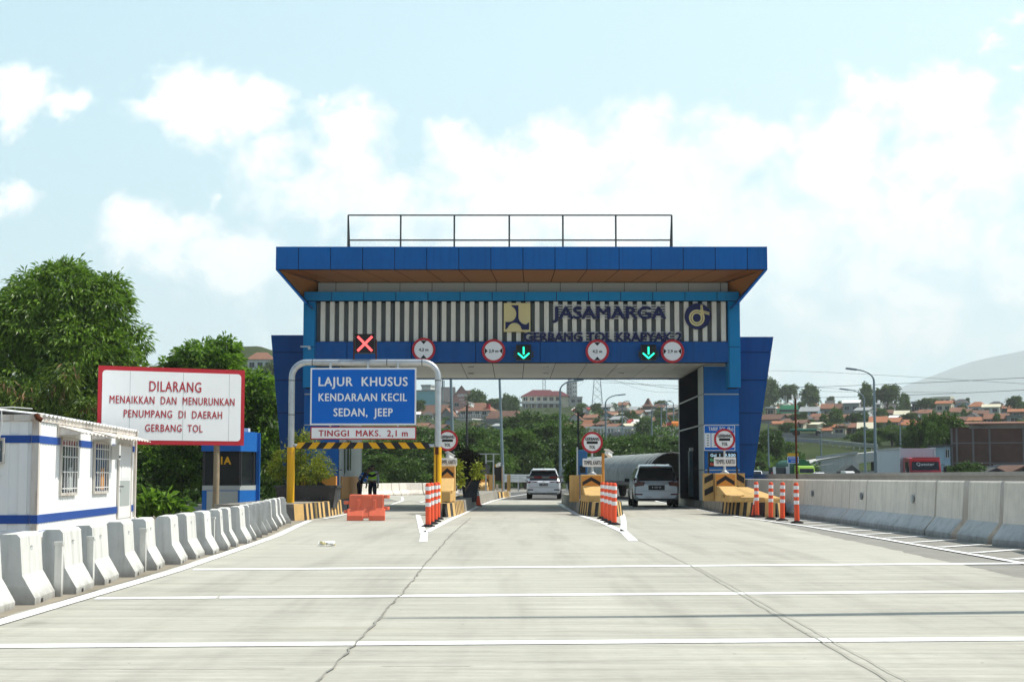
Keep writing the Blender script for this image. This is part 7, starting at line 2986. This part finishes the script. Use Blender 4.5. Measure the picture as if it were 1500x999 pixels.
# small blue and yellow road sign
e = panel_sign('road_sign', 1153.5, 1170, 668.5, 678.5, 140, 'small blue direction sign with an orange strip behind the rusty pole', m_sblue, m_swhite, [('SEMARANG', 1162, 671.5, 12, 1.8), ('SOLO', 1162, 675, 7, 1.8)], m_swhite, .05)
b = MB()
k = 140 / F
b.box(-8 * k, 8 * k, 0, .06, 5.4 * k, 9.6 * k, m_yellow)
b.build('orange_strip', e)
for q in (-6, 6):
    b = MB()
    b.box(q * k - .05, q * k + .05, .061, .16, -e.location.z, 8 * k, m_galv)
    b.build('post', e)

# ------------------------------------------------------------------ brick warehouse and its neighbours
D = 150.
e = empty('brick_warehouse', (GX(1392, D), D, 0), 'raw red brick warehouse with concrete pillars and a rusty roof at the right edge', 'warehouse', rz=-R(15.8))
k = D / F
ox_ = e.location.x
q = lambda px: GX(px, D) - ox_
b = MB()
b.box(q(1392), q(1620), 0, 22, -1, Z(626, D), m_brick)
b.build('wall', e)
b = MB()
m_dcem = mat('dark_cement', (.20, .19, .18), .9, var=.2, scale=2)
for px in (1393, 1400, 1423, 1446, 1493, 1530, 1570):
    b.box(q(px) - .09, q(px) + .09, -.06, -.003, 0, Z(627, D), m_dcem)
for py in (649, 678):
    b.box(q(1393), q(1620), -.05, -.004, Z(py, D) - .05, Z(py, D) + .05, m_dcem)
b.box(q(1418), q(1620), -.055, -.004, Z(628, D), Z(620, D), m_cement)
b.box(q(1450), q(1620), -.40, -.061, Z(680, D) - .3, Z(680, D), m_cement)
b.build('concrete_frame', e)
b = MB()
b.add([(q(1412), -.8, Z(621, D)), (q(1625), -.8, Z(621, D)), (q(1625), 12, Z(612, D)), (q(1412), 12, Z(612, D)), (q(1412), -.8, Z(622.5, D)), (q(1625), -.8, Z(622.5, D))], [(0, 1, 2, 3), (0, 1, 5, 4)], ROOF['rust'])
b.add([(q(1388), -.6, Z(626, D)), (q(1400), -.6, Z(622.5, D)), (q(1425), -.6, Z(622, D)), (q(1440), -.6, Z(626, D)), (q(1440), .4, Z(626, D)), (q(1425), .4, Z(622, D)), (q(1400), .4, Z(622.5, D)), (q(1388), .4, Z(626, D))],
      [(0, 1, 6, 7), (1, 2, 5, 6), (2, 3, 4, 5)], ROOF['dark'])
b.build('roof', e)
house(1382, 1390.5, 700, 654, 651, 'blue', 'dark', 'flat', 'narrow pale blue house squeezed beside the brick warehouse', D=148., floors=2, nwin=1, name='narrow_house', group='small buildings by the warehouse')
house(1440, 1470, 704, 694, 688, 'dark', 'dark', 'gy', 'small dark gabled shed roof before the brick warehouse', D=120., nwin=0, name='shed', group='small buildings by the warehouse')
house(1476, 1520, 704, 694, 684, 'dark', 'brown', 'gy', 'larger brown gabled shed roof at the right frame edge before the warehouse', D=118., nwin=0, name='shed', group='small buildings by the warehouse')
house(1424, 1450, 704, 686, 684, 'grey', 'grey', 'flat', 'low grey flat shed between the bush and the dark gable', D=126., nwin=1, name='shed', group='small buildings by the warehouse')

# ------------------------------------------------------------------ vehicles on the opposite carriageway
m_tred = mat('truck_red', (.30, .010, .020), .35, var=.06, coat=.5)
m_tbox = mat('truck_box_white', (.50, .55, .57), .5, var=.06, scale=1.5, dirt=(.35, .36, .35), dirt_amt=.4, streak=True)


def truck(name, px0, px1, py_top, D, label, cabm, W_=None, box=None, cab_h=None, text=None, rz=0.):
    """lorry facing the camera: local -y is its front"""
    k = D / F
    w = (px1 - px0) / 2 * k
    e = empty(name, (GX((px0 + px1) / 2, D), D, 0.0), label, 'truck', 'lorries beyond the concrete wall', rz)
    ht = Z(py_top, D)
    b = MB()
    b.xprism([(0, .45), (-.06, 1.25), (.10, ht * .70), (.35, ht * .98), (.9, ht), (1.9, ht), (1.9, .45)], -w, w, cabm)
    co_ = b.build('cab', e, bevel=.06)
    b = MB()
    z0, z1 = ht * .47, ht * .88
    y0, y1 = -.03, .19
    b.add([(-w * .90, y0 - .01, z0), (w * .90, y0 - .01, z0), (w * .86, y1, z1), (-w * .86, y1, z1)], [(0, 1, 2, 3)], m_glass)
    b.build('windscreen', e)
    for q in (-1, 1):
        b = MB()
        b.add([(q * (w + .006), .35, z0), (q * (w + .006), 1.3, z0), (q * (w + .006), 1.3, z1), (q * (w + .006), .55, z1)], [(0, 1, 2, 3)], m_glass)
        b.build('side_window', e)
        b = MB()
        b.obox((q * (w + .2), -.1, ht * .66), (.18, .12, .42), m_black)
        b.tube([(q * w, .1, ht * .8), (q * (w + .2), -.1, ht * .78)], .02, m_black, 5)
        b.build('mirror', e)
        b = MB()
        b.box(q * w * .8 - .22, q * w * .8 + .22, -.10, -.02, .75, .95, m_swhite)
        b.build('headlight', e)
        for yy in (.7, 4.2, 5.4):
            b = MB()
            b.lathe([(.15, -.14), (.46, -.14), (.48, 0), (.46, .14), (.15, .14)], m_rubber, 18)
            b.v = [(q * (w - .16) + z, yy, .48 + y) if False else (q * (w - .16) + z, yy + x, .48 + y) for x, y, z in b.v]
            b.build('wheel', e)
    b = MB()
    b.box(-w, w, -.12, .1, .38, .68, m_dark)
    b.box(-w * .7, w * .7, -.05, -.02, .98, 1.22, m_dark)
    b.build('bumper', e)
    if text:
        t = MB()
        t.text(text, 0, z1 - .16, w * 1.15, .22, y1 - .07, m_swhite, bold=.0)
        t.build('lettering', e)
    if box:
        b = MB()
        bw, bh, bl, m_ = box
        if m_ == 'tarp':
            n = 10
            P = [(-bw, .9), (-bw, bh * .72)] + [(bw * math.cos(math.pi - math.pi * i / n), bh * .72 + bh * .28 * math.sin(math.pi * i / n)) for i in range(1, n)] + [(bw, bh * .72), (bw, .9)]
            b.prism(P, 2.0, 2.0 + bl, mat('green_tarpaulin', (.01, .10, .06), .7, var=.2))
        else:
            b.box(-bw, bw, 2.0, 2.0 + bl, .9, bh, m_)
            for q in (-1, 1):
                b.box(q * bw - .05, q * bw + .05, 1.95, 2.0 + bl + .05, bh - .08, bh + .05, m_galv)
                b.box(q * (bw - .04) - .06, q * (bw - .04) + .06, 1.95, 1.998, .9, bh - .081, m_galv)
        b.build('load_body', e)
    return e


e = truck('lorry', 1331.5, 1377.5, 669.5, 108., 'red lorry lettered Quester on its windscreen with a tall white box body', m_tred, box=(1.24, Z(656.5, 110), 6.4, m_tbox), text='Quester', rz=R(1))
b = MB()
w = 23 * 108 / F
b.obox((0, -.02, Z(670.5, 108)), (w * 1.7, .35, .10), m_tred)
b.build('sun_visor', e, bevel=.02)
m_lime = mat('lime_paint', (.32, .55, .06), .4)
truck('lorry', 1169, 1193, 682, 150., 'lime and blue lorry with a round green tarpaulin hood', m_lime, box=(.95, Z(672.5, 150), 7, 'tarp'), rz=R(4))
truck('lorry', 1238, 1252, 690, 150., 'small white truck under a peaked brown thatch-like load', m_white, rz=R(5))
e = empty('brown_load', (GX(1245, 153), 153, Z(690, 153) - .4), 'peaked brown heap carried on the small white truck', 'load')
b = MB()
b.prism([(-.85, 0), (.95, 0), (.9, .35), (.1, 1.0), (-.8, .35)], 0, 3, WALL['dark'])
b.build('heap', e)
e = empty('covered_pickup', (GX(1143, 140), 140, 0), 'dark covered pickup with a grey frame seen left of the lime lorry', 'pickup')
k = 140 / F
b = MB()
b.xprism([(0, .5), (0, 1.0), (.25, Z(684, 140)), (3.4, Z(684, 140)), (3.4, .5)], -9.5 * k, 9.5 * k, mat('grey_canvas', (.035, .045, .05), .8))
b.build('canopy', e, bevel=.08)
b = MB()
for q in (-1, 1):
    b.xprism([(-.1, .5), (-.1, 1.0), (.2, Z(683.5, 140)), (.35, Z(683.5, 140)), (.2, 1), (.2, .5)], q * 9.5 * k - .12, q * 9.5 * k + .12, m_band)
b.box(-9.5 * k, 9.5 * k, -.15, -.11, .45, .7, m_band)
b.build('frame', e)
b = MB()
b.box(-13 * k, -10.6 * k, .2, .6, .9, 1.6, m_sred)
b.build('mud_flap', e)
for q in (-1, 1):
    b = MB()
    b.lathe([(.1, -.1), (.36, -.1), (.36, .1), (.1, .1)], m_rubber, 16)
    b.v = [(q * 7 * k + z, .6 + x, .36 + y) for x, y, z in b.v]
    b.build('wheel', e)


def small_car(px, D, py_top, wpx, label, paint):
    e = empty('hatchback', (GX(px, D), D, 0), label, 'car', 'small cars beyond the concrete wall')
    k = D / F
    w = wpx * k / 2
    h = Z(py_top, D)
    b = MB()
    b.xprism([(0, .3), (-.05, .7), (.9, .92), (1.6, h), (3.0, h), (3.7, .95), (3.8, .3)], -w, w, paint)
    b.build('body', e, bevel=.12)
    b = MB()
    b.add([(-w * .86, .94, .97), (w * .86, .94, .97), (w * .78, 1.54, h - .06), (-w * .78, 1.54, h - .06)], [(0, 1, 2, 3)], m_glass)
    b.build('windscreen', e)
    for q in (-1, 1):
        b = MB()
        b.obox((q * w * .72, -.03, .66), (.3, .1, .14), m_swhite)
        b.build('headlight', e)
        for yy in (.75, 3.0):
            b = MB()
            b.lathe([(.1, -.1), (.31, -.1), (.31, .1), (.1, .1)], m_rubber, 16)
            b.v = [(q * (w - .1) + z, yy + x, .31 + y) for x, y, z in b.v]
            b.build('wheel', e)
    return e


small_car(1204.5, 145., 691.8, 14, 'white hatchback between lime lorry and small white truck', m_white)
small_car(1112, 130., 689, 15, 'white and red hatchback just right of the gate wing', m_pearl)
e = empty('tarpaulin_lorry', (GX(1179, 312), 312, Z(638, 312)), 'long lorry under a green tarpaulin on the upper road', 'truck')
k = 312 / F
b = MB()
b.box(-19 * k, 17 * k, 0, 2.4, .9, 10 * k, mat('teal_tarpaulin', (.01, .16, .12), .7, var=.25, scale=2))
b.build('load_body', e, bevel=.15)
b = MB()
b.box(17.2 * k, 22 * k, 0, 2.4, .5, 8 * k, WALL['white'])
b.build('cab', e, bevel=.1)
for x_ in (-15, -11, 19):
    b = MB()
    b.lathe([(.1, -.14), (.5, -.14), (.5, .14), (.1, .14)], m_rubber, 14)
    b.v = [(x_ * k + x, .14 + z, .5 + y) for x, y, z in b.v]
    b.build('wheel', e)
# tanker on the elevated road, barrel hooded lorry in the lane beyond the right carriageway wall
e = empty('tanker_lorry', (GX(994, 330), 336, Z(631.5, 335)), 'orange tank lorry on the elevated road beside the right column', 'truck')
b = MB()
b.tube([(-.9, 0, 1.5), (1.3, 0, 1.5)], .62, mat('tank_orange', (.75, .22, .03), .4), 14)
b.build('tank', e)
b = MB()
b.box(-1.9, -1.0, -.6, .6, .4, 1.9, m_tred)
b.box(-.9, 1.4, -.5, .5, .5, .85, m_dark)
b.build('cab', e)
e = empty('hooded_lorry', (GX(985, 80), 80, 0), 'long lorry under a grey barrel shaped hood beyond the silver car', 'truck', rz=R(9.0))
m_hood = mat('grey_canvas_hood', (.27, .29, .28), .85, var=.25, scale=2.5, bump=.2, dirt=(.08, .085, .08), dirt_amt=.6)
n = 14
W_ = 1.25
hh = Z(663, 80)


def hood(inset=0.):
    zz = 1.35
    return [(-W_ + inset, .95), (-W_ + inset, zz)] + [((W_ - inset) * math.cos(math.pi - math.pi * i / n), zz + (hh - zz - inset) * math.sin(math.pi * i / n)) for i in range(1, n)] + [(W_ - inset, zz), (W_ - inset, .95)]


b = MB()
A, B_ = hood(), hood(.06)
Lh = 24.
mm = len(A)
NR = 25
vv = [(x + .0, Lh * j / NR, z + (.03 if j % 2 else 0)) for j in range(NR + 1) for x, z in A]
b.add(vv, [(j * mm + i, j * mm + i + 1, (j + 1) * mm + i + 1, (j + 1) * mm + i) for j in range(NR) for i in range(mm - 1)], m_hood)
b.build('hood', e, smooth=35)
b = MB()
for yy in (-.05, .5, 1.2):
    b.tube([(x * 1.01, yy, z) for x, z in A], .035, m_dark, 5)
b.build('hoop', e)
b = MB()
b.box(-W_, W_, .0, Lh, .75, .95, m_dark)
b.prism(hood(.10), 1.6, 1.7, m_black)
b.build('bed', e)
for q in (-1, 1):
    for yy in (1.2, 2.5, 16, 21):
        b = MB()
        b.lathe([(.15, -.14), (.46, -.14), (.48, 0), (.46, .14), (.15, .14)], m_rubber, 18)
        b.v = [(q * (W_ - .18) + z, yy + x, .48 + y) for x, y, z in b.v]
        b.build('wheel', e)
# low concrete wall between right lane and that lorry
b = MB()
pts = [(7.75, 74), (7.9, 92), (9.2, 118), (12, 140)]
for (a, c_) in zip(pts, pts[1:]):
    b.add([(*a, 0), (*c_, 0), (*c_, .95), (*a, .95), (a[0] + .25, a[1], 0), (c_[0] + .25, c_[1], 0), (c_[0] + .25, c_[1], .95), (a[0] + .25, a[1], .95)], [(0, 1, 2, 3), (4, 5, 6, 7), (2, 3, 7, 6)], m_cement)
tag(b.build('lane_wall'), 'low grey concrete wall beyond the silver car in the right lane', 'wall')

# ------------------------------------------------------------------ far volcano
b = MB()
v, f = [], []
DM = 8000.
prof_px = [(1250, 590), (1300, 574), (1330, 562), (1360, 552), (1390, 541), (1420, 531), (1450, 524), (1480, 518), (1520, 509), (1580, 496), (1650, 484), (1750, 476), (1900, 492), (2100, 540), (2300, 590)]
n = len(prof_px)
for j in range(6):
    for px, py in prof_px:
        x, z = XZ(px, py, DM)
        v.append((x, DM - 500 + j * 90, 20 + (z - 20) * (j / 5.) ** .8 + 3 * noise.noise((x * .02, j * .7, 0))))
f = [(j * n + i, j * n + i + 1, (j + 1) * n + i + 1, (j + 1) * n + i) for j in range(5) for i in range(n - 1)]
b.add(v, f, mat('haze_paled_slope', (.26, .32, .33), .9, var=.2, scale=.02))  # slope colour lightened towards the sky, distance haze put into it
b.add([v[5 * n + i] for i in range(n)] + [(v[5 * n + i][0], DM + 60, 0) for i in range(n)], [(i, i + 1, n + i + 1, n + i) for i in range(n - 1)], MATS['haze_paled_slope'])
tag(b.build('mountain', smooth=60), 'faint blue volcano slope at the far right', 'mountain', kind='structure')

# ------------------------------------------------------------------ the hazy air
hzm = bpy.data.materials.new('haze_air')
hzm.use_nodes = True
N = hzm.node_tree.nodes
N.clear()
mo = N.new('ShaderNodeOutputMaterial')
pv = N.new('ShaderNodeVolumePrincipled')
pv.inputs['Color'].default_value = (.95, .985, 1.0, 1)
pv.inputs['Density'].default_value = .00015
pv.inputs['Anisotropy'].default_value = 0.0
hzm.node_tree.links.new(pv.outputs[0], mo.inputs['Volume'])
b = MB()
b.box(-6200, 6200, -200, 9000, -4, 800, hzm)
o = b.build('haze')
tag(o, 'pale humid haze filling the air over road and hills', 'haze', kind='stuff')
